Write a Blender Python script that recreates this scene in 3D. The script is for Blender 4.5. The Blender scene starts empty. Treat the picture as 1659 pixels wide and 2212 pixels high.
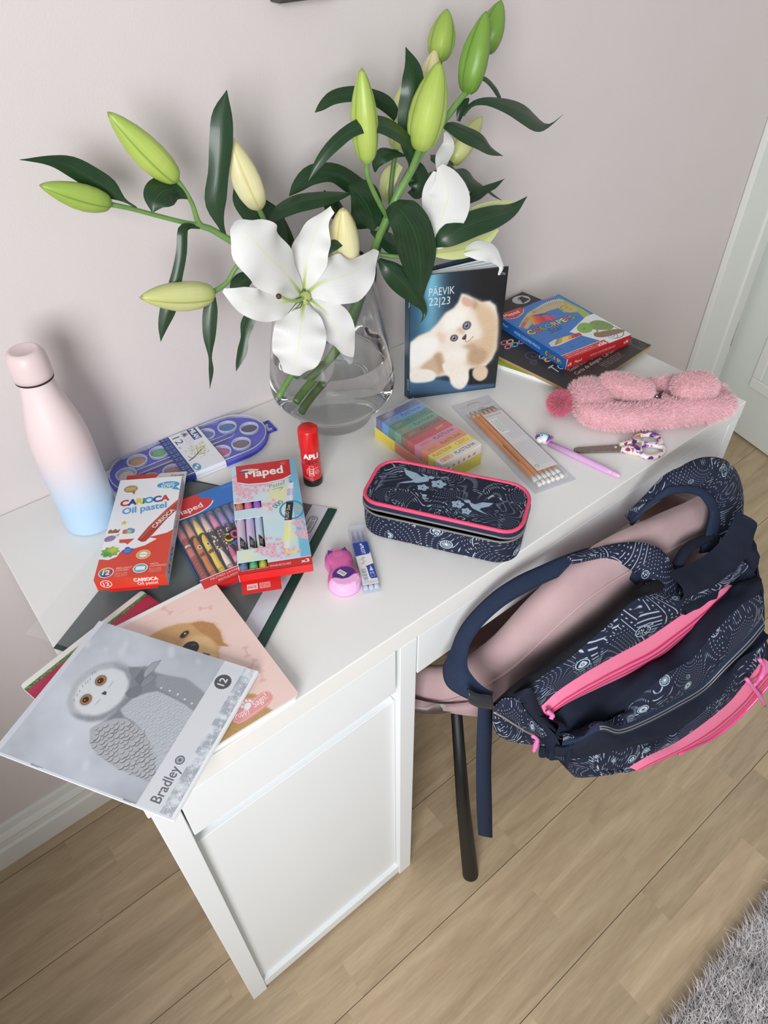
# A white desk by a pale pink wall with school supplies, a vase of lilies and a backpack hung on a chair.
import bpy, bmesh, math, random
import numpy as np
from mathutils import Vector, Matrix, Euler

random.seed(7)
RNG = np.random.default_rng(7)
SC = bpy.context.scene
COL = SC.collection
PI = math.pi
T = 0.75                                   # height of the desk top

# ------------------------------------------------------------------ camera, world, light, exposure
cam = bpy.data.cameras.new('camera')
cam.sensor_fit = 'VERTICAL'
cam.sensor_height = 24.0
cam.lens = 24.0 * 1515.386 / 2212.0
cam.clip_start = 0.02
camo = bpy.data.objects.new('camera', cam)
camo.location = (0.0046, -0.3810, 1.4074)
camo.rotation_euler = (0.81493, 0.01427, -0.67456)
COL.objects.link(camo)
SC.camera = camo

world = bpy.data.worlds.new('room_light')
SC.world = world
world.use_nodes = True
_b = world.node_tree.nodes['Background']
_b.inputs[0].default_value = (0.93, 0.965, 1.0, 1)
_b.inputs[1].default_value = 0.44


def area(name, loc, target, sx, sy, watts, color):
    l = bpy.data.lights.new(name, 'AREA')
    l.shape = 'RECTANGLE'
    l.size, l.size_y, l.energy, l.color = sx, sy, watts, color
    o = bpy.data.objects.new(name, l)
    o.location = loc
    o.rotation_euler = (Vector(target) - Vector(loc)).to_track_quat('-Z', 'Y').to_euler()
    COL.objects.link(o)
    return o


area('window_daylight', (-0.99, -1.32, 1.58), (0.60, -1.00, 1.40), 1.05, 1.05, 62.0, (0.97, 0.985, 1.0))

SC.view_settings.view_transform = 'Standard'
SC.view_settings.look = 'None'
SC.view_settings.gamma = 1.0
SC.view_settings.use_curve_mapping = False
SC.view_settings.exposure = -0.1
SC.cycles.max_bounces = 14
SC.cycles.transmission_bounces = 14
SC.cycles.transparent_max_bounces = 16
SC.cycles.use_denoising = True

# ------------------------------------------------------------------ naming
def tag(o, label, cat, group=None, kind=None):
    o['label'] = label
    o['category'] = cat
    if group:
        o['group'] = group
    if kind:
        o['kind'] = kind
    return o


def thing(name, label, cat, loc=(0, 0, 0), rot=(0, 0, 0), group=None):
    o = bpy.data.objects.new(name, None)
    o.empty_display_size = 0.02
    COL.objects.link(o)
    o.location = loc
    o.rotation_euler = rot
    return tag(o, label, cat, group)


def yaw(d):
    return (0, 0, math.radians(d))


# ------------------------------------------------------------------ colour and materials
def lin(c):
    c = np.asarray(c, float)
    return np.where(c <= 0.04045, c / 12.92, ((c + 0.055) / 1.055) ** 2.4)


def srgb(c):
    c = np.clip(np.asarray(c, float), 0, 1)
    return np.where(c <= 0.0031308, c * 12.92, 1.055 * c ** (1 / 2.4) - 0.055)


GAIN = 1.12


def P(r, g, b):
    """8-bit print colour -> linear reflectance"""
    return tuple(np.clip(lin(np.array([r, g, b]) / 255.0) * GAIN, 0, 0.9))


_M = {}


def mat(name, rgb=(200, 200, 200), rough=0.5, metal=0.0, noise=0.0, scale=40.0, bump=0.0, bscale=200.0,
        trans=0.0, ior=1.45, sheen=0.0, coat=0.0, sss=0.0, alpha=1.0, col=None, spec=0.5):
    if name in _M:
        return _M[name]
    m = bpy.data.materials.new(name)
    m.use_nodes = True
    nt = m.node_tree
    p = nt.nodes['Principled BSDF']
    c = col if col is not None else P(*rgb)
    p.inputs['Base Color'].default_value = (*c, 1)
    p.inputs['Roughness'].default_value = rough
    p.inputs['Metallic'].default_value = metal
    p.inputs['IOR'].default_value = ior
    p.inputs['Specular IOR Level'].default_value = spec
    p.inputs['Transmission Weight'].default_value = trans
    p.inputs['Alpha'].default_value = alpha
    if sheen:
        p.inputs['Sheen Weight'].default_value = sheen
        p.inputs['Sheen Roughness'].default_value = 0.4
    if coat:
        p.inputs['Coat Weight'].default_value = coat
        p.inputs['Coat Roughness'].default_value = 0.1
    if sss:
        p.inputs['Subsurface Weight'].default_value = sss
        p.inputs['Subsurface Radius'].default_value = (0.004, 0.003, 0.002)
    if noise or bump:
        tc = nt.nodes.new('ShaderNodeTexCoord')
        if noise:
            n = nt.nodes.new('ShaderNodeTexNoise')
            n.inputs['Scale'].default_value = scale
            n.inputs['Detail'].default_value = 4
            nt.links.new(tc.outputs['Object'], n.inputs['Vector'])
            r = nt.nodes.new('ShaderNodeValToRGB')
            r.color_ramp.elements[0].position = 0.3
            r.color_ramp.elements[1].position = 0.7
            r.color_ramp.elements[0].color = (*[max(0, v * (1 - noise)) for v in c], 1)
            r.color_ramp.elements[1].color = (*[min(1, v * (1 + noise)) for v in c], 1)
            nt.links.new(n.outputs['Fac'], r.inputs['Fac'])
            nt.links.new(r.outputs['Color'], p.inputs['Base Color'])
        if bump:
            n2 = nt.nodes.new('ShaderNodeTexNoise')
            n2.inputs['Scale'].default_value = bscale
            n2.inputs['Detail'].default_value = 3
            nt.links.new(tc.outputs['Object'], n2.inputs['Vector'])
            bp = nt.nodes.new('ShaderNodeBump')
            bp.inputs['Strength'].default_value = bump
            bp.inputs['Distance'].default_value = 0.002
            nt.links.new(n2.outputs['Fac'], bp.inputs['Height'])
            nt.links.new(bp.outputs['Normal'], p.inputs['Normal'])
    _M[name] = m
    return m


def matimg(name, cv, rough=0.45, coat=0.0, bump=0.0, bscale=400.0, sheen=0.0, spec=0.5):
    """a printed surface: the print is painted by this script into an image and laid on by UV"""
    h, w = cv.a.shape[:2]
    img = bpy.data.images.new(name, w, h, alpha=False)
    buf = np.ones((h, w, 4), np.float32)
    buf[..., :3] = srgb(np.clip(lin(np.clip(cv.a, 0, 1)) * GAIN, 0, 0.9))
    img.pixels.foreach_set(buf.ravel())
    img.update()
    img.pack()
    m = bpy.data.materials.new(name)
    m.use_nodes = True
    nt = m.node_tree
    p = nt.nodes['Principled BSDF']
    p.inputs['Roughness'].default_value = rough
    p.inputs['Specular IOR Level'].default_value = spec
    if coat:
        p.inputs['Coat Weight'].default_value = coat
        p.inputs['Coat Roughness'].default_value = 0.12
    if sheen:
        p.inputs['Sheen Weight'].default_value = sheen
    t = nt.nodes.new('ShaderNodeTexImage')
    t.image = img
    nt.links.new(t.outputs['Color'], p.inputs['Base Color'])
    if bump:
        tc = nt.nodes.new('ShaderNodeTexCoord')
        n2 = nt.nodes.new('ShaderNodeTexNoise')
        n2.inputs['Scale'].default_value = bscale
        nt.links.new(tc.outputs['Object'], n2.inputs['Vector'])
        bp = nt.nodes.new('ShaderNodeBump')
        bp.inputs['Strength'].default_value = bump
        bp.inputs['Distance'].default_value = 0.001
        nt.links.new(n2.outputs['Fac'], bp.inputs['Height'])
        nt.links.new(bp.outputs['Normal'], p.inputs['Normal'])
    return m


# ------------------------------------------------------------------ meshes
def mk(name, verts, faces, m, parent=None, uvs=None, smooth=True, mi=None, loc=None, rot=None):
    me = bpy.data.meshes.new(name)
    me.from_pydata([tuple(map(float, v)) for v in verts], [], [tuple(f) for f in faces])
    for mm in (m if isinstance(m, (list, tuple)) else [m]):
        me.materials.append(mm)
    if mi is not None:
        me.polygons.foreach_set('material_index', np.asarray(mi, np.int32))
    if uvs is not None:                       # per vertex
        ul = me.uv_layers.new(name='UVMap')
        li = np.empty(len(me.loops), np.int32)
        me.loops.foreach_get('vertex_index', li)
        ul.data.foreach_set('uv', np.asarray(uvs, np.float32)[li].ravel())
    me.polygons.foreach_set('use_smooth', np.full(len(me.polygons), bool(smooth)))
    me.update()
    o = bpy.data.objects.new(name, me)
    COL.objects.link(o)
    if parent is not None:
        o.parent = parent
    if loc is not None:
        o.location = loc
    if rot is not None:
        o.rotation_euler = rot
    return o


def bmobj(name, bm, m, parent=None, smooth=False, loc=None, rot=None):
    me = bpy.data.meshes.new(name)
    bmesh.ops.recalc_face_normals(bm, faces=bm.faces[:])
    bm.to_mesh(me)
    bm.free()
    for mm in (m if isinstance(m, (list, tuple)) else [m]):
        me.materials.append(mm)
    me.polygons.foreach_set('use_smooth', np.full(len(me.polygons), bool(smooth)))
    o = bpy.data.objects.new(name, me)
    COL.objects.link(o)
    if parent is not None:
        o.parent = parent
    if loc is not None:
        o.location = loc
    if rot is not None:
        o.rotation_euler = rot
    return o


def add_box(bm, x0, x1, y0, y1, z0, z1, bev=0.0, seg=2):
    g = bmesh.ops.create_cube(bm, size=1.0)
    vs = g['verts']
    for v in vs:
        v.co = Vector(((x0 + x1) / 2 + v.co.x * (x1 - x0), (y0 + y1) / 2 + v.co.y * (y1 - y0), (z0 + z1) / 2 + v.co.z * (z1 - z0)))
    if bev:
        es = list({e for v in vs for e in v.link_edges})
        bmesh.ops.bevel(bm, geom=es, offset=bev, segments=seg, affect='EDGES', profile=0.5)


def box(name, d, m, parent=None, bev=0.0008, loc=None, rot=None):
    bm = bmesh.new()
    add_box(bm, *d, bev=bev)
    return bmobj(name, bm, m, parent, False, loc, rot)


def pbox(name, dims, faces, parent=None, loc=None, rot=None, origin=(0, 0, 0)):
    """box with its own material on each side; every side has uv 0..1.  origin = lower left front corner"""
    w, d, h = dims
    x, y, z = origin
    F = {'top': [(0, 0, h), (w, 0, h), (w, d, h), (0, d, h)],
         'bottom': [(0, d, 0), (w, d, 0), (w, 0, 0), (0, 0, 0)],
         'front': [(0, 0, 0), (w, 0, 0), (w, 0, h), (0, 0, h)],
         'back': [(w, d, 0), (0, d, 0), (0, d, h), (w, d, h)],
         'left': [(0, d, 0), (0, 0, 0), (0, 0, h), (0, d, h)],
         'right': [(w, 0, 0), (w, d, 0), (w, d, h), (w, 0, h)]}
    v, f, uv, mi, mats = [], [], [], [], []
    for k, q in F.items():
        n = len(v)
        v += [(a + x, b + y, c + z) for a, b, c in q]
        f.append((n, n + 1, n + 2, n + 3))
        uv += [(0, 0), (1, 0), (1, 1), (0, 1)]
        mm = faces.get(k, faces['*'])
        if mm not in mats:
            mats.append(mm)
        mi.append(mats.index(mm))
    return mk(name, v, f, mats, parent, uv, False, mi, loc, rot)


def grid(name, G, m, parent=None, uv=None, smooth=True, closed_u=False, closed_v=False, extra=None, loc=None, rot=None, mi=None):
    """G: (nv, nu, 3) array of points"""
    G = np.asarray(G, float)
    nv, nu = G.shape[:2]
    f = []
    for j in range(nv if closed_v else nv - 1):
        for i in range(nu if closed_u else nu - 1):
            a, b = j, (j + 1) % nv
            c, d = i, (i + 1) % nu
            f.append((a * nu + c, a * nu + d, b * nu + d, b * nu + c))
    V = G.reshape(-1, 3)
    if extra:
        f += extra
    return mk(name, V, f, m, parent, None if uv is None else np.asarray(uv).reshape(-1, 2), smooth, mi, loc, rot)


def smoothpts(p, n):
    """Catmull-Rom through the given points, n samples (rows may carry extra values)"""
    p = np.asarray(p, float)
    if len(p) == 2:
        t = np.linspace(0, 1, n)[:, None]
        return p[0] * (1 - t) + p[1] * t
    seg = np.linalg.norm(np.diff(p[:, :3], axis=0), axis=1) ** 0.5
    k = np.concatenate([[0], np.cumsum(seg + 1e-9)])
    q = np.vstack([2 * p[0] - p[1], p, 2 * p[-1] - p[-2]])
    kk = np.concatenate([[k[0] - seg[0] - 1e-9], k, [k[-1] + seg[-1] + 1e-9]])
    out = []
    for t in np.linspace(0, k[-1], n):
        i = min(max(int(np.searchsorted(k, t, 'right')) - 1, 0), len(k) - 2)
        p0, p1, p2, p3 = q[i:i + 4]
        t0, t1, t2, t3 = kk[i:i + 4]
        a1 = (t1 - t) / (t1 - t0) * p0 + (t - t0) / (t1 - t0) * p1
        a2 = (t2 - t) / (t2 - t1) * p1 + (t - t1) / (t2 - t1) * p2
        a3 = (t3 - t) / (t3 - t2) * p2 + (t - t2) / (t3 - t2) * p3
        b1 = (t2 - t) / (t2 - t0) * a1 + (t - t0) / (t2 - t0) * a2
        b2 = (t3 - t) / (t3 - t1) * a2 + (t - t1) / (t3 - t1) * a3
        out.append((t2 - t) / (t2 - t1) * b1 + (t - t1) / (t2 - t1) * b2)
    return np.array(out)


def frames(C):
    """tangent and two normals along a curve by parallel transport"""
    Tn = np.gradient(C, axis=0)
    Tn /= np.linalg.norm(Tn, axis=1)[:, None] + 1e-12
    a = np.array([0, 0, 1.0]) if abs(Tn[0, 2]) < 0.9 else np.array([1.0, 0, 0])
    n = np.cross(Tn[0], a)
    n /= np.linalg.norm(n)
    N = [n]
    for i in range(1, len(C)):
        n = N[-1] - Tn[i] * np.dot(N[-1], Tn[i])
        n /= np.linalg.norm(n) + 1e-12
        N.append(n)
    N = np.array(N)
    return Tn, N, np.cross(Tn, N)


def tube_vf(C, rad, n=8, caps=True, sx=1.0, base=0, lobes=0.0, nl=3):
    C = np.asarray(C, float)
    rad = np.broadcast_to(np.asarray(rad, float), (len(C),))
    Tn, N, B = frames(C)
    a = np.arange(n) * 2 * PI / n
    k = 1 + lobes * np.cos(nl * a)
    V = (C[:, None, :] + rad[:, None, None] * ((np.cos(a) * k)[None, :, None] * N[:, None, :] * sx + (np.sin(a) * k)[None, :, None] * B[:, None, :])).reshape(-1, 3)
    F = []
    for j in range(len(C) - 1):
        for i in range(n):
            F.append((base + j * n + i, base + j * n + (i + 1) % n, base + (j + 1) * n + (i + 1) % n, base + (j + 1) * n + i))
    if caps:
        F.append(tuple(base + i for i in range(n))[::-1])
        F.append(tuple(base + (len(C) - 1) * n + i for i in range(n)))
    return V, F


def tube(name, C, rad, m, parent=None, n=8, caps=True, sx=1.0, smooth=True, lobes=0.0, nl=3):
    V, F = tube_vf(C, rad, n, caps, sx, 0, lobes, nl)
    return mk(name, V, F, m, parent, None, smooth)


def join_vf(parts):
    V, F = [], []
    n = 0
    for v, f in parts:
        V.append(np.asarray(v, float))
        F += [tuple(i + n for i in q) for q in f]
        n += len(v)
    return np.vstack(V), F


def lathe_vf(prof, n=32, cap0=True, cap1=True):
    a = np.arange(n) * 2 * PI / n
    V = []
    for r, z in prof:
        V += [(r * math.cos(t), r * math.sin(t), z) for t in a]
    F = []
    for j in range(len(prof) - 1):
        for i in range(n):
            F.append((j * n + i, j * n + (i + 1) % n, (j + 1) * n + (i + 1) % n, (j + 1) * n + i))
    if cap0:
        F.append(tuple(range(n))[::-1])
    if cap1:
        F.append(tuple((len(prof) - 1) * n + i for i in range(n)))
    return np.array(V), F


def lathe(name, prof, m, parent=None, n=32, cap0=True, cap1=True, loc=None, rot=None, smooth=True, uv=False):
    V, F = lathe_vf(prof, n, cap0, cap1)
    return mk(name, V, F, m, parent, None, smooth, None, loc, rot)


def prism_vf(pts, z0, z1):
    n = len(pts)
    V = [(x, y, z0) for x, y in pts] + [(x, y, z1) for x, y in pts]
    F = [tuple(range(n))[::-1], tuple(range(n, 2 * n))]
    F += [(i, (i + 1) % n, n + (i + 1) % n, n + i) for i in range(n)]
    return np.array(V, float), F


def prism(name, pts, z0, z1, m, parent=None, loc=None, rot=None, bev=0.0, smooth=False):
    V, F = prism_vf(pts, z0, z1)
    bm = bmesh.new()
    vs = [bm.verts.new(v) for v in V]
    for f in F:
        bm.faces.new([vs[i] for i in f])
    if bev:
        bmesh.ops.bevel(bm, geom=[e for e in bm.edges if abs(e.verts[0].co.z - e.verts[1].co.z) < 1e-6], offset=bev, segments=2, affect='EDGES', profile=0.5)
    return bmobj(name, bm, m, parent, smooth, loc, rot)


def rrect(w, d, r, n=6, cx=0, cy=0):
    out = []
    for k, (sx, sy) in enumerate([(1, 1), (-1, 1), (-1, -1), (1, -1)]):
        for i in range(n + 1):
            a = PI / 2 * (k + i / n)
            out.append((cx + sx * (w / 2 - r) + r * math.cos(a), cy + sy * (d / 2 - r) + r * math.sin(a)))
    return out


def fur(name, base, count, length, width, m, parent=None, jitter=0.5, droop=0.25, comb=(0, 0, 0), seed=1, zmin=None):
    """short hairs standing on a mesh object (three-sided blades in one mesh)"""
    rng = np.random.default_rng(seed)
    me = base.data
    me.calc_loop_triangles()
    nt = len(me.loop_triangles)
    tri = np.empty(nt * 3, np.int32)
    me.loop_triangles.foreach_get('vertices', tri)
    tri = tri.reshape(-1, 3)
    co = np.empty(len(me.vertices) * 3)
    me.vertices.foreach_get('co', co)
    co = co.reshape(-1, 3)
    A, B, C = co[tri[:, 0]], co[tri[:, 1]], co[tri[:, 2]]
    nn = np.cross(B - A, C - A)
    ar = np.linalg.norm(nn, axis=1)
    nn /= ar[:, None] + 1e-12
    k = rng.choice(nt, count, p=ar / ar.sum())
    u, v = rng.random(count), rng.random(count)
    s = u + v > 1
    u[s], v[s] = 1 - u[s], 1 - v[s]
    p = A[k] + (B - A)[k] * u[:, None] + (C - A)[k] * v[:, None]
    d = nn[k] + rng.normal(0, jitter, (count, 3)) * 0.6 + np.array(comb)
    d /= np.linalg.norm(d, axis=1)[:, None]
    L = length * (0.6 + 0.7 * rng.random(count))[:, None]
    side = np.cross(d, rng.normal(0, 1, (count, 3)))
    side /= np.linalg.norm(side, axis=1)[:, None] + 1e-9
    w = width * side
    mid = p + d * L * 0.55
    d2 = d + np.array([0, 0, -droop]) + np.array(comb) * 0.8
    d2 /= np.linalg.norm(d2, axis=1)[:, None]
    tip = mid + d2 * L * 0.5
    V = np.stack([p - w, p + w, mid + w * 0.8, mid - w * 0.8, tip], 1)
    if zmin is not None:
        V[..., 2] = np.maximum(V[..., 2], zmin)
    V = V.reshape(-1, 3)
    i0 = np.arange(count)[:, None] * 5
    loops = np.concatenate([i0 + [0, 1, 2, 3], i0 + [3, 2, 4]], 1).ravel()
    starts = (np.arange(count)[:, None] * 7 + [0, 4]).ravel()
    tots = np.tile([4, 3], count)
    ml = bpy.data.meshes.new(name)
    ml.vertices.add(len(V))
    ml.vertices.foreach_set('co', V.astype(np.float32).ravel())
    ml.loops.add(len(loops))
    ml.loops.foreach_set('vertex_index', loops.astype(np.int32))
    ml.polygons.add(len(starts))
    ml.polygons.foreach_set('loop_start', starts.astype(np.int32))
    ml.polygons.foreach_set('loop_total', tots.astype(np.int32))
    ml.update(calc_edges=True)
    ml.materials.append(m)
    o = bpy.data.objects.new(name, ml)
    COL.objects.link(o)
    if parent is not None:
        o.parent = parent
    o['kind'] = 'stuff'
    return o


# ------------------------------------------------------------------ a small painter for flat print
def vnoise(h, w, cells, seed=0, octaves=3):
    rng = np.random.default_rng(seed)
    out = np.zeros((h, w))
    amp, tot = 1.0, 0.0
    for o in range(octaves):
        cy = max(2, int(round(cells * (2 ** o) * h / max(h, w)))) + 1
        cx = max(2, int(round(cells * (2 ** o) * w / max(h, w)))) + 1
        g = rng.random((cy, cx))
        yy = np.linspace(0, cy - 1.001, h)
        xx = np.linspace(0, cx - 1.001, w)
        yi, xi = yy.astype(int), xx.astype(int)
        fy = (yy - yi)[:, None]
        fx = (xx - xi)[None, :]
        fy, fx = fy * fy * (3 - 2 * fy), fx * fx * (3 - 2 * fx)
        out += amp * ((g[yi][:, xi] * (1 - fx) + g[yi][:, xi + 1] * fx) * (1 - fy) + (g[yi + 1][:, xi] * (1 - fx) + g[yi + 1][:, xi + 1] * fx) * fy)
        tot += amp
        amp *= 0.5
    return out / tot


_TXT = {}


def glyphs(s, bold, shear):
    k = (s, round(bold, 3), round(shear, 2))
    if k in _TXT:
        return _TXT[k]
    cu = bpy.data.curves.new('t', 'FONT')
    cu.body = s
    cu.size = 1.0
    cu.offset = bold
    cu.shear = shear
    cu.fill_mode = 'NONE' if hasattr(cu, 'fill_mode') else 'FULL'
    cu.resolution_u = 3
    ob = bpy.data.objects.new('t', cu)
    COL.objects.link(ob)
    bpy.context.view_layer.update()
    me = ob.to_mesh()
    co = np.array([v.co[:2] for v in me.vertices])
    ed = np.array([e.vertices[:] for e in me.edges])
    if len(me.polygons):
        cnt = {}
        for p in me.polygons:
            vs = list(p.vertices)
            for a, b in zip(vs, vs[1:] + vs[:1]):
                q = (min(a, b), max(a, b))
                cnt[q] = cnt.get(q, 0) + 1
        ed = np.array([q for q, c in cnt.items() if c == 1])
    seg = np.concatenate([co[ed[:, 0]], co[ed[:, 1]]], 1) if len(ed) else np.zeros((0, 4))
    ob.to_mesh_clear()
    bpy.data.objects.remove(ob)
    bpy.data.curves.remove(cu)
    _TXT[k] = seg
    return seg


class Cv:
    """canvas in metres, origin at the lower left, colours as 8-bit print values"""

    def __init__(s, w, h, ppm, bg=(255, 255, 255)):
        s.w, s.h, s.k = w, h, ppm
        s.a = np.ones((max(2, int(h * ppm)), max(2, int(w * ppm)), 3)) * np.array(bg) / 255.0
        s.H, s.W = s.a.shape[:2]

    def _put(s, m, x0, y0, col, a):
        h, w = m.shape
        X0, Y0, X1, Y1 = max(0, x0), max(0, y0), min(s.W, x0 + w), min(s.H, y0 + h)
        if X1 <= X0 or Y1 <= Y0:
            return
        mm = (m[Y0 - y0:Y1 - y0, X0 - x0:X1 - x0] * a)[..., None]
        c = np.asarray(col, float) / 255.0
        if c.ndim == 3:
            c = c[Y0:Y1, X0:X1]
        s.a[Y0:Y1, X0:X1] = s.a[Y0:Y1, X0:X1] * (1 - mm) + c * mm

    def segs(s, E, col, a=1.0, soft=0.0, ret=False):
        """even-odd fill of the closed outlines given by edges (metres)"""
        if not len(E):
            return None
        S = 3
        E = np.asarray(E, float) * s.k
        pad = int(soft * s.k * 2 + 2)
        x0, y0 = int(np.floor(E[:, [0, 2]].min())) - pad, int(np.floor(E[:, [1, 3]].min())) - pad
        x1, y1 = int(np.ceil(E[:, [0, 2]].max())) + pad, int(np.ceil(E[:, [1, 3]].max())) + pad
        x0, y0 = max(x0, -pad - 40), max(y0, -pad - 40)
        x1, y1 = min(x1, s.W + pad + 40), min(y1, s.H + pad + 40)
        w, h = x1 - x0, y1 - y0
        if w <= 0 or h <= 0:
            return None
        Tg = np.zeros((h * S, w * S + 1), np.int32)
        R, Cc = [], []
        for ax, ay, bx, by in E:
            if ay == by:
                continue
            if ay > by:
                ax, ay, bx, by = bx, by, ax, ay
            r0 = max(0, int(np.ceil((ay - y0) * S - 0.5)))
            r1 = min(h * S, int(np.ceil((by - y0) * S - 0.5)))
            if r1 <= r0:
                continue
            r = np.arange(r0, r1)
            yy = (r + 0.5) / S + y0
            xx = ax + (bx - ax) * (yy - ay) / (by - ay)
            c = np.clip(np.ceil((xx - x0) * S - 0.5), 0, w * S).astype(int)
            R.append(r)
            Cc.append(c)
        if not R:
            return None
        np.add.at(Tg, (np.concatenate(R), np.concatenate(Cc)), 1)
        m = (np.cumsum(Tg, 1)[:, :-1] % 2).reshape(h, S, w, S).mean((1, 3))
        if soft > 0:
            q = max(1, int(soft * s.k))
            for _ in range(2):
                for ax in (0, 1):
                    c = np.cumsum(np.pad(m, [(q + 1, q) if i == ax else (0, 0) for i in (0, 1)]), ax)
                    m = ((c[2 * q + 1:] - c[:-2 * q - 1]) if ax == 0 else (c[:, 2 * q + 1:] - c[:, :-2 * q - 1])) / (2 * q + 1)
        if ret:
            return m, x0, y0
        s._put(m, x0, y0, col, a)

    def poly(s, pts, col, a=1.0, soft=0.0):
        p = np.asarray(pts, float)[:, :2]
        s.segs(np.concatenate([p, np.roll(p, -1, 0)], 1), col, a, soft)

    def blob(s, pts, col, a=1.0, soft=0.0, n=48):
        """smooth closed outline through the points"""
        p = np.asarray(pts, float)[:, :2]
        q = np.vstack([p[-2:], p, p[:2]])
        q = np.c_[q, np.zeros(len(q))]
        c = smoothpts(q, n * 2)[:, :2]
        d = np.linalg.norm(c - p[0], axis=1)
        i = int(np.argmin(d[: len(c) // 2]))
        d2 = d.copy()
        d2[: len(c) // 2] = 9
        j = int(np.argmin(d2))
        s.poly(c[i:j], col, a, soft)

    def ell(s, cx, cy, rx, ry, col, a=1.0, rot=0.0, soft=0.0, ring=0.0, n=28):
        t = np.linspace(0, 2 * PI, n, endpoint=False)
        cr, sr = math.cos(rot), math.sin(rot)

        def o(k):
            x, y = (rx * k) * np.cos(t), (ry * k) * np.sin(t)
            p = np.stack([cx + x * cr - y * sr, cy + x * sr + y * cr], 1)
            return np.concatenate([p, np.roll(p, -1, 0)], 1)
        E = o(1.0)
        if ring:
            E = np.concatenate([E, o(1 - ring)])
        s.segs(E, col, a, soft)

    def rect(s, x0, y0, x1, y1, col, a=1.0, r=0.0, soft=0.0):
        if r:
            s.poly(rrect(x1 - x0, y1 - y0, r, 5, (x0 + x1) / 2, (y0 + y1) / 2), col, a, soft)
        else:
            s.poly([(x0, y0), (x1, y0), (x1, y1), (x0, y1)], col, a, soft)

    def line(s, pts, w, col, a=1.0, soft=0.0, taper=False, n=0):
        p = np.asarray(pts, float)[:, :2]
        if n:
            p = smoothpts(np.c_[p, np.zeros(len(p))], n)[:, :2]
        t = np.gradient(p, axis=0)
        t /= np.linalg.norm(t, axis=1)[:, None] + 1e-12
        nn = np.stack([-t[:, 1], t[:, 0]], 1)
        ww = np.full(len(p), w / 2)
        if taper:
            ww = ww * np.sin(np.linspace(0.15, PI - 0.1, len(p)))
        s.poly(np.vstack([p + nn * ww[:, None], (p - nn * ww[:, None])[::-1]]), col, a, soft)

    def text(s, t, x, y, size, col, a=1.0, rot=0.0, bold=0.0, align='L', shear=0.0, sx=1.0, fit=None, outline=None):
        E = glyphs(t, 0.0, shear)
        if not len(E):
            return
        mnx, mxx = E[:, [0, 2]].min(), E[:, [0, 2]].max()
        E = E.copy()
        E[:, [0, 2]] -= mnx
        W = mxx - mnx
        if fit:
            sx = fit / (W * size)
        off = {'L': 0, 'C': W / 2, 'R': W}[align]
        E[:, [0, 2]] = (E[:, [0, 2]] - off) * sx
        E *= size
        c, n = math.cos(rot), math.sin(rot)
        Q = np.stack([x + E[:, 0] * c - E[:, 1] * n, y + E[:, 0] * n + E[:, 1] * c, x + E[:, 2] * c - E[:, 3] * n, y + E[:, 2] * n + E[:, 3] * c], 1)
        def fat(ww, cc):
            rad = max(ww, 0) * size * 0.9
            if rad * s.k < 0.25:
                s.segs(Q, cc, a)
                return
            r_ = s.segs(Q, cc, a, 0.0, True)
            if r_ is None:
                return
            m, x0, y0 = r_
            q = int(math.ceil(rad * s.k)) + 1
            m = np.pad(m, q)
            o = m.copy()
            rp_ = rad * s.k
            for dx in range(-q, q + 1):
                for dy in range(-q, q + 1):
                    g = min(1.0, max(0.0, rp_ + 0.5 - math.hypot(dx, dy)))
                    if g > 0:
                        o = np.maximum(o, g * np.roll(np.roll(m, dy, 0), dx, 1))
            s._put(o, x0 - q, y0 - q, cc, a)
        if outline:
            fat(bold + outline[1], outline[0])
        fat(bold, col)

    def smalltext(s, x0, y0, x1, y1, col, lines=3, a=0.8, rot=0.0, seed=0):
        """rows of print too small to read"""
        rng = np.random.default_rng(seed)
        h = (y1 - y0) / lines
        c, n = math.cos(rot), math.sin(rot)
        for i in range(lines):
            x = x0
            while x < x1 - (x1 - x0) * 0.08 * (i % 3):
                w = h * (0.8 + 2.2 * rng.random())
                yb = y0 + h * i + h * 0.25
                q = [(x, yb), (min(x + w, x1), yb), (min(x + w, x1), yb + h * 0.42), (x, yb + h * 0.42)]
                q = [(x0 + (u - x0) * c - (v - y0) * n, y0 + (u - x0) * n + (v - y0) * c) for u, v in q]
                s.poly(q, col, a * (0.6 + 0.4 * rng.random()))
                x += w + h * 0.35

    def hairs(s, P0, D, L, cols, a=0.5, steps=14):
        """many fine strokes"""
        P0, D = np.asarray(P0, float), np.asarray(D, float)
        n = len(P0)
        L = np.broadcast_to(np.asarray(L, float), (n,))
        cols = np.broadcast_to(np.asarray(cols, float) / 255.0, (n, 3))
        st = max(2, int(L.max() * s.k * 1.2)) if steps is None else steps
        for t in np.linspace(0, 1, st):
            q = (P0 + D * (L * t)[:, None]) * s.k
            xi, yi = q[:, 0].astype(int), q[:, 1].astype(int)
            ok = (xi >= 0) & (yi >= 0) & (xi < s.W) & (yi < s.H)
            al = a * (1 - 0.7 * t)
            s.a[yi[ok], xi[ok]] = s.a[yi[ok], xi[ok]] * (1 - al) + cols[ok] * al

    def mottle(s, amt, cells, seed=0):
        s.a *= (1 + amt * (vnoise(s.H, s.W, cells, seed) - 0.5))[..., None]

    def vgrad(s, c0, c1, x0=0, y0=0, x1=None, y1=None):
        x1, y1 = x1 or s.w, y1 or s.h
        a, b, c, d = [int(v * s.k) for v in (x0, x1, y0, y1)]
        n = min(d, s.H) - c
        t = np.linspace(0, 1, max(n, 1))[:, None, None]
        s.a[c:c + n, a:b] = (np.array(c0) * (1 - t) + np.array(c1) * t) / 255.0


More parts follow.
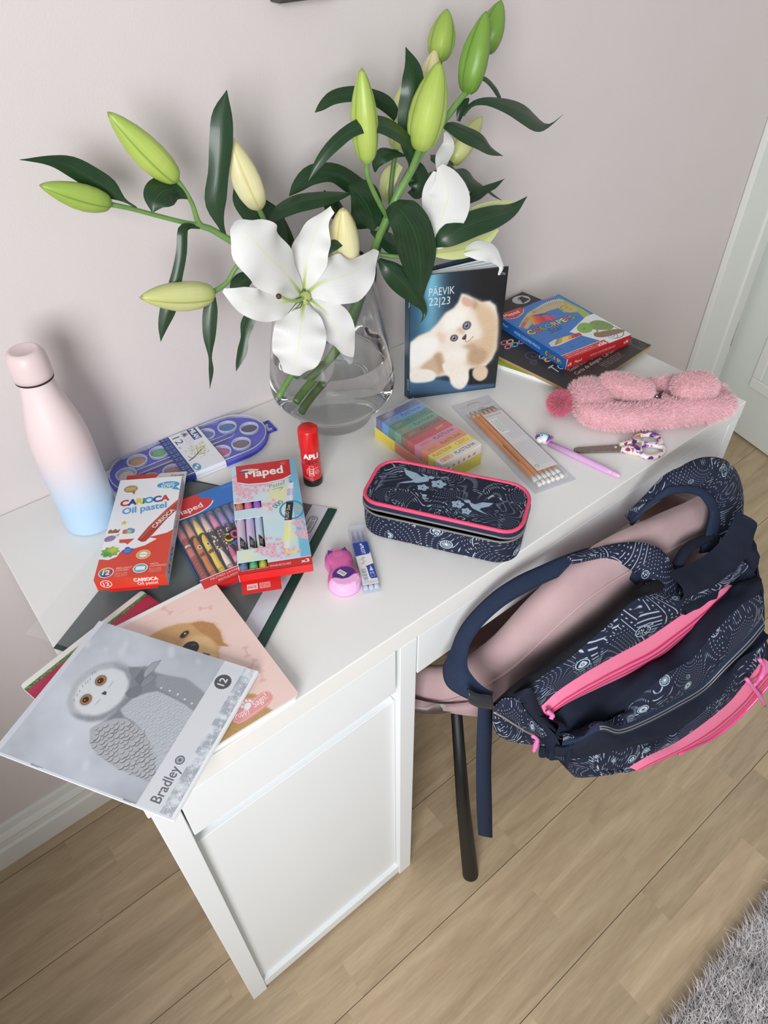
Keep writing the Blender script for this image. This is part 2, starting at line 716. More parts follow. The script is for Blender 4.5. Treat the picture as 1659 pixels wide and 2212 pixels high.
def inside(pts, poly):
    x, y = pts[:, 0], pts[:, 1]
    r = np.zeros(len(pts), bool)
    q = np.roll(poly, -1, 0)
    for (ax, ay), (bx, by) in zip(poly, q):
        if ay == by:
            continue
        c = ((ay > y) != (by > y)) & (x < (bx - ax) * (y - ay) / (by - ay) + ax)
        r ^= c
    return r


def scatter(poly, n, seed=0):
    poly = np.asarray(poly, float)
    rng = np.random.default_rng(seed)
    lo, hi = poly.min(0), poly.max(0)
    p = lo + rng.random((n * 3, 2)) * (hi - lo)
    return p[inside(p, poly)][:n]

# ------------------------------------------------------------------ the room
wall_m = mat('wall_paint', (212, 204, 203), 0.85, noise=0.012, scale=6, bump=0.12, bscale=350)
trim_m = mat('trim_paint', (222, 224, 220), 0.45, noise=0.01, scale=8)
door_m = mat('door_paint', (214, 219, 214), 0.5, noise=0.01, scale=8)
seam_m = mat('floor_gap', (52, 42, 34), 0.9, noise=0.2)


def struct(o):
    o['kind'] = 'structure'
    return o


WY = 0.5
bm = bmesh.new()
add_box(bm, -1.12, 1.87, WY, WY + 0.12, 0, 2.6)
add_box(bm, 1.87, 3.2, WY, WY + 0.12, 2.12, 2.6)
add_box(bm, 2.86, 3.2, WY, WY + 0.12, 0, 2.12)
struct(bmobj('wall_back', bm, wall_m))
# left wall with the window the daylight comes through (outside the frame)
bm = bmesh.new()
for q in ((-3.4, WY, 0, 0.92), (-3.4, WY, 2.24, 2.6), (-3.4, -2.0, 0.92, 2.24), (-0.64, WY, 0.92, 2.24)):
    add_box(bm, -1.12, -0.98, q[0], q[1], q[2], q[3])
add_box(bm, -0.98, -0.47, -2.6, -0.38, 0, 0.54)      # unseen low and tall blocks, added to shade the lower left wall and floor
add_box(bm, -0.98, -0.47, -0.38, WY, 0, 1.00)
struct(bmobj('wall_left', bm, wall_m))
bm = bmesh.new()
for q in ((-2.0, -0.64, 0.92, 0.97), (-2.0, -0.64, 2.19, 2.24), (-2.0, -1.95, 0.97, 2.19), (-0.69, -0.64, 0.97, 2.19)):
    add_box(bm, -1.08, -1.02, q[0], q[1], q[2], q[3])
struct(bmobj('window_1', bm, trim_m))
struct(box('floor', (-2.0, 3.2, -3.4, WY, -0.05, -0.003), seam_m, bev=0))
FLOOR = bpy.data.objects['floor']

# oak staves, three to a board, each a piece of its own
pm = bpy.data.materials.new('oak_plank')
pm.use_nodes = True
nt = pm.node_tree
pb = nt.nodes['Principled BSDF']
pb.inputs['Roughness'].default_value = 0.42
oi = nt.nodes.new('ShaderNodeObjectInfo')
tc = nt.nodes.new('ShaderNodeTexCoord')
mp = nt.nodes.new('ShaderNodeMapping')
mp.inputs['Scale'].default_value = (3.0, 26.0, 26.0)
cmb = nt.nodes.new('ShaderNodeCombineXYZ')
mul = nt.nodes.new('ShaderNodeMath')
mul.operation = 'MULTIPLY'
mul.inputs[1].default_value = 37.0
nt.links.new(oi.outputs['Random'], mul.inputs[0])
nt.links.new(mul.outputs[0], cmb.inputs[0])
nt.links.new(mul.outputs[0], cmb.inputs[1])
nt.links.new(tc.outputs['Object'], mp.inputs['Vector'])
nt.links.new(cmb.outputs[0], mp.inputs['Location'])
nz = nt.nodes.new('ShaderNodeTexNoise')
nz.inputs['Scale'].default_value = 1.6
nz.inputs['Detail'].default_value = 6
nz.inputs['Distortion'].default_value = 0.6
nt.links.new(mp.outputs[0], nz.inputs['Vector'])
rp = nt.nodes.new('ShaderNodeValToRGB')
rp.color_ramp.elements[0].position = 0.25
rp.color_ramp.elements[1].position = 0.75
rp.color_ramp.elements[0].color = (*P(172, 149, 118), 1)
rp.color_ramp.elements[1].color = (*P(204, 182, 150), 1)
nt.links.new(nz.outputs['Fac'], rp.inputs['Fac'])
fine = nt.nodes.new('ShaderNodeTexNoise')
fine.inputs['Scale'].default_value = 9.0
fine.inputs['Detail'].default_value = 3
nt.links.new(mp.outputs[0], fine.inputs['Vector'])
hs = nt.nodes.new('ShaderNodeHueSaturation')
mr = nt.nodes.new('ShaderNodeMapRange')
mr.inputs['To Min'].default_value = 0.90
mr.inputs['To Max'].default_value = 1.10
nt.links.new(oi.outputs['Random'], mr.inputs['Value'])
nt.links.new(mr.outputs[0], hs.inputs['Value'])
nt.links.new(rp.outputs['Color'], hs.inputs['Color'])
mx = nt.nodes.new('ShaderNodeMixRGB')
mx.blend_type = 'MULTIPLY'
mx.inputs['Fac'].default_value = 0.28
nt.links.new(hs.outputs['Color'], mx.inputs['Color1'])
nt.links.new(fine.outputs['Fac'], mx.inputs['Color2'])
nt.links.new(mx.outputs['Color'], pb.inputs['Base Color'])

SW = 0.0637
plank_mesh = {}
for k, L in enumerate((0.30, 0.38, 0.47, 0.56)):
    bmp = bmesh.new()
    add_box(bmp, 0.0, L, 0.0, SW, -0.003, 0.0, bev=0.00012, seg=1)
    me = bpy.data.meshes.new('plank')
    bmp.to_mesh(me)
    bmp.free()
    me.materials.append(pm)
    plank_mesh[k] = (me, L)
rp_ = random.Random(11)
row = 0
y = -0.3034 + 3 * SW * 4 + 0.0016
y = WY - 0.002 - SW
y0_board = -0.3034
r = int(round((WY - y0_board) / SW)) + 1
for i in range(-8, r):
    yy = y0_board + i * SW + 0.0
    if yy + SW > WY + 0.05:
        continue
    x = -0.62 - rp_.random() * 0.4
    xm = 2.4 if yy > -0.2 else 1.75
    while x < xm:
        me, L = plank_mesh[rp_.randrange(4)]
        o = bpy.data.objects.new('plank', me)
        o.location = (x, yy, 0)
        o.parent = FLOOR
        COL.objects.link(o)
        x += L
    if i % 3 == 2:
        box('board_seam', (-1.0, xm, yy + SW - 0.0005, yy + SW + 0.0005, -0.0005, 0.00008), seam_m, FLOOR, bev=0)
# the wide seams between boards stay open a little: the last stave of a board is set back by the gap above
# far floor beyond the visible staves
for nm, d in (('plank', (-2.0, 3.2, -3.4, y0_board - 8 * SW - 0.001, -0.003, 0.0)), ('plank', (2.75, 3.2, y0_board - 8 * SW, WY, -0.003, 0.0))):
    box(nm, d, pm, FLOOR, bev=0)

# skirting board with a moulded profile
prof = [(0.0, 0.0), (0.017, 0.0), (0.017, 0.052), (0.0135, 0.058), (0.0125, 0.072), (0.0145, 0.078), (0.012, 0.084), (0.0075, 0.092), (0.0065, 0.108), (0.0, 0.110)]
n = len(prof)
V = [(x, WY - a, b) for x in (-0.98, 1.862) for a, b in prof]
F = [(i, (i + 1) % n, n + (i + 1) % n, n + i) for i in range(n)] + [tuple(range(n)), tuple(range(n, 2 * n))]
bm = bmesh.new()
vs = [bm.verts.new(v) for v in V]
for f in F:
    bm.faces.new([vs[i] for i in f])
struct(bmobj('baseboard_back', bm, trim_m))

# doorway in the back wall: casing, jamb and the opened leaf
bm = bmesh.new()
add_box(bm, 1.862, 1.992, WY - 0.018, WY - 0.0005, 0, 2.14, 0.003)
add_box(bm, 1.992, 2.05, WY - 0.026, WY - 0.0005, 0, 2.14, 0.004)
struct(bmobj('trim_1', bm, trim_m))
bm = bmesh.new()
add_box(bm, 2.05, 2.074, WY - 0.012, WY + 0.12, 0, 2.12, 0.002)
struct(bmobj('trim_2', bm, trim_m))
dr = bpy.data.objects.new('door_1', None)
COL.objects.link(dr)
dr.location = (2.080, WY - 0.016, 0.006)
dr.rotation_euler = (0, 0, math.radians(-90 - 14))
dr['kind'] = 'structure'
dr.rotation_euler = (0, 0, math.radians(-104))
# local x runs from the hinge to the lock side; local -y is the face towards the desk
bm = bmesh.new()
add_box(bm, 0.0, 0.80, -0.006, 0.030, 0.0, 2.04, 0.002)
bmobj('door_leaf', bm, door_m, dr)
for z0, z1 in ((0.17, 0.86), (1.02, 1.86)):
    for nm, (x0, x1, a0, a1) in {'panel_moulding': (0.115, 0.685, z0, z1)}.items():
        bm = bmesh.new()
        w = 0.035
        for q in ((x0, x1, a0, a0 + w), (x0, x1, a1 - w, a1), (x0, x0 + w, a0 + w, a1 - w), (x1 - w, x1, a0 + w, a1 - w)):
            add_box(bm, q[0], q[1], -0.013, -0.006, q[2], q[3], 0.004)
        bmobj(nm, bm, trim_m, dr)
    box('panel', (x0 + 0.075, x1 - 0.075, -0.010, -0.006, z0 + 0.075, z1 - 0.075), door_m, dr, bev=0.003)
hm = mat('hinge_metal', (205, 205, 202), 0.35, metal=0.6, noise=0.03)
for z in (0.25, 1.75):
    bm = bmesh.new()
    bmesh.ops.create_cone(bm, cap_ends=True, segments=12, radius1=0.007, radius2=0.007, depth=0.085, matrix=Matrix.Translation((-0.006, -0.010, z + 0.04)))
    add_box(bm, -0.028, 0.0, -0.0075, -0.0045, z, z + 0.08)
    bmobj('hinge', bm, hm, dr, smooth=True)

# lower edge of something hung high on the wall
pf = tag(box('wall_picture', (0.533, 0.625, WY - 0.022, WY - 0.0005, 1.279, 1.50), mat('frame_dark', (70, 64, 66), 0.5, noise=0.05), bev=0.002),
         'dark frame hung high on the pink wall, only its lower edge in view', 'picture')

# ------------------------------------------------------------------ the desk
dm = mat('desk_foil', (226, 225, 222), 0.42, noise=0.008, scale=9, bump=0.05, bscale=900)
df = mat('desk_front', (224, 227, 228), 0.46, noise=0.008, scale=9)
dg = mat('desk_groove', (120, 118, 116), 0.8, noise=0.05)
desk = thing('desk', 'white desk with a cupboard door and two drawer fronts against the pink wall', 'desk', (0, 0, 0))
box('desk_top', (0, 1.05, 0, 0.499, T - 0.033, T), dm, desk, bev=0.0014)
box('side_panel', (0.003, 0.0297, 0.0, 0.490, 0.0, T - 0.033), df, desk, bev=0.001)
box('side_panel', (0.3213, 0.348, 0.0, 0.490, 0.0, T - 0.0332), df, desk, bev=0.001)
box('side_panel', (1.020, 1.047, 0.0, 0.490, 0.0, T - 0.033), df, desk, bev=0.001)
box('back_panel', (0.0297, 1.020, 0.478, 0.490, 0.30, T - 0.033), df, desk, bev=0)
box('cabinet_floor', (0.0297, 0.3213, 0.002, 0.478, 0.008, 0.036), df, desk, bev=0.001)
box('drawer_front', (0.0315, 0.3150, 0.0006, 0.016, 0.6285, T - 0.0345), df, desk, bev=0.0008)
box('drawer_box', (0.040, 0.310, 0.018, 0.45, 0.640, 0.700), df, desk, bev=0)
box('finger_groove', (0.0297, 0.3213, 0.021, 0.034, 0.560, 0.660), df, desk, bev=0)
box('cupboard_door', (0.0304, 0.3206, 0.0100, 0.025, 0.0362, 0.592), df, desk, bev=0.0008)
box('drawer_front', (0.3505, 1.0175, 0.0006, 0.016, 0.637, T - 0.0345), df, desk, bev=0.0008)
box('drawer_box', (0.370, 1.000, 0.018, 0.44, 0.640, 0.700), df, desk, bev=0)

# ------------------------------------------------------------------ notebooks, folder, diary, pads
paper_m = mat('paper_edge', (226, 228, 233), 0.8, noise=0.03, scale=300)
white_m = mat('white_card', (228, 228, 230), 0.55, noise=0.01)


def notebook(name, label, loc, rot, dims, cover, staples=(), cornered=0.0, back=None, lay=None):
    """pages between two thin covers; local origin at the bottom centre"""
    w, d, h = dims
    t = thing(name, label, 'notebook', loc, rot)
    cvr = 0.0006
    r = max(cornered, 0.0004)
    n = 6 if cornered else 1
    out = rrect(w, d, r, n)
    inn = rrect(w - 0.0016, d - 0.0016, r, n)
    prism('back_cover', out, 0, cvr, back or white_m, t)
    prism('pages', inn, cvr, h - cvr, paper_m, t)
    V, F = prism_vf(out, h - cvr, h)
    uv = [((v[0] + w / 2) / w, (v[1] + d / 2) / d) for v in V]
    mk('front_cover', V, F, cover, t, uv, False)
    for x, y, ang, L in staples:
        c, s = math.cos(ang), math.sin(ang)
        p = [(x - c * L / 2, y - s * L / 2, h - 0.0004), (x - c * L / 2, y - s * L / 2, h + 0.0003), (x + c * L / 2, y + s * L / 2, h + 0.0003), (x + c * L / 2, y + s * L / 2, h - 0.0004)]
        tube('staple', p, 0.0003, steel_m, t, 5)
    return t


steel_m = mat('steel', (190, 192, 196), 0.3, metal=1.0, noise=0.03)

# ---- snowy owl cover
W_, H_ = 0.1685, 0.1997
cv = Cv(W_, H_, 5200, (172, 178, 188))
cv.a = (np.array([150, 155, 164]) + (np.array([196, 203, 213]) - np.array([150, 155, 164])) * vnoise(cv.H, cv.W, 4, 3, 4)[..., None]) / 255.0
cv.vgrad((176, 183, 194), (164, 169, 178), 0, 0, 0.002, H_)
gl = np.exp(-(((np.linspace(0, 1, cv.W)[None, :] - 0.42) / 0.33) ** 2 + ((np.linspace(0, 1, cv.H)[:, None] - 0.62) / 0.36) ** 2))[..., None]
cv.a += 0.10 * gl * (0.5 + vnoise(cv.H, cv.W, 5, 8)[..., None])
for i, (x, y) in enumerate([(0.1382, 0.1694), (0.1502, 0.1521), (0.1407, 0.1507), (0.0332, 0.1374), (0.1361, 0.1912), (0.1588, 0.1006), (0.1573, 0.0663), (0.0178, 0.1063)]):
    r = 0.004 + 0.002 * (i % 3)
    cv.ell(x, y, r, r * 0.5, (205, 210, 218), 0.6, 0.6, 0.002)
# body: dark outer halo, breast, wing
body = [(0.0768, 0.1139), (0.1249, 0.1298), (0.1339, 0.116), (0.1302, 0.1), (0.1309, 0.087), (0.1341, 0.0672), (0.128, 0.0481), (0.1241, 0.0376), (0.1058, 0.0398), (0.0246, 0.0413), (0.026, 0.0564), (0.0261, 0.0741), (0.0294, 0.0921), (0.034, 0.1068), (0.0387, 0.1154), (0.0513, 0.1252), (0.0619, 0.1187)]
cv.poly(body, (118, 122, 129), 0.95, 0.0014)
breast = [(0.0801, 0.1114), (0.0942, 0.1067), (0.1052, 0.0972), (0.1111, 0.0878), (0.1098, 0.0703), (0.1068, 0.0509), (0.1028, 0.0381), (0.0341, 0.0398), (0.0459, 0.0518), (0.057, 0.0612), (0.0674, 0.0771), (0.0729, 0.0912), (0.0747, 0.103)]
cv.poly(breast, (176, 182, 188), 1, 0.0009)
rgo = np.random.default_rng(5)


def scales(cv, region, origin, ax, ay, step, size, dark, light, jit=0.15, a=0.9, seed=2):
    """rows of overlapping feathers"""
    region = np.asarray(region)
    rg = np.random.default_rng(seed)
    ax, ay = np.asarray(ax, float), np.asarray(ay, float)
    ax /= np.linalg.norm(ax)
    ay /= np.linalg.norm(ay)
    ang = math.atan2(ay[1], ay[0])
    lo, hi = region.min(0), region.max(0)
    R = int(np.linalg.norm(hi - lo) / step) + 2
    pts = []
    for j in range(R, -R, -1):
        for i in range(-R, R):
            q = np.asarray(origin) + ax * step * (i + 0.5 * (j % 2)) + ay * step * 0.8 * j
            pts.append(q + rg.normal(0, step * jit, 2))
    pts = np.array(pts)
    pts = pts[inside(pts, region)]
    for q in pts:
        s = size * (0.8 + 0.4 * rg.random())
        t = np.linspace(-1.25, 1.25, 9)
        arc = np.stack([q[0] + s * 0.5 * np.cos(t + ang), q[1] + s * 0.5 * np.sin(t + ang)], 1)
        cv.poly(arc, light, a * 0.6)
        cv.line(arc, s * 0.17, dark, a, taper=True)


wing = [(0.0619, 0.1187), (0.07, 0.1092), (0.0734, 0.0997), (0.0701, 0.0858), (0.0658, 0.0749), (0.0564, 0.0597), (0.0454, 0.0471), (0.0341, 0.0398), (0.0246, 0.0413), (0.026, 0.0564), (0.0261, 0.0741), (0.0294, 0.0921), (0.034, 0.1068), (0.0387, 0.1154), (0.0513, 0.1252)]
cv.poly(wing, (166, 168, 173), 1, 0.0006)
wa, wb = [(0.061, 0.1146), (0.0335, 0.0504)]
wd = (wb[0] - wa[0], wb[1] - wa[1])
scales(cv, wing, wa, (-wd[1], wd[0]), wd, 0.0056, 0.0064, (92, 96, 104), (184, 187, 191), seed=3)
ba, bb = [(0.0923, 0.0947), (0.0639, 0.042)]
bd = (bb[0] - ba[0], bb[1] - ba[1])
scales(cv, breast, ba, (-bd[1], bd[0]), bd, 0.0042, 0.0046, (142, 148, 156), (190, 195, 200), a=0.8, seed=4)
shawl = [(0.1277, 0.0996), (0.1309, 0.087), (0.1341, 0.0672), (0.128, 0.0481), (0.1237, 0.0386), (0.1038, 0.0387), (0.1085, 0.0531), (0.1118, 0.0716), (0.1149, 0.0915)]
cv.poly(shawl, (142, 147, 154), 0.85, 0.001)
scales(cv, shawl, ba, (-bd[1], bd[0]), bd, 0.0032, 0.0036, (122, 127, 134), (152, 157, 164), a=0.7, seed=6)
for q in [(0.1156, 0.0859), (0.1158, 0.0758), (0.1148, 0.0657), (0.1122, 0.0559), (0.1104, 0.0466)]:
    cv.ell(q[0], q[1], 0.0011, 0.0011, (222, 226, 230))
    cv.ell(q[0] - 0.0003, q[1] + 0.0003, 0.0005, 0.0005, (140, 145, 150))
# head with its soft ruff
head = [(0.0678, 0.1663), (0.0763, 0.1704), (0.0905, 0.1737), (0.1045, 0.1716), (0.1171, 0.1645), (0.1243, 0.152), (0.1238, 0.1366), (0.1175, 0.1242), (0.1072, 0.1166), (0.0921, 0.1125), (0.0778, 0.1146), (0.0647, 0.1207), (0.0584, 0.1316), (0.0572, 0.145), (0.0602, 0.1568)]
cv.poly([(x + 0.003, y - 0.003) for x, y in head], (116, 120, 127), 0.7, 0.003)
cv.poly(head, (170, 174, 181), 1, 0.0018)
cv.poly([(0.1238, 0.1516), (0.1234, 0.1338), (0.1166, 0.123), (0.1072, 0.1164), (0.0911, 0.1118), (0.0773, 0.1142), (0.0642, 0.1204), (0.058, 0.1313), (0.0567, 0.1446), (0.0597, 0.1565), (0.0618, 0.1388), (0.067, 0.126), (0.0791, 0.1178), (0.0934, 0.1158), (0.1084, 0.1205), (0.1188, 0.1319)], (118, 122, 130), 0.75, 0.0016)
face = [(0.0751, 0.1633), (0.0889, 0.1675), (0.1031, 0.1643), (0.1134, 0.158), (0.1193, 0.1472), (0.1195, 0.1336), (0.1115, 0.1226), (0.1006, 0.1171), (0.087, 0.1162), (0.0741, 0.1215), (0.0658, 0.131), (0.0632, 0.1434), (0.0659, 0.1545)]
cv.poly(face, (203, 208, 212), 1, 0.0014)
hp = np.vstack([scatter(head, 2600, 3)])
hc = np.mean(head, axis=0)
dd = hp - hc
dd /= np.linalg.norm(dd, axis=1)[:, None]
cv.hairs(hp, dd, 0.004, rgo.choice([150, 176, 192, 206, 216], len(hp))[:, None] * np.array([[1, 1.01, 1.03]]), 0.35, 10)
fp = scatter(face, 1400, 4)
cv.hairs(fp, (fp - np.mean(face, axis=0)) / 0.02, 0.003, rgo.choice([196, 208, 216], len(fp))[:, None] * np.ones((1, 3)), 0.4, 8)
for i, q in enumerate([(0.0842, 0.1628), (0.0793, 0.1622), (0.0733, 0.1613), (0.0944, 0.1629), (0.1001, 0.1616), (0.0903, 0.1636), (0.0967, 0.1621), (0.1091, 0.1625), (0.1066, 0.1638)]):
    cv.line([(q[0] - 0.0012, q[1] - 0.001), (q[0] + 0.0012, q[1] + 0.0008)], 0.0007, (112, 115, 120), 0.8)
for q in [(0.1023, 0.1501), (0.0779, 0.1504)]:
    cv.ell(q[0], q[1], 0.0069, 0.0061, (118, 112, 108), 0.8, 0.4, 0.0008)
    cv.ell(q[0], q[1], 0.0060, 0.0054, (54, 34, 22), 1, 0.4)
    cv.ell(q[0], q[1], 0.0054, 0.0048, (196, 136, 70), 1, 0.4)
    cv.ell(q[0], q[1], 0.0047, 0.0042, (150, 92, 44), 0.8, 0.4, 0.0004)
    cv.ell(q[0] - 0.0003, q[1] + 0.0002, 0.0035, 0.0032, (32, 18, 14), 1, 0.4, 0.0003)
    cv.ell(q[0] - 0.0010, q[1] + 0.0008, 0.0008, 0.0007, (190, 170, 150), 0.9)
nz_ = [(0.0891, 0.14), (0.0929, 0.1385), (0.0926, 0.1358), (0.0892, 0.1346), (0.0888, 0.1374)]
cv.poly(nz_, (58, 58, 62), 1, 0.0002)
for a_, b_ in ([(0.0748, 0.1382), (0.0846, 0.1368)], [(0.096, 0.137), (0.1074, 0.1376)]):
    cv.line([a_, b_], 0.0009, (140, 144, 150), 0.8, taper=True, n=6)
# scarf and its bow
sc_ = [(0.1263, 0.1333), (0.1306, 0.1213), (0.1234, 0.1116), (0.1128, 0.1082), (0.1013, 0.1079), (0.0948, 0.1119), (0.0968, 0.1169), (0.1058, 0.1169), (0.117, 0.122)]
cv.poly(sc_, (120, 124, 132), 0.95, 0.0006)
for pts_, c_ in (([(0.1461, 0.1049), (0.1394, 0.1121), (0.1306, 0.1138), (0.1195, 0.1114), (0.122, 0.1082), (0.1324, 0.1051)], (150, 155, 162)), ([(0.127, 0.098), (0.1256, 0.1056), (0.1177, 0.109), (0.1114, 0.1085), (0.109, 0.1045), (0.117, 0.1001)], (128, 133, 141)), ([(0.0982, 0.1166), (0.1068, 0.114), (0.1107, 0.1068), (0.1057, 0.1029), (0.0976, 0.1042), (0.0947, 0.1106)], (112, 116, 124)), ([(0.1159, 0.1176), (0.1238, 0.1179), (0.1295, 0.1168), (0.1191, 0.1088), (0.1103, 0.1078)], (104, 108, 116))):
    cv.poly(pts_, c_, 1, 0.0003)
    cv.line(pts_ + pts_[:1], 0.0006, (98, 101, 108), 0.8)
# bands along the foot
b0, b1, b2, b3 = 0.0, 0.0030, 0.0158, 0.0375
cv.rect(0, 0, W_, 0.040, (205, 208, 214))
band = vnoise(cv.H, cv.W, 26, 12, 3)[: int(b2 * cv.k)]
cv.a[int(b1 * cv.k):int(b2 * cv.k)] = (np.array([160, 166, 175]) + np.array([46, 46, 45]) * np.clip((band[int(b1 * cv.k):] - 0.42) * 3.0, 0, 1)[..., None]) / 255.0
for i in range(26):
    x = (i + 0.3 * (i % 3)) / 26 * H_ * 0 + W_ * (i + 0.5) / 26
    yb = 0.0075 + 0.003 * math.sin(i * 2.1)
    for k in range(3):
        a_ = k * PI / 3 + i
        L = 0.0028 + 0.001 * (i % 3)
        cv.line([(x - L * math.cos(a_), yb - L * math.sin(a_)), (x + L * math.cos(a_), yb + L * math.sin(a_))], 0.0006, (222, 226, 232), 0.75)
cv.text('Bradley', 0.0090, 0.0200, 0.0150, (92, 95, 102), 1, 0, 0.018, fit=0.0365)
cv.ell(0.0525, 0.0252, 0.0047, 0.0047, (92, 95, 102))
cv.ell(0.0525, 0.0252, 0.0036, 0.0036, (160, 164, 170))
cv.ell(0.0525, 0.0252, 0.0016, 0.0016, (92, 95, 102))
q = [(0.144, 0.0293)][0]
for i in range(22):
    a_ = i / 22 * 2 * PI
    cv.ell(q[0] + 0.0078 * math.cos(a_), q[1] + 0.0078 * math.sin(a_), 0.0013, 0.0013, (74, 77, 82))
cv.ell(q[0], q[1], 0.0080, 0.0080, (74, 77, 82))
cv.text('12', q[0], q[1] - 0.0035, 0.0115, (214, 217, 222), 1, 0, 0.03, 'C')
for i in range(5):
    cv.line([(W_ - 0.013 + 0.0022 * i, 0.0175), (W_ - 0.013 + 0.0022 * i, 0.0385)], 0.0003, (180, 184, 192), 0.9)
cv.rect(0, 0, W_, 0.0032, (226, 229, 234))
cv.rect(0, H_ - 0.0065, W_, H_, (196, 201, 210))
cv.rect(0, 0, 0.0018, H_, (214, 220, 228), 0.8)
owl_m = matimg('owl_cover_print', cv, 0.35, 0.15)
loc, rot, dims = (0.0356, 0.0815, 0.774), (0.02461, 0.01902, 0.5613), (0.1685, 0.1997, 0.0035)
sp = [(0.001, 0.1493), (0.0011, 0.0472)]
notebook('notebook', 'notebook with a grey snowy owl cover, topmost of the notebooks', loc, rot, dims, owl_m,
         [(-W_ / 2 + 0.0012, v[1] - H_ / 2, PI / 2, 0.013) for v in sp])

# ---- puppy cover
W_, H_ = 0.165, 0.205
cv = Cv(W_, H_, 4600, (228, 200, 192))
cv.mottle(0.03, 6, 2)
cv.rect(0, H_ - 0.006, W_, H_, (226, 226, 224))


def bone(cv, x, y, L, r, rot, col, a):
    c, s = math.cos(rot), math.sin(rot)
    cv.line([(x - c * L / 2, y - s * L / 2), (x + c * L / 2, y + s * L / 2)], r * 1.2, col, a)
    for sx in (-1, 1):
        for sy in (-1, 1):
            cv.ell(x + sx * c * L / 2 - sy * s * r * 0.8, y + sx * s * L / 2 + sy * c * r * 0.8, r, r, col, a)


for (bx, by), ro in zip([(0.1007, 0.1903), (0.1382, 0.1663), (0.1465, 0.0824), (0.1437, 0.0638), (0.1448, 0.0447)], (1.9, -0.5, 1.3, 0.6, 1.2)):
    bone(cv, bx, by, 0.012, 0.0022, ro, (214, 168, 164), 0.55)
for (bx, by) in [(0.1185, 0.1779), (0.0796, 0.1877)]:
    cv.smalltext(bx - 0.008, by - 0.002, bx + 0.008, by + 0.002, (216, 180, 174), 1, 0.5)
dog = [(0.0685, 0.1684), (0.0875, 0.1687), (0.1032, 0.1643), (0.1241, 0.1516), (0.134, 0.1408), (0.1362, 0.1273), (0.1326, 0.1113), (0.1223, 0.1028), (0.118, 0.0901), (0.1077, 0.0825), (0.0557, 0.122), (0.0553, 0.1538)]
cv.poly(dog, (196, 154, 104), 1, 0.0012)
ear = [(0.1142, 0.1559), (0.1267, 0.1507), (0.1351, 0.14), (0.136, 0.1254), (0.1318, 0.1098), (0.1345, 0.1006), (0.1263, 0.1078), (0.1233, 0.1225), (0.1184, 0.1367)]
cv.poly(ear, (178, 128, 82), 1, 0.0006)
muz = [(0.0971, 0.1383), (0.1115, 0.1377), (0.1219, 0.1256), (0.1234, 0.108), (0.1186, 0.0956), (0.1108, 0.0917), (0.0923, 0.1097), (0.0872, 0.1295)]
cv.poly(muz, (222, 186, 138), 0.9, 0.002)
for reg, n_, seed_, cs in ((dog, 2600, 1, ((206, 166, 116), (226, 192, 146), (178, 134, 86))), (ear, 900, 2, ((168, 118, 72), (190, 142, 94), (150, 102, 60)))):
    pp = scatter(reg, n_, seed_)
    e0 = np.array([(0.0996, 0.1282)][0])
    dv = pp - e0
    dv /= np.linalg.norm(dv, axis=1)[:, None] + 1e-9
    cv.hairs(pp, dv, 0.0055, np.array(cs)[RNG.integers(0, 3, len(pp))], 0.5, 14)
e = [(0.1021, 0.146)][0]
cv.ell(e[0], e[1], 0.0066, 0.0042, (120, 80, 50), 0.7, 0.3, 0.0008)
cv.ell(e[0], e[1], 0.0056, 0.0034, (38, 30, 30), 1, 0.3)
cv.ell(e[0] + 0.0012, e[1] - 0.0004, 0.0022, 0.0020, (96, 76, 62), 1, 0.3)
cv.ell(e[0] + 0.0010, e[1] + 0.0012, 0.0010, 0.0008, (220, 220, 224))
e = [(0.0707, 0.1502)][0]
cv.ell(e[0], e[1], 0.0056, 0.0036, (38, 30, 30), 1, 0.3)
ns = [(0.093, 0.1312), (0.1007, 0.1335), (0.1075, 0.1294), (0.1082, 0.1217), (0.1025, 0.1159), (0.0947, 0.1178), (0.0908, 0.1248)]
cv.blob(ns, (40, 36, 44), 1, 0.0004)
e = [(0.1041, 0.1268)][0]
cv.ell(e[0], e[1], 0.003, 0.0012, (96, 92, 108), 0.9, -0.4, 0.0006)
e = [(0.1067, 0.1097), (0.112, 0.1027)]
cv.line(e, 0.003, (70, 44, 34), 0.9, 0.0006)
fur2 = [(0.0632, -0.0007), (0.0767, 0.0051), (0.0877, 0.0134), (0.1223, 0.0341), (0.1283, 0.0295), (0.1293, 0.0109), (0.1337, -0.0011), (0.098, -0.0028)]
cv.poly(fur2, (186, 150, 100), 1, 0.001)
pp = scatter(fur2, 1500, 8)
cv.hairs(pp, np.tile([0.5, -0.86], (len(pp), 1)), 0.009, np.array(((206, 172, 122), (168, 130, 80), (150, 112, 66)))[RNG.integers(0, 3, len(pp))], 0.5, 18)
tg = [(0.0946, 0.0149), (0.1032, 0.0221), (0.1392, 0.0258), (0.1424, 0.0188), (0.1393, 0.0122), (0.099, 0.009)]
cv.blob(tg, (222, 150, 150), 1)
cv.line(tg + tg[:1], 0.0007, (240, 200, 196), 0.9)
e = [(0.1151, 0.0235)][0]
cv.ell(e[0], e[1], 0.0085, 0.0082, (222, 150, 150))
cv.ell(e[0] - 0.0004, e[1] - 0.0018, 0.0044, 0.0036, (240, 238, 236), 1, 0.5)
for k, (px, py) in enumerate(((-0.0052, 0.0012), (-0.0022, 0.0042), (0.0016, 0.0046), (0.0048, 0.0022))):
    cv.ell(e[0] + px, e[1] + py, 0.0014, 0.0020, (240, 238, 236), 1, -0.5 + 0.3 * k)
ta, tb, tc_, td = [(0.0983, 0.0146), (0.1144, 0.0144), (0.1199, 0.0155), (0.1373, 0.0173)]
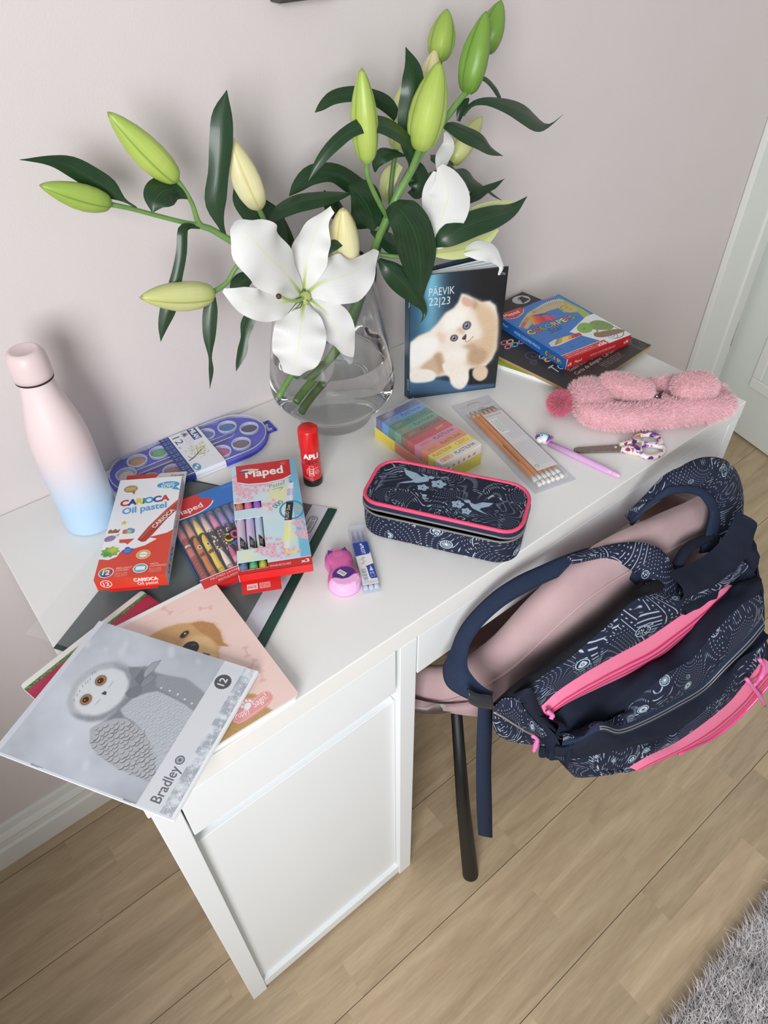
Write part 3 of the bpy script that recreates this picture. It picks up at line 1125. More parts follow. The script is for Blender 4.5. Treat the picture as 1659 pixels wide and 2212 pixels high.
cv.text('Puppy', ta[0], ta[1], 0.0115, (244, 240, 236), 1, math.atan2(tb[1] - ta[1], tb[0] - ta[0]), 0.006, shear=0.15, fit=math.hypot(tb[0] - ta[0], tb[1] - ta[1]))
cv.text('Sagn!', tc_[0], tc_[1], 0.0115, (244, 240, 236), 1, math.atan2(td[1] - tc_[1], td[0] - tc_[0]), 0.006, shear=0.15, fit=math.hypot(td[0] - tc_[0], td[1] - tc_[1]))
cv.rect(0, 0, W_, 0.0016, (228, 226, 222))
loc, rot, dims = (0.1015, 0.0999, 0.7578), (0, 0, -0.03403), (0.165, 0.205, 0.0075)
notebook('notebook', 'pink notebook with a golden puppy cover, under the owl notebook', loc, rot, dims, matimg('puppy_cover_print', cv, 0.4, 0.1), cornered=0.006)

# ---- crimson notebook with a leafy border
cv = Cv(W_, H_, 3600, (176, 30, 74))
cv.mottle(0.25, 7, 5)
for q in scatter([(0, 0), (W_, 0), (W_, H_), (0, H_)], 26, 3):
    for k in range(3):
        a_ = k * PI / 3
        cv.line([(q[0] - 0.004 * math.cos(a_), q[1] - 0.004 * math.sin(a_)), (q[0] + 0.004 * math.cos(a_), q[1] + 0.004 * math.sin(a_))], 0.0008, (206, 82, 112), 0.5)
cv.rect(0, H_ - 0.0125, W_, H_, (70, 104, 58))
rg = np.random.default_rng(9)
for i in range(240):
    x = W_ * i / 240
    cv.ell(x, H_ - 0.0105 + 0.003 * rg.random(), 0.0022, 0.0009, [(96, 134, 78), (54, 88, 44), (120, 152, 96)][i % 3], 0.9, rg.random() * 3)
cv.rect(0, H_ - 0.0075, W_, H_, (224, 224, 218))
loc, rot, dims = (0.0604, 0.1224, 0.7529), (0, 0, 0.25953), (0.165, 0.205, 0.0047)
notebook('notebook', 'crimson notebook with a green leafy border, lowest of the notebooks', loc, rot, dims, matimg('crimson_cover_print', cv, 0.4, 0.1), cornered=0.004)

# ---- dark green report file with a clear front
fol = thing('report_file', 'dark green report file with a white label strip and a clear front', 'folder', (0.1925, 0.2225, T + 0.0002), yaw(0))
fo_m = mat('green_vinyl', (38, 54, 52), 0.38, noise=0.06, scale=60, bump=0.05, bscale=500)
fd_m = mat('green_spine', (24, 66, 58), 0.35, noise=0.05)
clear_m = mat('clear_film', (225, 228, 230), 0.28, alpha=0.15, noise=0.02)
R1, L1, L2, R2 = (0.385, 0.213), (0.257, 0.404), (0.0, 0.232), (0.128, 0.040)
fx, fy = 0.1925, 0.2225


def quad(name, pts, z0, z1, m, parent):
    a = 0
    for i in range(len(pts)):
        x0, y0 = pts[i]
        x1, y1 = pts[(i + 1) % len(pts)]
        a += x0 * y1 - x1 * y0
    if a < 0:
        pts = pts[::-1]
    return prism(name, [(x - fx, y - fy) for x, y in pts], z0, z1, m, parent)


def mixp(a, b, t):
    return (a[0] + (b[0] - a[0]) * t, a[1] + (b[1] - a[1]) * t)


quad('back_sheet', [R1, L1, L2, R2], 0.0, 0.0010, fo_m, fol)
lab_c = Cv(0.309, 0.0225, 3000, (206, 207, 216))
lab_c.mottle(0.05, 30, 1)
lab_c.rect(0.255, 0.0050, 0.288, 0.0170, (70, 74, 78), r=0.005)
lab_c.rect(0.2562, 0.0062, 0.2868, 0.0158, (206, 207, 216), r=0.004)
lab_c.text('herlitz', 0.2605, 0.0082, 0.0085, (60, 64, 68), 1, 0, 0.02, shear=0.3, fit=0.0185)
lab_c.ell(0.2832, 0.0112, 0.0026, 0.0026, (60, 64, 68), ring=0.4)
lab_m = matimg('label_strip_print', lab_c, 0.4)
p0, p1 = mixp(R1, L1, 0.055), mixp(R1, L1, 0.155)
p3, p2 = mixp(R2, L2, 0.055), mixp(R2, L2, 0.155)
V = [(x - fx, y - fy, z) for z in (0.0012, 0.0017) for x, y in (p3, p0, p1, p2)]
Fq = [(0, 1, 2, 3)[::-1], (4, 5, 6, 7), (0, 1, 5, 4), (1, 2, 6, 5), (2, 3, 7, 6), (3, 0, 4, 7)]
mk('label_strip', V, Fq, lab_m, fol, [(0, 0), (1, 0), (1, 1), (0, 1)] * 2, False)
quad('spine', [R1, mixp(R1, L1, 0.045), mixp(R2, L2, 0.045), R2], 0.0010, 0.0021, fd_m, fol)
# the clear front has slipped and lifts a little at its free corner
ca, cb, cc, cd = (p0[0], p0[1], 0.0019), (p3[0], p3[1], 0.0019), (-0.0184, 0.2707, 0.7525), (0.228, 0.437, 0.7535)
G = []
for i in range(9):
    t = i / 8
    rowp = []
    for j in range(9):
        s_ = j / 8
        a0 = np.array([cb[0] - fx, cb[1] - fy, cb[2]]) * (1 - s_) + np.array([ca[0] - fx, ca[1] - fy, ca[2]]) * s_
        a1 = np.array([cc[0] - fx, cc[1] - fy, 0.0024]) * (1 - s_) + np.array([cd[0] - fx, cd[1] - fy, 0.0018]) * s_
        rowp.append(a0 * (1 - t) + a1 * t + np.array([0, 0, 0.0002]))
    G.append(rowp)
grid('clear_front', G, clear_m, fol)
# ---- diary standing half open
loc, rot, dims = (0.7003, 0.3215, 0.75), (0, 0, -0.46949), (0.1481, 0.001, 0.2099)
dw, dh = dims[0], dims[2]
cv = Cv(dw, dh, 5200, (28, 44, 58))
xx = np.linspace(0, 1, cv.W)[None, :]
yy = np.linspace(0, 1, cv.H)[:, None]
g1 = np.exp(-((xx - 0.20 - 0.05 * (1 - yy)) / 0.13) ** 2) * np.clip(0.35 + 0.9 * (yy - 0.25), 0, 1)
g2 = np.clip((0.75 - xx) / 0.75, 0, 1)
base = np.array([16, 22, 30]) + g2[..., None] * np.array([24, 50, 66]) + g1[..., None] * np.array([78, 120, 126])
cv.a = np.broadcast_to(base / 255.0, cv.a.shape).copy()
cv.a *= (0.92 + 0.16 * vnoise(cv.H, cv.W, 5, 2)[..., None])
bl = [(-0, 0.036), (0.0357, 0.0334), (0.0745, 0.0226), (0.1026, 0.0121), (0.147, 0.0082), (0.1459, -0.0048), (-0.003, -0.0022)]
cv.poly(bl, (62, 96, 128), 1, 0.002)
pp = scatter(bl, 2600, 4)
cv.hairs(pp, np.tile([0.3, 0.95], (len(pp), 1)), 0.0022, np.array(((50, 80, 110), (96, 132, 164), (40, 62, 88)))[RNG.integers(0, 3, len(pp))], 0.5, 8)
cv.poly([(-0.0065, 0.0088), (0.0804, -0.0004), (0.1498, 0.0038), (0.1483, -0.0052), (-0.0041, -0.0021)], (20, 30, 44), 0.7, 0.004)
cat = [(0.0003, 0.1036), (0.0129, 0.1135), (0.0308, 0.1192), (0.043, 0.1312), (0.0549, 0.1475), (0.0672, 0.1537), (0.074, 0.1627), (0.0783, 0.1761), (0.0868, 0.173), (0.0978, 0.1664), (0.111, 0.1584), (0.1236, 0.1591), (0.1341, 0.1502), (0.1393, 0.1307), (0.1421, 0.1028), (0.1429, 0.073), (0.1367, 0.0555), (0.1275, 0.0443), (0.1004, 0.043), (0.0969, 0.0284), (0.058, 0.0365), (0.0445, 0.0359), (0.0033, 0.033), (-0.0002, 0.0497)]
cv.poly(cat, (226, 216, 204), 1, 0.0018)
tan_ = [(0.0919, 0.1606), (0.1112, 0.1562), (0.1283, 0.1432), (0.1386, 0.1262), (0.1422, 0.0791), (0.1332, 0.0559), (0.1114, 0.0465), (0.0951, 0.0537), (0.0928, 0.0712), (0.1085, 0.0835), (0.1176, 0.1059), (0.107, 0.1301)]
cv.poly(tan_, (196, 166, 132), 0.85, 0.005)
for pts_, c_, a_ in (([(0.0194, 0.0593), (0.0344, 0.0718), (0.0494, 0.0794), (0.0545, 0.0642), (0.0512, 0.0374), (0.0353, 0.0447), (0.0173, 0.0547)], (176, 142, 108), 0.7), ([(0.0436, 0.1176), (0.0568, 0.1079), (0.0531, 0.0955), (0.0441, 0.1037)], (212, 178, 160), 0.6), ([(0.0754, 0.1216), (0.0843, 0.117), (0.0871, 0.1075), (0.0759, 0.1135)], (186, 152, 118), 0.7), ([(0.0946, 0.0925), (0.1098, 0.0952), (0.1247, 0.0886), (0.12, 0.0784), (0.0998, 0.0823)], (206, 176, 144), 0.8)):
    cv.blob(pts_, c_, a_, 0.003)
for pts_, c_, a_, s_ in (([(0.0025, 0.0998), (0.0204, 0.1079), (0.0419, 0.1063), (0.0446, 0.092), (0.0343, 0.0755), (0.016, 0.0647), (0.003, 0.0592)], (242, 238, 234), 0.8, 0.004), ([(0.0533, 0.1367), (0.0737, 0.1497), (0.0889, 0.1435), (0.0815, 0.1265), (0.0693, 0.1166), (0.0563, 0.1183)], (240, 234, 226), 0.8, 0.004), ([(0.0581, 0.0807), (0.0777, 0.0828), (0.0939, 0.071), (0.0882, 0.0572), (0.0657, 0.0603), (0.0543, 0.0691)], (236, 228, 218), 0.8, 0.004), ([(0.0999, 0.0799), (0.1178, 0.0787), (0.1278, 0.0665), (0.1202, 0.0503), (0.1044, 0.05), (0.0967, 0.0634)], (158, 124, 92), 0.7, 0.004), ([(0.0862, 0.0877), (0.106, 0.0874), (0.1109, 0.0808), (0.0956, 0.0793)], (176, 146, 116), 0.8, 0.003), ([(0.0407, 0.0782), (0.0494, 0.0794), (0.0569, 0.059), (0.06, 0.0412), (0.0509, 0.045), (0.0436, 0.0609)], (168, 134, 104), 0.7, 0.003), ([(0.1116, 0.1518), (0.1298, 0.1385), (0.1382, 0.1195), (0.1382, 0.0974), (0.1221, 0.1053), (0.1135, 0.1293)], (206, 178, 146), 0.6, 0.005), ([(0.0958, 0.1645), (0.1036, 0.1592), (0.1053, 0.1503), (0.098, 0.149)], (150, 116, 90), 0.7, 0.003)):
    cv.blob(pts_, c_, a_, s_)
paws = ([(0.0009, 0.0496), (0.0163, 0.0536), (0.0351, 0.0497), (0.0438, 0.041), (0.0413, 0.0313), (0.0257, 0.0284), (0.0033, 0.033)], [(0.0547, 0.0593), (0.0771, 0.0562), (0.0947, 0.0438), (0.1003, 0.0279), (0.0978, 0.0154), (0.0892, 0.0062), (0.0787, 0.0091), (0.0701, 0.0194), (0.066, 0.0328), (0.0576, 0.0441)], [(0.1073, 0.0421), (0.1228, 0.0462), (0.1315, 0.0374), (0.1305, 0.0235), (0.1218, 0.0171), (0.111, 0.0225), (0.1057, 0.0322)])
for pw, c_ in zip(paws, ((228, 222, 214), (230, 222, 212), (206, 182, 152))):
    cv.blob(pw, c_, 1, 0.0014)
for reg, n_, sd, cs, L in ((cat, 6500, 1, ((246, 242, 236), (226, 212, 196), (200, 178, 152)), 0.009), (tan_, 3600, 2, ((210, 182, 148), (172, 138, 104), (228, 206, 178)), 0.009)) + tuple((pw, 600, 3 + i, ((240, 234, 226), (222, 208, 190), (200, 180, 156)), 0.004) for i, pw in enumerate(paws)):
    pp = scatter(reg, n_, sd)
    e0 = np.array([(0.0851, 0.1042)][0])
    dv = pp - e0
    dv /= np.linalg.norm(dv, axis=1)[:, None] + 1e-9
    dv += np.random.default_rng(sd).normal(0, 0.25, dv.shape)
    cv.hairs(pp, dv, L, np.array(cs)[RNG.integers(0, 3, len(pp))], 0.42, 18)
er = [(0.0808, 0.1705), (0.0915, 0.166), (0.0984, 0.1577), (0.0924, 0.1529), (0.0849, 0.1549), (0.0792, 0.1621)]
cv.blob(er, (202, 158, 140), 0.85, 0.0014)
for q, rx, ry in zip([(0.0901, 0.1217), (0.0709, 0.1026)], (0.0062, 0.0058), (0.0070, 0.0056)):
    cv.ell(q[0], q[1], rx * 1.15, ry * 1.1, (96, 76, 66), 0.8, -0.3, 0.0006)
    cv.ell(q[0], q[1], rx * 0.95, ry * 0.92, (52, 52, 62), 1, -0.3)
    cv.ell(q[0], q[1], rx * 0.78, ry * 0.78, (122, 132, 152), 1, -0.3, 0.0004)
    cv.ell(q[0], q[1], rx * 0.30, ry * 0.42, (24, 26, 34), 1, -0.3)
    cv.ell(q[0] - 0.0012, q[1] + 0.0016, 0.0009, 0.0009, (226, 230, 236))
ns = [(0.0838, 0.0998), (0.0862, 0.1041), (0.0898, 0.1071), (0.0907, 0.1012), (0.0899, 0.0978), (0.0861, 0.0977)]
cv.blob(ns, (84, 58, 52), 1, 0.0004)
cv.line([(0.0893, 0.0979), (0.0913, 0.0929), (0.0966, 0.0958), (0.1027, 0.102)], 0.0012, (150, 96, 84), 0.9, n=12)
for a_, b_ in ([(0.0919, 0.0999), (0.1272, 0.1208)], [(0.0932, 0.0974), (0.1324, 0.1005)], [(0.0918, 0.1022), (0.1176, 0.1311)], [(0.0833, 0.0986), (0.0576, 0.0914)]):
    cv.line([a_, b_], 0.0003, (236, 226, 210), 0.7)
ta, tb, tc_, td = [(0.0281, 0.177), (0.0674, 0.1768), (0.0282, 0.1616), (0.0611, 0.161)]
cv.text('PÄEVIK', ta[0], ta[1], 0.0175, (206, 216, 220), 0.95, math.atan2(tb[1] - ta[1], tb[0] - ta[0]), -0.004, fit=math.hypot(tb[0] - ta[0], tb[1] - ta[1]))
cv.text('22|23', tc_[0], tc_[1], 0.0175, (206, 216, 220), 0.95, math.atan2(td[1] - tc_[1], td[0] - tc_[0]), -0.004, fit=math.hypot(td[0] - tc_[0], td[1] - tc_[1]))
q = [(0.1385, 0.1998)][0]
cv.smalltext(q[0] - 0.006, q[1] - 0.0022, q[0] + 0.006, q[1] + 0.0022, (190, 194, 200), 2, 0.9)
diary = thing('diary', 'diary with a fluffy kitten cover, standing half open', 'book', loc, rot)
dc_m = matimg('diary_cover_print', cv, 0.22, 0.3)
navy_c = mat('diary_board', (38, 58, 74), 0.3, noise=0.04)
th = 0.0022
pbox('front_cover', (dw, th, dh), {'front': dc_m, '*': navy_c}, diary, origin=(-dw / 2, 0, 0))
spc = Cv(0.012, dh, 4000, (40, 66, 82))
spc.text('PÄEVIK', 0.0085, dh - 0.018, 0.0085, (200, 210, 214), 1, -PI / 2, 0, fit=0.032)
spc.text('22|23', 0.0085, 0.036, 0.0085, (200, 210, 214), 1, -PI / 2, 0, fit=0.020)
sp_o = pbox('spine', (0.012, th, dh), {'front': matimg('diary_spine_print', spc, 0.25, 0.2), '*': navy_c}, diary)
sp_o.location = (-dw / 2 - 0.0055, 0.0116, 0)
sp_o.rotation_euler = (0, 0, math.radians(-65))
for i, (ang, th_) in enumerate(((4.2, 0.0030), (7.6, 0.0026), (11.0, 0.0024), (14.5, 0.0016))):
    a = math.radians(ang)
    o = box('page_block', (0.0, dw - 0.004, -th_ / 2, th_ / 2, 0.004, dh - 0.004), paper_m, diary, bev=0.0003)
    o.location = (-dw / 2 + 0.0015, 0.0042 + 0.0022 * i, 0)
    o.rotation_euler = (0, 0, a)
o = box('back_cover', (0.0, dw, -th / 2, th / 2, 0.0, dh), navy_c, diary, bev=0.0003)
o.location = (-dw / 2 + 0.001, 0.0140, 0)
o.rotation_euler = (0, 0, math.radians(18))

# ---- black pad of toned paper and the green book beneath
loc, rot, dims = (0.9379, 0.3301, 0.7572), (0, 0, 0.07365), (0.222, 0.29, 0.006)
pw, pd = dims[:2]
cv = Cv(pw, pd, 3600, (46, 42, 42))
cv.mottle(0.06, 4, 1)


def spiral(cv, x, y, r, turns, w, col, a0=0.0, sgn=1, a=0.8):
    t = np.linspace(0.12, 1, 40)
    an = a0 + sgn * turns * 2 * PI * t
    cv.line(np.stack([x + r * t * np.cos(an), y + r * t * np.sin(an)], 1), w, col, a)


for q, r in zip([(0.0449, 0.1239), (0.0289, 0.1081), (0.2202, 0.0182), (0.2038, 0.0059), (0.2029, 0.0351)], (0.016, 0.008, 0.026, 0.010, 0.010)):
    spiral(cv, q[0], q[1], r, 1.6, 0.0009, (138, 134, 132), 0.6)
for i, q in enumerate([(0.0425, 0.1869), (0.0509, 0.1692), (0.0526, 0.1818), (0.0676, 0.1672), (0.0561, 0.104), (0.0538, 0.1107), (0.0533, 0.0977), (0.0369, 0.1733)]):
    c_ = [(214, 92, 128), (96, 170, 190), (232, 200, 120), (206, 112, 152)][i % 4]
    cv.ell(q[0], q[1], 0.010, 0.006, c_, 0.9, 0.3, ring=0.45)
    for k in range(6):
        cv.ell(q[0] + 0.007 * math.cos(k), q[1] + 0.004 * math.sin(k), 0.0012, 0.0012, [(230, 226, 210), c_][k % 2])
q = [(0.1933, 0.2703)][0]
cv.ell(q[0], q[1], 0.020, 0.016, (196, 200, 204), 0.95)
cv.poly([(q[0] - 0.010, q[1] - 0.012), (q[0] + 0.004, q[1] + 0.010), (q[0] + 0.012, q[1] + 0.008), (q[0] + 0.014, q[1] - 0.010)], (46, 42, 42))
cv.poly([(q[0] - 0.008, q[1] + 0.001), (q[0] + 0.001, q[1] + 0.010), (q[0] + 0.001, q[1] + 0.004)], (176, 60, 80))
ta, tb = [(0.0265, 0.0628), (0.109, 0.0302)]
ra = 0.0
cv.text('Toned', ta[0] + 0.004, ta[1] - 0.002, 0.030, (220, 218, 214), 1, ra, 0.004, shear=0.25, fit=0.062)
for s_, k_, f_, sz in (('Tinted drawing paper', 0.016, 0.090, 0.0115), ('Carta da disegno  Cartulina', 0.029, 0.120, 0.0115)):
    cv.text(s_, ta[0] + 0.022, ta[1] - k_, sz, (206, 204, 200), 1, ra, 0, shear=0.25, fit=f_)
cv.smalltext(ta[0] + 0.075, ta[1] - 0.050, ta[0] + 0.135, ta[1] - 0.034, (170, 168, 164), 4, 0.7, ra)
pad = thing('drawing_pad', 'black toned paper drawing pad under the blue pencil box', 'pad', loc, rot)
kraft = mat('kraft_edge', (172, 146, 100), 0.8, noise=0.1, scale=400)
pbox('pages', (pw - 0.001, pd - 0.001, dims[2] - 0.0008), {'*': kraft}, pad, origin=(-pw / 2 + 0.0005, -pd / 2 + 0.0005, 0))
pbox('cover', (pw, pd, 0.0008), {'top': matimg('pad_cover_print', cv, 0.45), '*': kraft}, pad, origin=(-pw / 2, -pd / 2, dims[2] - 0.0008))

g0, g1, g2 = (0.8143, 0.3271, 0.756), (0.845, 0.2222, 0.756), (0.845, 0.2222, 0.756)
cv = Cv(0.17, 0.24, 3000, (164, 186, 52))
cv.mottle(0.05, 4, 1)
cv.rect(0.014, 0.0, 0.17, 0.24, (88, 84, 96))
cv.mottle(0.1, 9, 3)
for y_, c_ in ((0.200, (196, 56, 46)), (0.185, (206, 72, 50)), (0.10, (186, 160, 126)), (0.085, (158, 130, 98)), (0.07, (198, 176, 146)), (0.04, (120, 96, 70)), (0.13, (70, 68, 92))):
    cv.ell(0.032, y_, 0.014, 0.010, c_, 0.95, 0.3, 0.001)
    cv.ell(0.029, y_ + 0.004, 0.003, 0.002, (230, 210, 200), 0.9, 0.3, 0.0006)
pa, pb_ = np.array(g0), np.array(g1)
dv = (pb_ - pa)[:2]
ang = math.atan2(dv[1], dv[0])
grn = thing('picture_book', 'thin book with a lime green border under the black drawing pad', 'book', (pb_[0] + 0.0925 * 0 , pb_[1], T), (0, 0, ang + PI / 2))
gm_ = matimg('picture_book_print', cv, 0.35, 0.1)
pbox('pages', (0.169, 0.239, 0.0056), {'*': paper_m}, grn, origin=(0.0005, 0.0005 - 0.01, 0.0006))
pbox('front_cover', (0.17, 0.24, 0.0006), {'top': gm_, '*': white_m}, grn, origin=(0, -0.01, 0.0062))
pbox('back_cover', (0.17, 0.24, 0.0006), {'*': white_m}, grn, origin=(0, -0.01, 0.0))

# ------------------------------------------------------------------ boxes of pens, pastels and paints
card_m = mat('box_card', (226, 227, 230), 0.5, noise=0.01)
red_m = mat('box_red', (206, 40, 40), 0.4, noise=0.02)
dark_in = mat('box_inside', (52, 50, 50), 0.7, noise=0.05)
film_m = mat('window_film', (235, 238, 240), 0.06, alpha=0.05, noise=0.01)
RAIN = [(206, 60, 50), (228, 124, 52), (236, 206, 70), (96, 168, 80), (70, 150, 190), (60, 90, 170), (130, 90, 170), (206, 90, 150)]


def sign(cv, t, x, y, w, size, colors, rot=0.0, bold=0.03, outline=None, gap=0.06):
    """a word whose letters each have their own colour, fitted to width w"""
    ws = []
    for ch in t:
        E = glyphs(ch, bold, 0.0)
        ws.append(E[:, [0, 2]].max() - E[:, [0, 2]].min() if len(E) else 0.3)
    tot = sum(ws) + gap * (len(t) - 1)
    k = w / tot
    cx = 0.0
    for i, ch in enumerate(t):
        px, py = x + cx * k * math.cos(rot), y + cx * k * math.sin(rot)
        cv.text(ch, px, py, size, colors[i % len(colors)], 1, rot, bold, fit=ws[i] * k, outline=outline)
        cx += ws[i] + gap


def windowed(name, w, d, h, wins, m, parent, z=0.0):
    """card sleeve whose top (and left side where a window starts at x = 0) is cut open"""
    xs = sorted({0.0, w} | {v for q in wins for v in (q[0], q[2])})
    ys = sorted({0.0, d} | {v for q in wins for v in (q[1], q[3])})
    V, F, UV = [], [], []

    def q(pts, uvs):
        n = len(V)
        V.extend(pts)
        UV.extend(uvs)
        F.append((n, n + 1, n + 2, n + 3))
    for i in range(len(xs) - 1):
        for j in range(len(ys) - 1):
            cx, cy = (xs[i] + xs[i + 1]) / 2, (ys[j] + ys[j + 1]) / 2
            if any(a < cx < c and b < cy < e for a, b, c, e in wins):
                continue
            x0, x1, y0, y1 = xs[i], xs[i + 1], ys[j], ys[j + 1]
            for zz in (h, h - 0.0006):
                q([(x0, y0, zz), (x1, y0, zz), (x1, y1, zz), (x0, y1, zz)][::1 if zz == h else -1], [(x0 / w, y0 / d), (x1 / w, y0 / d), (x1 / w, y1 / d), (x0 / w, y1 / d)][::1 if zz == h else -1])
    for a, b, c, e in wins:                     # cut edges
        for p0, p1 in (((a, b), (c, b)), ((c, b), (c, e)), ((c, e), (a, e))):
            q([(p0[0], p0[1], h), (p1[0], p1[1], h), (p1[0], p1[1], h - 0.0008), (p0[0], p0[1], h - 0.0008)], [(p0[0] / w, p0[1] / d)] * 4)
    V = [(x - w / 2, y - d / 2, zz + z) for x, y, zz in V]
    return mk(name, V, F, m, parent, UV, False)


# ---- oil pastel box
loc, rot, dims = (0.1563, 0.3205, 0.7662), (0, 0, -0.57578), (0.0836, 0.182, 0.0187)
w, d, h = dims
cv = Cv(w, d, 6200, (226, 228, 232))
rp2 = [(0.0829, 0.0769), (0.0768, 0.0716), (0.0544, 0.0658), (0.0656, 0.0621), (0.0522, 0.0519), (0.0359, 0.0468), (0.0235, 0.0437), (0.0208, 0.036), (0.0112, 0.0315), (0.0024, 0.0336), (0.0006, -0.004), (0.0825, 0.0006)]
cv.poly(rp2[:2] + [(w + 0.002, rp2[0][1] + 0.001)] if False else [(w, rp2[0][1]), rp2[1], rp2[2], rp2[3], rp2[4], rp2[5], rp2[6], rp2[7], rp2[8], rp2[9], (0, rp2[9][1]), (0, 0), (w, 0)], (206, 62, 42))
rg = np.random.default_rng(4)
pp = scatter([(0, 0), (w, 0), (w, 0.06), (0, 0.045)], 90, 2)
cv.hairs(pp, np.tile([0.9, 0.35], (len(pp), 1)), 0.004, np.array([(226, 120, 96)]), 0.5, 24)
pst = [(0.0411, 0.0631), (0.0516, 0.0854), (0.069, 0.1135), (0.0836, 0.1334), (0.0857, 0.1155), (0.0736, 0.0977), (0.0601, 0.0723), (0.052, 0.0589), (0.0472, 0.0583)]
cv.poly(pst, (168, 52, 40))
hl = [(0.0453, 0.0656), (0.0563, 0.0873), (0.0715, 0.1145), (0.0831, 0.1301)]
cv.line(hl, 0.0030, (196, 88, 70), 0.8, 0.0008)
a_, b_ = [(0.0611, 0.0831), (0.0827, 0.1145)]
cv.text('CARIOCA', a_[0] - 0.001, a_[1] - 0.0015, 0.0088, (222, 216, 212), 1, math.atan2(b_[1] - a_[1], b_[0] - a_[0]), 0.05, fit=math.hypot(b_[0] - a_[0], b_[1] - a_[1]), outline=((120, 40, 34), 0.04))
a_, b_ = [(0.0095, 0.1281), (0.0718, 0.1334)]
sign(cv, 'CARiOCA', a_[0], a_[1], b_[0] - a_[0], 0.0160, [(190, 44, 48), (40, 60, 130), (226, 190, 60), (40, 130, 70), (50, 140, 200), (40, 60, 130), (190, 44, 48)], math.atan2(b_[1] - a_[1], b_[0] - a_[0]), 0.055, gap=0.02)
a_, b_ = [(0.0148, 0.112), (0.07, 0.1198)]
cv.text('Oil pastel', a_[0], a_[1], 0.0165, (84, 150, 200), 1, math.atan2(b_[1] - a_[1], b_[0] - a_[0]), 0.025, fit=math.hypot(b_[0] - a_[0], b_[1] - a_[1]), outline=((190, 208, 226), 0.045))
c_ = [(0.067, 0.1652), (0.0764, 0.1621), (0.0851, 0.1521), (0.0175, 0.162), (0.0238, 0.1497), (0.0565, 0.1699), (0.0569, 0.1602)]
cv.ell(c_[0][0], c_[0][1], 0.0150, 0.0070, (54, 150, 200))
cv.poly([c_[1], c_[2], (c_[1][0] - 0.004, c_[1][1] - 0.006)], (54, 150, 200))
cv.text('Super', c_[0][0], c_[0][1] + 0.0008, 0.0072, (232, 236, 240), 1, 0.03, 0.02, 'C')
cv.text('SOFT', c_[0][0], c_[0][1] - 0.0056, 0.0080, (232, 236, 240), 1, 0.03, 0.04, 'C')
cv.ell(c_[3][0], c_[3][1], 0.0093, 0.0072, (166, 130, 70))
cv.ell(c_[3][0] + 0.001, c_[3][1] + 0.001, 0.007, 0.005, (186, 152, 90), 0.6, 0, 0.0016)
cv.poly([(c_[3][0] + 0.002, c_[3][1] - 0.006), (c_[4][0], c_[4][1]), (c_[3][0] + 0.007, c_[3][1] - 0.004)], (150, 114, 58))
cv.text('PREMIUM', c_[3][0], c_[3][1] + 0.0004, 0.0034, (230, 222, 206), 1, 0, 0.04, 'C')
cv.text('QUALITY', c_[3][0], c_[3][1] - 0.0032, 0.0034, (230, 222, 206), 1, 0, 0.04, 'C')
q = [(0.0196, 0.0958), (0.0095, 0.0816), (0.0278, 0.0796), (0.0085, 0.0686), (0.0286, 0.0616), (0.0111, 0.0451), (0.0322, 0.045), (0.0525, 0.0364), (0.0126, 0.0106), (0.0523, 0.0137)]
st = [(q[0][0] + (0.0052 if k % 2 == 0 else 0.0022) * math.sin(k * PI / 5), q[0][1] + (0.0052 if k % 2 == 0 else 0.0022) * math.cos(k * PI / 5)) for k in range(10)]
cv.poly(st, (206, 190, 60))
x, y = q[1]
cv.poly([(x - 0.007, y - 0.0035), (x + 0.006, y - 0.0035), (x + 0.0075, y + 0.004), (x + 0.0038, y + 0.0012), (x + 0.001, y + 0.0045), (x - 0.002, y + 0.001), (x - 0.005, y + 0.004), (x - 0.0075, y + 0.001)], (150, 92, 62))
x, y = q[2]
cv.rect(x - 0.0075, y - 0.0042, x + 0.0075, y + 0.0036, (206, 100, 62), r=0.002)
cv.rect(x + 0.001, y - 0.0042, x + 0.0075, y + 0.0040, (96, 128, 172), r=0.002)
cv.rect(x - 0.002, y + 0.002, x + 0.004, y + 0.0056, (120, 140, 170))
cv.ell(x + 0.0010, y - 0.0004, 0.0040, 0.0038, (96, 176, 196))
cv.ell(x + 0.0010, y - 0.0004, 0.0022, 0.0021, (206, 196, 70))
x, y = q[3]
cv.ell(x - 0.002, y, 0.0072, 0.0052, (134, 108, 160), 1, 0.35)
cv.ell(x + 0.002, y + 0.001, 0.0090, 0.0020, (176, 140, 110), 1, 0.75, ring=0.3)
x, y = q[4]
cv.poly([(x - 0.010, y + 0.004), (x + 0.009, y + 0.004), (x + 0.0015, y - 0.006), (x - 0.001, y - 0.003), (x - 0.009, y - 0.002)], (196, 76, 58))
x, y = q[5]
sp = [(x + (0.0125 if k % 2 == 0 else 0.0092) * math.cos(k * PI / 9), y + (0.0100 if k % 2 == 0 else 0.0074) * math.sin(k * PI / 9)) for k in range(18)]
cv.poly(sp, (112, 166, 62))
cv.ell(x + 0.003, y + 0.003, 0.006, 0.005, (196, 196, 70), 0.8, 0, 0.002)
cv.ell(x - 0.004, y - 0.004, 0.005, 0.004, (58, 132, 70), 0.8, 0, 0.002)
x, y = q[6]
for a in range(4):
    cv.ell(x + 0.0040 * math.cos(a * PI / 2 + 0.2), y + 0.0036 * math.sin(a * PI / 2 + 0.2), 0.0034, 0.0030, (64, 92, 160))
cv.ell(x, y, 0.0040, 0.0036, (86, 124, 190))
x, y = q[7]
cv.ell(x, y, 0.0086, 0.0078, (226, 206, 182))
cv.ell(x, y, 0.0078, 0.0070, (206, 160, 84))
cv.ell(x, y, 0.0052, 0.0046, (230, 230, 232))
cv.text('Ø10mm', x, y - 0.001, 0.0030, (70, 80, 90), 1, 0, 0.02, 'C')
x, y = q[8]
cv.ell(x, y, 0.0090, 0.0082, (230, 230, 232))
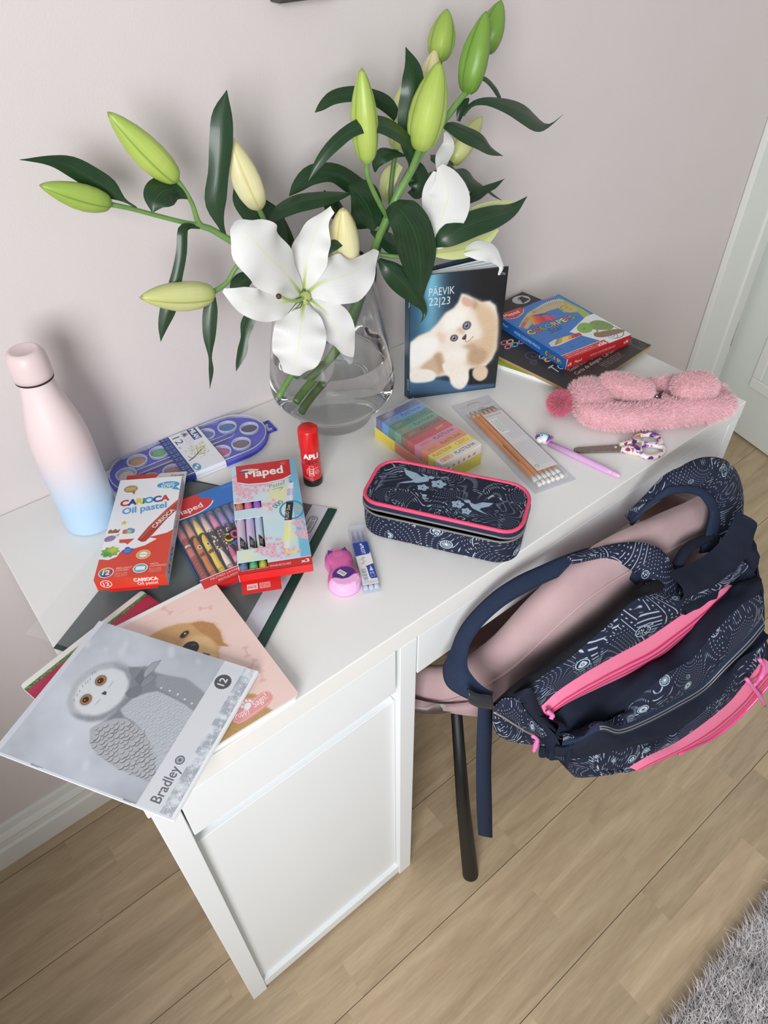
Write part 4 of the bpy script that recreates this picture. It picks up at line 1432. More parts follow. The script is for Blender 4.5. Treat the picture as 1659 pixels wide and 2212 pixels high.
for k in range(24):
    a0, a1 = k / 24 * 2 * PI, (k + 1.2) / 24 * 2 * PI
    cc = RAIN[k * 8 // 24]
    cv.poly([(x, y), (x + 0.0080 * math.cos(a0), y + 0.0073 * math.sin(a0)), (x + 0.0080 * math.cos(a1), y + 0.0073 * math.sin(a1))], tuple(int(v * 0.75) for v in cc))
cv.text('12', x, y - 0.0034, 0.0105, (236, 236, 238), 1, 0, 0.04, 'C')
x, y = q[9]
cv.ell(x, y, 0.0088, 0.0076, (230, 230, 232))
cv.ell(x, y, 0.0078, 0.0066, (92, 160, 176))
cv.rect(x - 0.0055, y - 0.003, x + 0.0055, y + 0.003, (226, 232, 234), r=0.001)
for (x0, y0), t0, t1 in ((q[8], 'BRILLIANT', 'COLORS'), (q[9], 'HIGH', 'COVERING')):
    cv.text(t0, x0 + 0.0108, y0 + 0.0045, 0.0040, (230, 206, 196), 1, 0.02, 0.03, shear=0.2)
    cv.text(t1, x0 + 0.0108, y0 + 0.0008, 0.0040, (230, 206, 196), 1, 0.02, 0.03, shear=0.2)
    cv.smalltext(x0 + 0.0106, y0 - 0.0085, x0 + 0.0256, y0 - 0.0010, (226, 176, 160), 4, 0.8, 0.02, 3)
top_m = matimg('pastel_box_print', cv, 0.35, 0.15)
cf = Cv(w, h, 6200, (206, 62, 42))
cf.ell(0.0124, h / 2 + 0.001, 0.0068, 0.0064, (230, 226, 224))
cf.ell(0.0124, h / 2 + 0.001, 0.0058, 0.0054, (206, 62, 42))
cf.text('12', 0.0124, h / 2 - 0.0022, 0.0088, (230, 226, 224), 1, 0, 0.03, 'C')
cf.text('CARIOCA', 0.0455, 0.0105, 0.0078, (230, 226, 224), 1, 0, 0.06, fit=0.028)
cf.text('Oil pastel', 0.0480, 0.0042, 0.0068, (230, 226, 224), 1, 0, 0.03, fit=0.024)
cr = Cv(d, h, 5200, (206, 207, 214))
sign(cr, 'CARiOCA', 0.012, 0.0052, 0.044, 0.0105, [(190, 44, 48), (40, 60, 130), (226, 190, 60), (40, 130, 70), (50, 140, 200), (40, 60, 130), (190, 44, 48)], 0, 0.05, gap=0.02)
cr.text('Oil Pastel', 0.070, 0.0055, 0.010, (120, 124, 150), 1, 0, 0.02, fit=0.040)
cr.text('maxi', 0.128, 0.0055, 0.010, (196, 60, 60), 1, 0, 0.03, fit=0.022)
pas = thing('oil_pastel_box', 'red and white oil pastel box with a big crayon on its lid', 'box', loc, rot)
pbox('carton', (w, d, h), {'top': top_m, 'front': matimg('pastel_box_end', cf, 0.35, 0.15), 'right': matimg('pastel_box_side', cr, 0.35, 0.15), '*': card_m}, pas, origin=(-w / 2, -d / 2, 0))
ch = Cv(w, 0.030, 5200, (206, 64, 44))
ch.poly([(0.046, 0.03), (w, 0.03), (w, 0), (0.030, 0)], (224, 226, 230))
ch.poly([(0.026, 0.004), (0.042, 0.013), (0.054, 0.013), (0.050, 0.004)], (170, 142, 92))
ch.ell(0.012, 0.011, 0.0062, 0.0062, (230, 226, 224))
ch.ell(0.012, 0.011, 0.0053, 0.0053, (206, 64, 44))
ch.text('12', 0.012, 0.0080, 0.0082, (230, 226, 224), 1, 0, 0.03, 'C')
ch.text('MAXI', 0.0215, 0.0135, 0.0062, (232, 210, 200), 1, 0.1, 0.05, fit=0.013)
ch.text('ITALIAN', 0.0625, 0.0200, 0.0072, (70, 72, 78), 1, 0, 0.03, fit=0.0175)
ch.text('QUALITY', 0.0625, 0.0125, 0.0072, (70, 72, 78), 1, 0, 0.03, fit=0.0175)
hd = pbox('hanging_header', (w, 0.030, 0.0008), {'top': matimg('pastel_header_print', ch, 0.4, 0.1), '*': card_m}, pas, origin=(-w / 2, d / 2, 0.0010))
box('end_flap', (-w / 2 + 0.014, w / 2 - 0.012, -d / 2 - 0.004, -d / 2, 0.0004, 0.0012), red_m, pas, bev=0)

# ---- round palette of watercolours in its clear case
pal = thing('watercolour_palette', 'blue watercolour palette with twelve round pans and a white sleeve', 'palette', (0.2855, 0.4465, T), yaw(-4))
blue_m = mat('blue_tray', (70, 74, 196), 0.3, noise=0.05, scale=30)
clear_l = mat('clear_lid', (190, 196, 240), 0.12, alpha=0.16, noise=0.01)
rim_m = mat('clear_rim', (206, 210, 238), 0.1, alpha=0.75, noise=0.01)
hl_, hw_ = 0.122, 0.0515


def stadium(hl, hw, n=14):
    c = hl - hw
    return [(c + hw * math.cos(t), hw * math.sin(t)) for t in np.linspace(-PI / 2, PI / 2, n)] + [(-c + hw * math.cos(t), hw * math.sin(t)) for t in np.linspace(PI / 2, 3 * PI / 2, n)]


prism('tray', stadium(hl_, hw_), 0.0, 0.0055, blue_m, pal, bev=0.001)
so = stadium(hl_, hw_)
V, F = [], []
lev = [(1.0, 0.0055), (0.992, 0.010), (0.965, 0.0125)]
for k, z in lev:
    V += [(x * (1 - (1 - k) * 0.6), y * k, z) for x, y in so]
n = len(so)
for j in range(len(lev) - 1):
    F += [(j * n + i, j * n + (i + 1) % n, (j + 1) * n + (i + 1) % n, (j + 1) * n + i) for i in range(n)]
F.append(tuple(range(2 * n, 3 * n)))
mk('clear_lid', V, F, clear_l, pal, None, False)
pts = np.array([(x * 0.985, y * 0.972, 0.0122) for x, y in so] + [(so[0][0] * 0.985, so[0][1] * 0.972, 0.0122)])
tube('lid_rim', pts, 0.0009, rim_m, pal, 6, caps=False)
tube('tray_rim', np.array([(x, y, 0.0052) for x, y in so] + [(so[0][0], so[0][1], 0.0052)]), 0.0010, blue_m, pal, 6, caps=False)
pans = [((-0.0965, 0.006), (206, 198, 184)), ((0.0985, 0.003), (84, 78, 84)),
        ((-0.0725, 0.027), (190, 148, 76)), ((-0.0385, 0.027), (104, 178, 96)), ((-0.002, 0.027), (60, 120, 80)), ((0.036, 0.027), (96, 120, 180)), ((0.0720, 0.026), (62, 120, 168)),
        ((-0.0725, -0.026), (196, 96, 84)), ((-0.0385, -0.0255), (190, 110, 96)), ((-0.002, -0.027), (180, 60, 60)), ((0.038, -0.026), (196, 96, 128)), ((0.0710, -0.025), (128, 106, 104))]
for (x, y), c in pans:
    o = lathe('paint_pan', [(0.0118, 0), (0.0118, 0.0012), (0.010, 0.0015)], mat('paint_%d_%d_%d' % c, c, 0.7, noise=0.1, scale=120), pal, 24, loc=(x, y, 0.0056))
    lathe('pan_ring', [(0.0128, 0.0), (0.0150, 0.0), (0.0150, 0.0048), (0.0142, 0.0054), (0.0128, 0.0048)], rim_m, pal, 28, False, False, loc=(x, y, 0.0062))
br = thing_b = tube('paint_brush', [(-0.086, -0.0015, 0.0078), (-0.03, -0.0005, 0.0078), (0.06, 0.001, 0.0078)], [0.0016, 0.0024, 0.0018], mat('brush_wood', (150, 104, 84), 0.4, noise=0.1), pal, 8)
tube('brush_groove', [(-0.088, 0.0035, 0.0118), (-0.03, 0.0042, 0.0120), (0.070, 0.006, 0.0118), (0.074, 0.001, 0.0118), (0.066, -0.004, 0.0118), (-0.03, -0.0058, 0.0120), (-0.084, -0.0072, 0.0118)], 0.0007, rim_m, pal, 6)
# sleeve
sw, sd = 0.063, 2 * hw_ + 0.002
cv = Cv(sw, sd, 6200, (220, 223, 228))
cv.rect(0, 0, 0.0155, sd, (40, 62, 128))
for i in range(9):
    cv.smalltext(0.0030, 0.012 + i * 0.0095, 0.0070, 0.019 + i * 0.0095, (170, 180, 206), 2, 0.8, 0, i)
    cv.smalltext(0.0090, 0.012 + i * 0.0095, 0.0130, 0.019 + i * 0.0095, (170, 180, 206), 2, 0.8, 0, i + 20)
cv.rect(0.0450, sd - 0.0360, 0.0585, sd - 0.0110, (36, 60, 126))
cv.text('MILAN', 0.0480, sd - 0.0125, 0.0118, (226, 228, 232), 1, -PI / 2, 0.045, fit=0.0218)
cv.text('12', 0.0190, sd - 0.0175, 0.0165, (60, 74, 108), 1, -PI / 2, -0.01, fit=0.0165)
cv.smalltext(0.0185, sd - 0.045, 0.0210, sd - 0.036, (110, 120, 140), 1, 0.7)
for k in range(3):
    cv.ell(0.0385 + 0.002 * math.cos(k * 2.1), sd - 0.0185 + 0.002 * math.sin(k * 2.1), 0.0028, 0.0028, [(196, 90, 80), (90, 150, 120), (80, 110, 160)][k], 0.8)
cv.ell(0.0385, sd - 0.0185, 0.0016, 0.0016, (60, 60, 66))
cv.ell(0.0385, sd - 0.0185, 0.0058, 0.0058, (150, 156, 164), 0.7, ring=0.12)
for i in range(3):
    cv.smalltext(0.0330 + i * 0.0038, sd - 0.042, 0.0350 + i * 0.0038, sd - 0.026, (150, 158, 168), 5, 0.6, 0, i)
rgx = np.random.default_rng(6)
cv.line([(0.0185, 0.034), (0.026, 0.036), (0.034, 0.040), (0.044, 0.046)], 0.0016, (74, 62, 48), 1, taper=False, n=20)
for a_, b_ in (((0.034, 0.040), (0.046, 0.036)), ((0.038, 0.043), (0.040, 0.053)), ((0.044, 0.046), (0.052, 0.050)), ((0.026, 0.036), (0.0215, 0.042))):
    cv.line([a_, b_], 0.0008, (84, 72, 54))
for i in range(130):
    x, y = 0.042 + rgx.normal(0, 0.0075), 0.048 + rgx.normal(0, 0.0070)
    if x > 0.0165:
        cv.ell(x, y, 0.0012, 0.0008, [(176, 184, 108), (140, 152, 86), (196, 196, 150), (206, 196, 120)][i % 4], 0.7, rgx.random() * 3)
cv.ell(0.0225, 0.0180, 0.0058, 0.0074, (86, 140, 180))
cv.ell(0.0205, 0.0165, 0.0020, 0.0030, (206, 216, 222))
cv.ell(0.0245, 0.0195, 0.0018, 0.0026, (206, 216, 222))
slm = matimg('palette_sleeve_print', cv, 0.4, 0.1)
x0 = -0.0300
prof_ = [(-hw_ - 0.0009, 0.0004), (-hw_ - 0.0009, 0.0095), (-hw_ + 0.002, 0.0132), (hw_ - 0.002, 0.0132), (hw_ + 0.0009, 0.0095), (hw_ + 0.0009, 0.0004)]
V, UV = [], []
for y, z in prof_:
    V += [(x0, y, z), (x0 + sw, y, z)]
acc = [0]
for (a, b), (c, e) in zip(prof_, prof_[1:]):
    acc.append(acc[-1] + math.hypot(c - a, e - b))
for s_ in acc:
    UV += [(0, s_ / acc[-1]), (1, s_ / acc[-1])]
mk('paper_sleeve', V, [(2 * i, 2 * i + 1, 2 * i + 3, 2 * i + 2) for i in range(5)], slm, pal, UV, False)
hk = [(0.118, 0.012), (0.132, 0.012), (0.1375, 0.006), (0.1385, -0.006), (0.134, -0.013), (0.119, -0.015)]
bm = bmesh.new()
for q in ((0.118, 0.134, 0.0095, 0.014), (0.118, 0.134, -0.0165, -0.012), (0.1315, 0.1365, -0.0165, 0.014), (0.1285, 0.1325, -0.004, 0.0015)):
    add_box(bm, q[0], q[1], q[2], q[3], 0.0004, 0.0022, 0.0004)
bmobj('hanging_tab', bm, blue_m, pal)
for x in (-0.055, 0.062):
    box('clasp', (x - 0.006, x + 0.006, hw_ - 0.0045, hw_ - 0.0005, 0.0, 0.0105), clear_l, pal, bev=0.0008)

# ---- felt pens in a blue and red wallet
loc, rot, dims = (0.2506, 0.2628, 0.7525), (0, 0, -0.13963), (0.135, 0.17, 0.013)
w, d, h = dims
felt = thing('felt_pen_box', 'wallet of patterned felt pens lying under the pastel markers', 'box', loc, rot)
cv = Cv(w, d, 5200, (38, 108, 186))
cv.poly([(0, d), (0.050, d), (0.052, 0.160), (0.063, 0.152), (0.066, 0.146), (0.058, 0.138), (0.040, 0.1325), (0, 0.1325)], (206, 40, 40))
cv.line([(0, 0.1325), (0.040, 0.1325), (0.058, 0.138), (0.066, 0.146)], 0.0018, (228, 226, 226), n=20)
cv.text('Maped', 0.0120, 0.1395, 0.0145, (232, 230, 228), 1, 0.04, 0.03, fit=0.038)
cv.rect(0.085, 0.168 - 0.006, 0.105, 0.168 - 0.003, (60, 124, 196))
cv.rect(0, 0, w, 0.0150, (206, 40, 40))
cv.rect(0, 0.0150, w, 0.0162, (230, 230, 232))
cv.text('FEUTRES LAVABLES · WASHABLE PENS', 0.012, 0.0095, 0.0044, (230, 226, 226), 1, 0, 0.03, fit=0.085)
cv.text('ROTULADORES LAVABLES', 0.020, 0.0035, 0.0044, (230, 226, 226), 1, 0, 0.03, fit=0.055)
# tab printed over the window with the name of the set
front = matimg('felt_pen_wallet_print', cv, 0.35, 0.15)
wy0, wy1 = 0.0165, 0.1310
windowed('wallet', w, d, h, [(0.0, wy0, 0.128, wy1)], front, felt)
blu = mat('wallet_blue', (38, 108, 186), 0.4, noise=0.02)
box('wallet_base', (-w / 2, w / 2, -d / 2, d / 2, 0.0, 0.0012), blu, felt, bev=0)
box('end_wall', (-w / 2, w / 2, -d / 2, -d / 2 + 0.0008, 0.0012, h - 0.0006), red_m, felt, bev=0)
box('end_wall', (-w / 2, w / 2, d / 2 - 0.0008, d / 2, 0.0012, h - 0.0006), blu, felt, bev=0)
box('side_wall', (-w / 2, -w / 2 + 0.0008, -d / 2, d / 2, 0.0012, 0.0052), blu, felt, bev=0)
box('side_wall', (w / 2 - 0.0008, w / 2, -d / 2, d / 2, 0.0012, h - 0.0006), blu, felt, bev=0)
box('black_band', (-w / 2 + 0.001, w / 2 - 0.008, wy0 - d / 2, 0.1005 - d / 2, 0.0014, 0.0028), mat('black_card', (34, 30, 30), 0.6, noise=0.05), felt, bev=0)
pcs = [(196, 62, 66), (206, 116, 52), (232, 196, 60), (214, 172, 160), (206, 84, 150), (120, 84, 170), (56, 80, 170), (50, 130, 190), (66, 150, 96), (120, 84, 60), (70, 66, 66)]
clear_c = mat('clear_cap', (230, 230, 232), 0.15, alpha=0.16, noise=0.01)
for i, c in enumerate(pcs):
    x = -w / 2 + 0.0075 + i * 0.0114
    cb = Cv(0.030, 0.080, 3400, (40, 34, 34))
    rg = np.random.default_rng(40 + i)
    li = tuple(min(255, v + 40) for v in c)
    yv = 0.006
    if i == 0:
        cb.rect(0, 0, 0.03, 0.08, (168, 66, 66))
        cb.rect(0, 0.045, 0.03, 0.060, (206, 110, 112))
        cb.ell(0.012, 0.066, 0.003, 0.002, (232, 230, 228))
        cb.ell(0.018, 0.066, 0.003, 0.002, (232, 230, 228))
        for k in range(6):
            cb.line([(0.009, 0.006 + 0.006 * k), (0.015, 0.009 + 0.006 * k), (0.021, 0.006 + 0.006 * k)], 0.0012, (96, 34, 38))
    elif i in (1, 2):
        body_ = [(0.008, 0.004), (0.016, 0.002), (0.022, 0.014), (0.020, 0.034), (0.023, 0.046), (0.020, 0.066), (0.014, 0.076), (0.009, 0.064), (0.007, 0.044), (0.011, 0.026)]
        cb.blob(body_, c)
        cb.ell(0.013, 0.056, 0.0042, 0.0038, (232, 228, 220))
        cb.ell(0.014, 0.056, 0.0018, 0.0020, (40, 34, 34))
        cb.poly([(0.010, 0.046), (0.021, 0.044), (0.019, 0.038), (0.012, 0.039)], (110, 44, 34))
        for k in range(5):
            cb.line([(0.006 + 0.002 * k, 0.018 + 0.004 * k), (0.012 + 0.002 * k, 0.030 + 0.003 * k)], 0.0014, li, taper=True)
    else:
        for k in range(60):
            cb.ell(rg.random() * 0.03, 0.035 + 0.045 * rg.random(), 0.0010 + 0.0012 * rg.random(), 0.0012, [c, li, (226, 224, 222)][k % 3], 0.95, rg.random() * 3)
        cb.blob([(0.006, 0.0), (0.024, 0.0), (0.021, 0.018), (0.016, 0.040), (0.011, 0.022)], li if i == 3 else c)
        for k in range(8):
            cb.line([(0.008 + 0.002 * k, 0.002), (0.010 + 0.0014 * k, 0.018)], 0.0006, (226, 220, 214))
    pmm = matimg('felt_pen_print', cb, 0.3, 0.2)
    # barrel with the print wrapped round
    R_, nseg = 0.0043, 12
    V, UV, F = [], [], []
    ys = [wy0 - d / 2 + 0.0006, wy0 - d / 2 + 0.006, 0.0965 - d / 2]
    for y in ys:
        for k in range(nseg + 1):
            a = PI / 2 * 3 - 2 * PI * k / nseg
            V.append((x + R_ * math.cos(a), y, 0.0072 + R_ * 0.92 * math.sin(a)))
            UV.append((1 - k / nseg, (y - ys[0]) / (ys[-1] - ys[0])))
    F = [(j * (nseg + 1) + k, j * (nseg + 1) + k + 1, (j + 1) * (nseg + 1) + k + 1, (j + 1) * (nseg + 1) + k) for j in range(2) for k in range(nseg)]
    F = [f[::-1] for f in F]
    pen = mk('felt_pen', V, F, pmm, felt, UV, True)
    cm = mat('pen_tip_%d' % i, c, 0.4, noise=0.03)
    tube('coloured_plug', [(x, ys[0] - 0.0004, 0.0072), (x, ys[0] + 0.008, 0.0072)], R_ * 1.02, cm, pen, 10)
    tube('nib_holder', [(x, 0.0960 - d / 2, 0.0072), (x, 0.112 - d / 2, 0.0072), (x, 0.1225 - d / 2, 0.0075), (x, 0.1295 - d / 2, 0.0078)], [0.0044, 0.0040, 0.0026, 0.0009], cm, pen, 10)
    tube('clear_cap', [(x, 0.0985 - d / 2, 0.0072), (x, 0.1300 - d / 2, 0.0072)], [0.0051, 0.0046], clear_c, pen, 10)
# title tab lying over the window
ct = Cv(0.052, 0.056, 5200, (38, 108, 186))
ct.mottle(0.03, 3, 1)
tab_pts = [(0.0605, 0.0165), (0.070, 0.048), (0.0605, 0.050), (0.052, 0.066), (0.058, 0.078), (0.074, 0.084), (0.1035, 0.082), (0.1035, 0.0165)]
cq = Cv(w, d, 4200, (38, 108, 186))
cq.poly([(0.052, 0.058), (0.105, 0.058), (0.105, 0.085), (0.052, 0.085)], (40, 34, 34))
sign(cq, 'COLOR', 0.0525, 0.0600, 0.049, 0.0215, [(232, 196, 60), (206, 84, 150), (96, 176, 90), (206, 70, 60), (232, 140, 60)], 0.12, 0.04, ((24, 24, 26), 0.06))
sign(cq, "PEPS", 0.0640, 0.0385, 0.040, 0.0215, [(56, 140, 206), (232, 196, 60), (206, 84, 150), (96, 176, 90)], 0.02, 0.04, ((24, 24, 26), 0.06))
cq.text('Monster', 0.0685, 0.0215, 0.0150, (36, 40, 70), 1, 0.0, 0.02, fit=0.034)
V, F = prism_vf([(x - w / 2, y - d / 2) for x, y in tab_pts], h - 0.0007, h - 0.0002)
mk('title_tab', V, F, matimg('felt_pen_title', cq, 0.35, 0.15), felt, [((v[0] + w / 2) / w, (v[1] + d / 2) / d) for v in V], False)
box('window_film', (-w / 2 + 0.0006, w / 2 - 0.0075, wy0 - d / 2, wy1 - d / 2, h - 0.0011, h - 0.0008), film_m, felt, bev=0)

# ---- three pastel markers in a pale blue blossom box
loc, rot, dims = (0.2972, 0.2402, 0.7667), (0, 0, -0.4777), (0.0896, 0.206, 0.014)
w, d, h = dims
duo = thing('marker_box', 'pale blue blossom box of three pastel markers, on the felt pens', 'box', loc, rot)
cv = Cv(w, d, 6000, (206, 222, 228))
xx = np.linspace(0, 1, cv.W)[None, :, None]
yy = np.linspace(0, 1, cv.H)[:, None, None]
nzv = vnoise(cv.H, cv.W, 5, 21)[..., None]
cv.a = (np.array([214, 224, 228]) * (1 - nzv) + np.array([176, 212, 226]) * nzv) / 255.0
edge = np.clip((xx - 0.84) / 0.03, 0, 1) * 0.9
cv.a = cv.a * (1 - edge) + edge * np.array([108, 176, 206]) / 255.0
for (x, y), r, c in (((0.062, 0.140), 0.016, (226, 222, 150)), ((0.058, 0.122), 0.012, (226, 222, 160)), ((0.012, 0.026), 0.012, (226, 228, 180)), ((0.068, 0.050), 0.010, (226, 226, 170)), ((0.045, 0.070), 0.020, (190, 220, 226))):
    cv.ell(x, y, r, r, c, 0.7, 0, 0.006)
rg = np.random.default_rng(31)
for cx, cy, sx_, sy_, n_ in ((0.015, 0.145, 0.012, 0.012, 46), (0.035, 0.160, 0.014, 0.008, 34), (0.012, 0.120, 0.012, 0.003, 18), (0.045, 0.116, 0.010, 0.005, 22), (0.044, 0.036, 0.014, 0.010, 50), (0.060, 0.026, 0.010, 0.007, 24), (0.085, 0.060, 0.006, 0.014, 34), (0.080, 0.075, 0.008, 0.004, 14), (0.006, 0.175, 0.004, 0.012, 20)):
    for k in range(n_):
        x, y = cx + rg.normal(0, sx_ * 0.7), cy + rg.normal(0, sy_ * 0.7)
        r = 0.0012 + 0.0013 * rg.random()
        for q in range(4):
            a = q * PI / 2 + rg.random()
            cv.ell(x + r * math.cos(a), y + r * math.sin(a), r * 0.85, r * 0.75, (226, 178, 194), 0.75, n=10)
        cv.ell(x, y, r * 0.45, r * 0.45, (206, 120, 150), 0.9, n=8)
hdp = [(0.0062, d), (0.0815, d), (0.0805, 0.172), (0.068, 0.1655), (0.045, 0.1625), (0.022, 0.1645), (0.0068, 0.1710)]
cv.poly([(x, y - 0.0032) for x, y in hdp], (60, 60, 66), 0.6)
cv.poly([(x, y - 0.0026) for x, y in hdp], (228, 226, 226))
cv.poly(hdp, (196, 36, 40))
cv.text('Maped', 0.0190, 0.1780, 0.0230, (232, 230, 228), 1, 0.01, 0.035, fit=0.051)
cv.smalltext(0.068, 0.195, 0.076, 0.203, (226, 170, 166), 3, 0.8)
cv.poly([(0.0075, 0.1895), (0.0150, 0.1965), (0.026, 0.1965), (0.0385, 0.1935), (0.036, 0.1905), (0.022, 0.1890)], (206, 196, 176))
cv.poly([(0.0075, 0.1895), (0.0120, 0.1935), (0.024, 0.1925), (0.022, 0.1895)], (54, 62, 130))
a_, b_ = (0.0490, 0.1490), (0.0715, 0.1560)
cv.text('Pastel', a_[0], a_[1], 0.0115, (120, 124, 156), 1, 0.20, -0.005, shear=0.3, fit=0.023)
cv.line([(0.052, 0.1455), (0.071, 0.1510), (0.058, 0.1465), (0.067, 0.1475), (0.062, 0.1420)], 0.0010, (132, 128, 172), n=40)
# the pictured marker
c0, c1 = np.array([0.0790, 0.1590]), np.array([0.0605, 0.0260])
ax_ = (c1 - c0) / np.linalg.norm(c1 - c0)
nx_ = np.array([-ax_[1], ax_[0]])
for s0, s1, hw2, c in ((0, 0.004, 0.0016, (110, 100, 160)), (0.004, 0.016, 0.0038, (214, 222, 232)), (0.016, 0.030, 0.0042, (186, 180, 214)), (0.030, 0.060, 0.0042, (206, 212, 230)), (0.060, 0.090, 0.0044, (226, 222, 186)), (0.090, 0.116, 0.0042, (232, 228, 150)), (0.116, 0.128, 0.0034, (220, 224, 222)), (0.128, 0.134, 0.0016, (226, 214, 96))):
    p, q = c0 + ax_ * s0, c0 + ax_ * s1
    cv.poly([p + nx_ * hw2, q + nx_ * hw2, q - nx_ * hw2, p - nx_ * hw2], c)
    cv.poly([p + nx_ * hw2 * 0.5, q + nx_ * hw2 * 0.5, q + nx_ * hw2 * 0.1, p + nx_ * hw2 * 0.1], (236, 238, 240), 0.5)
mc = (0.0715, 0.1015)
cv.ell(mc[0] + 0.003, mc[1] - 0.001, 0.0165, 0.0185, (72, 140, 170), 1, 0.0, ring=0.16)
cv.ell(mc[0] + 0.012, mc[1], 0.005, 0.006, (232, 160, 90), 0.9, ring=0.3)
p, q = c0 + ax_ * 0.043, c0 + ax_ * 0.078
cv.poly([p + nx_ * 0.0052, q + nx_ * 0.0042, q - nx_ * 0.0052, p - nx_ * 0.0042], (30, 30, 32))
ra = math.atan2(-ax_[1], -ax_[0])
cv.text('FLUO', q[0] + nx_[0] * -0.0000 - ax_[0] * 0.002, q[1] - ax_[1] * 0.002, 0.0062, (232, 232, 234), 1, ra, 0.03, fit=0.014)
cv.text('Duo', q[0] - ax_[0] * 0.019 - nx_[0] * -0.001, q[1] - ax_[1] * 0.019, 0.0062, (232, 232, 234), 1, ra, 0.03, fit=0.010)
cv.text('DUO', 0.0545, 0.1075, 0.0100, (72, 140, 170), 1, 0.75, 0.05, fit=0.0150)
cv.line([(0.060, 0.024), (0.074, 0.033), (0.062, 0.024), (0.076, 0.027), (0.066, 0.0215)], 0.0020, (232, 222, 110), n=30)
cv.rect(0, 0, w, 0.0125, (196, 36, 40))
cv.rect(0, 0.0125, w, 0.0134, (226, 226, 228))
cv.text('RECYCLABLE PACKAGING · ENVASE RECICLABLE', 0.0040, 0.0046, 0.0048, (230, 214, 212), 1, 0.0, 0.03, fit=0.060)
cv.text('x3', 0.0765, 0.0040, 0.0078, (232, 230, 230), 1, 0.0, 0.05, fit=0.0095)
duo_m = matimg('marker_box_print', cv, 0.3, 0.2)
wins = [(0.0, 0.1140, 0.0360, 0.1280), (0.0, 0.0400, 0.0358, 0.0965), (0.0, 0.0060, 0.0362, 0.0190)]
windowed('carton', w, d, h, wins, duo_m, duo)
box('carton_base', (-w / 2, w / 2, -d / 2, d / 2, 0.0, 0.0008), red_m, duo, bev=0)
pale = mat('carton_pale', (206, 222, 228), 0.45, noise=0.02)
box('side_wall', (w / 2 - 0.0008, w / 2, -d / 2, d / 2, 0.0008, h - 0.0006), mat('carton_blue', (108, 176, 206), 0.45, noise=0.02), duo, bev=0)
for y0, y1 in ((0, 0.006), (0.019, 0.040), (0.0965, 0.114), (0.128, d)):
    box('side_wall', (-w / 2, -w / 2 + 0.0007, y0 - d / 2, y1 - d / 2, 0.0008, h - 0.0006), pale, duo, bev=0)
box('end_wall', (-w / 2, w / 2, -d / 2, -d / 2 + 0.0008, 0.0008, h - 0.0006), red_m, duo, bev=0)
box('end_wall', (-w / 2, w / 2, d / 2 - 0.0008, d / 2, 0.0008, h - 0.0006), red_m, duo, bev=0)
box('inner_card', (-w / 2 + 0.001, w / 2 - 0.001, -d / 2 + 0.001, d / 2 - 0.001, 0.0009, 0.0016), dark_in, duo, bev=0)
cvf = Cv(0.047, 0.021, 5200, (206, 34, 36))
cvf.rect(0.006, 0.005, 0.019, 0.014, (226, 196, 194))
cvf.text('PACK', 0.0075, 0.0075, 0.0050, (196, 40, 42), 1, 0, 0.04, fit=0.010)
cvf.rect(0.021, 0.005, 0.034, 0.014, (220, 150, 148))
cvf.smalltext(0.022, 0.006, 0.033, 0.013, (190, 40, 44), 3, 0.9)
fl = pbox('end_flap', (0.047, 0.021, 0.0008), {'top': matimg('marker_flap_print', cvf, 0.35), '*': red_m}, duo)
fl.location = (-w / 2 + 0.002, -d / 2 - 0.0200, -0.0005)
fl.rotation_euler = (math.radians(2), 0, 0)
caps = [((196, 120, 96), (108, 134, 176), (206, 186, 206)), ((206, 108, 150), (98, 190, 130), (196, 180, 214)), ((140, 92, 190), (196, 196, 60), (180, 198, 222))]
for i, (ca_, cb_, cm_) in enumerate(caps):
    x = -w / 2 + 0.0068 + i * 0.0118
    cb = Cv(0.034, 0.16, 2600, cm_)
    cb.vgrad(tuple(np.clip(np.array(cb_) * 0.4 + 140, 0, 226)), cm_, 0, 0, 0.034, 0.09)
    for k in range(3):
        o_ = 0.0113 * k - 0.003
        cb.poly([(o_ + 0.003, 0.034), (o_ + 0.0105, 0.040), (o_ + 0.0105, 0.074), (o_ + 0.0035, 0.058)], (32, 32, 34))
        cb.text('FLUO', o_ + 0.0094, 0.046, 0.0055, (226, 228, 230), 1, PI / 2, 0.03, fit=0.014)
        cb.line([(o_ + 0.002, 0.026), (o_ + 0.005, 0.034)], 0.0006, (40, 40, 42))
        cb.line([(o_ + 0.004, 0.024), (o_ + 0.007, 0.032)], 0.0006, (40, 40, 42))
    R_, nseg = 0.0056, 14
    V, UV = [], []
    ys = [0.020 - d / 2, 0.118 - d / 2]
    for y in ys:
        for k in range(nseg + 1):
            a = PI / 2 * 3 - 2 * PI * k / nseg
            V.append((x + R_ * math.cos(a), y, 0.0076 + R_ * math.sin(a)))
            UV.append((1 - k / nseg, (y - ys[0]) / (ys[-1] - ys[0])))
    mkr = mk('marker', V, [(k, nseg + 1 + k, nseg + 2 + k, k + 1) for k in range(nseg)], matimg('marker_print', cb, 0.3, 0.2), duo, UV, True)
    tube('cap', [(x, 0.113 - d / 2, 0.0076), (x, 0.126 - d / 2, 0.0076), (x, 0.150 - d / 2, 0.0076), (x, 0.156 - d / 2, 0.0076)], [0.0057, 0.0057, 0.0048, 0.002], mat('cap_%d' % i, ca_, 0.3, coat=0.2, noise=0.02), mkr, 14)
    tube('cap', [(x, 0.0035 - d / 2, 0.0076), (x, 0.006 - d / 2, 0.0076), (x, 0.022 - d / 2, 0.0076)], [0.003, 0.0055, 0.0057], mat('cap_b_%d' % i, cb_, 0.3, coat=0.2, noise=0.02), mkr, 14)

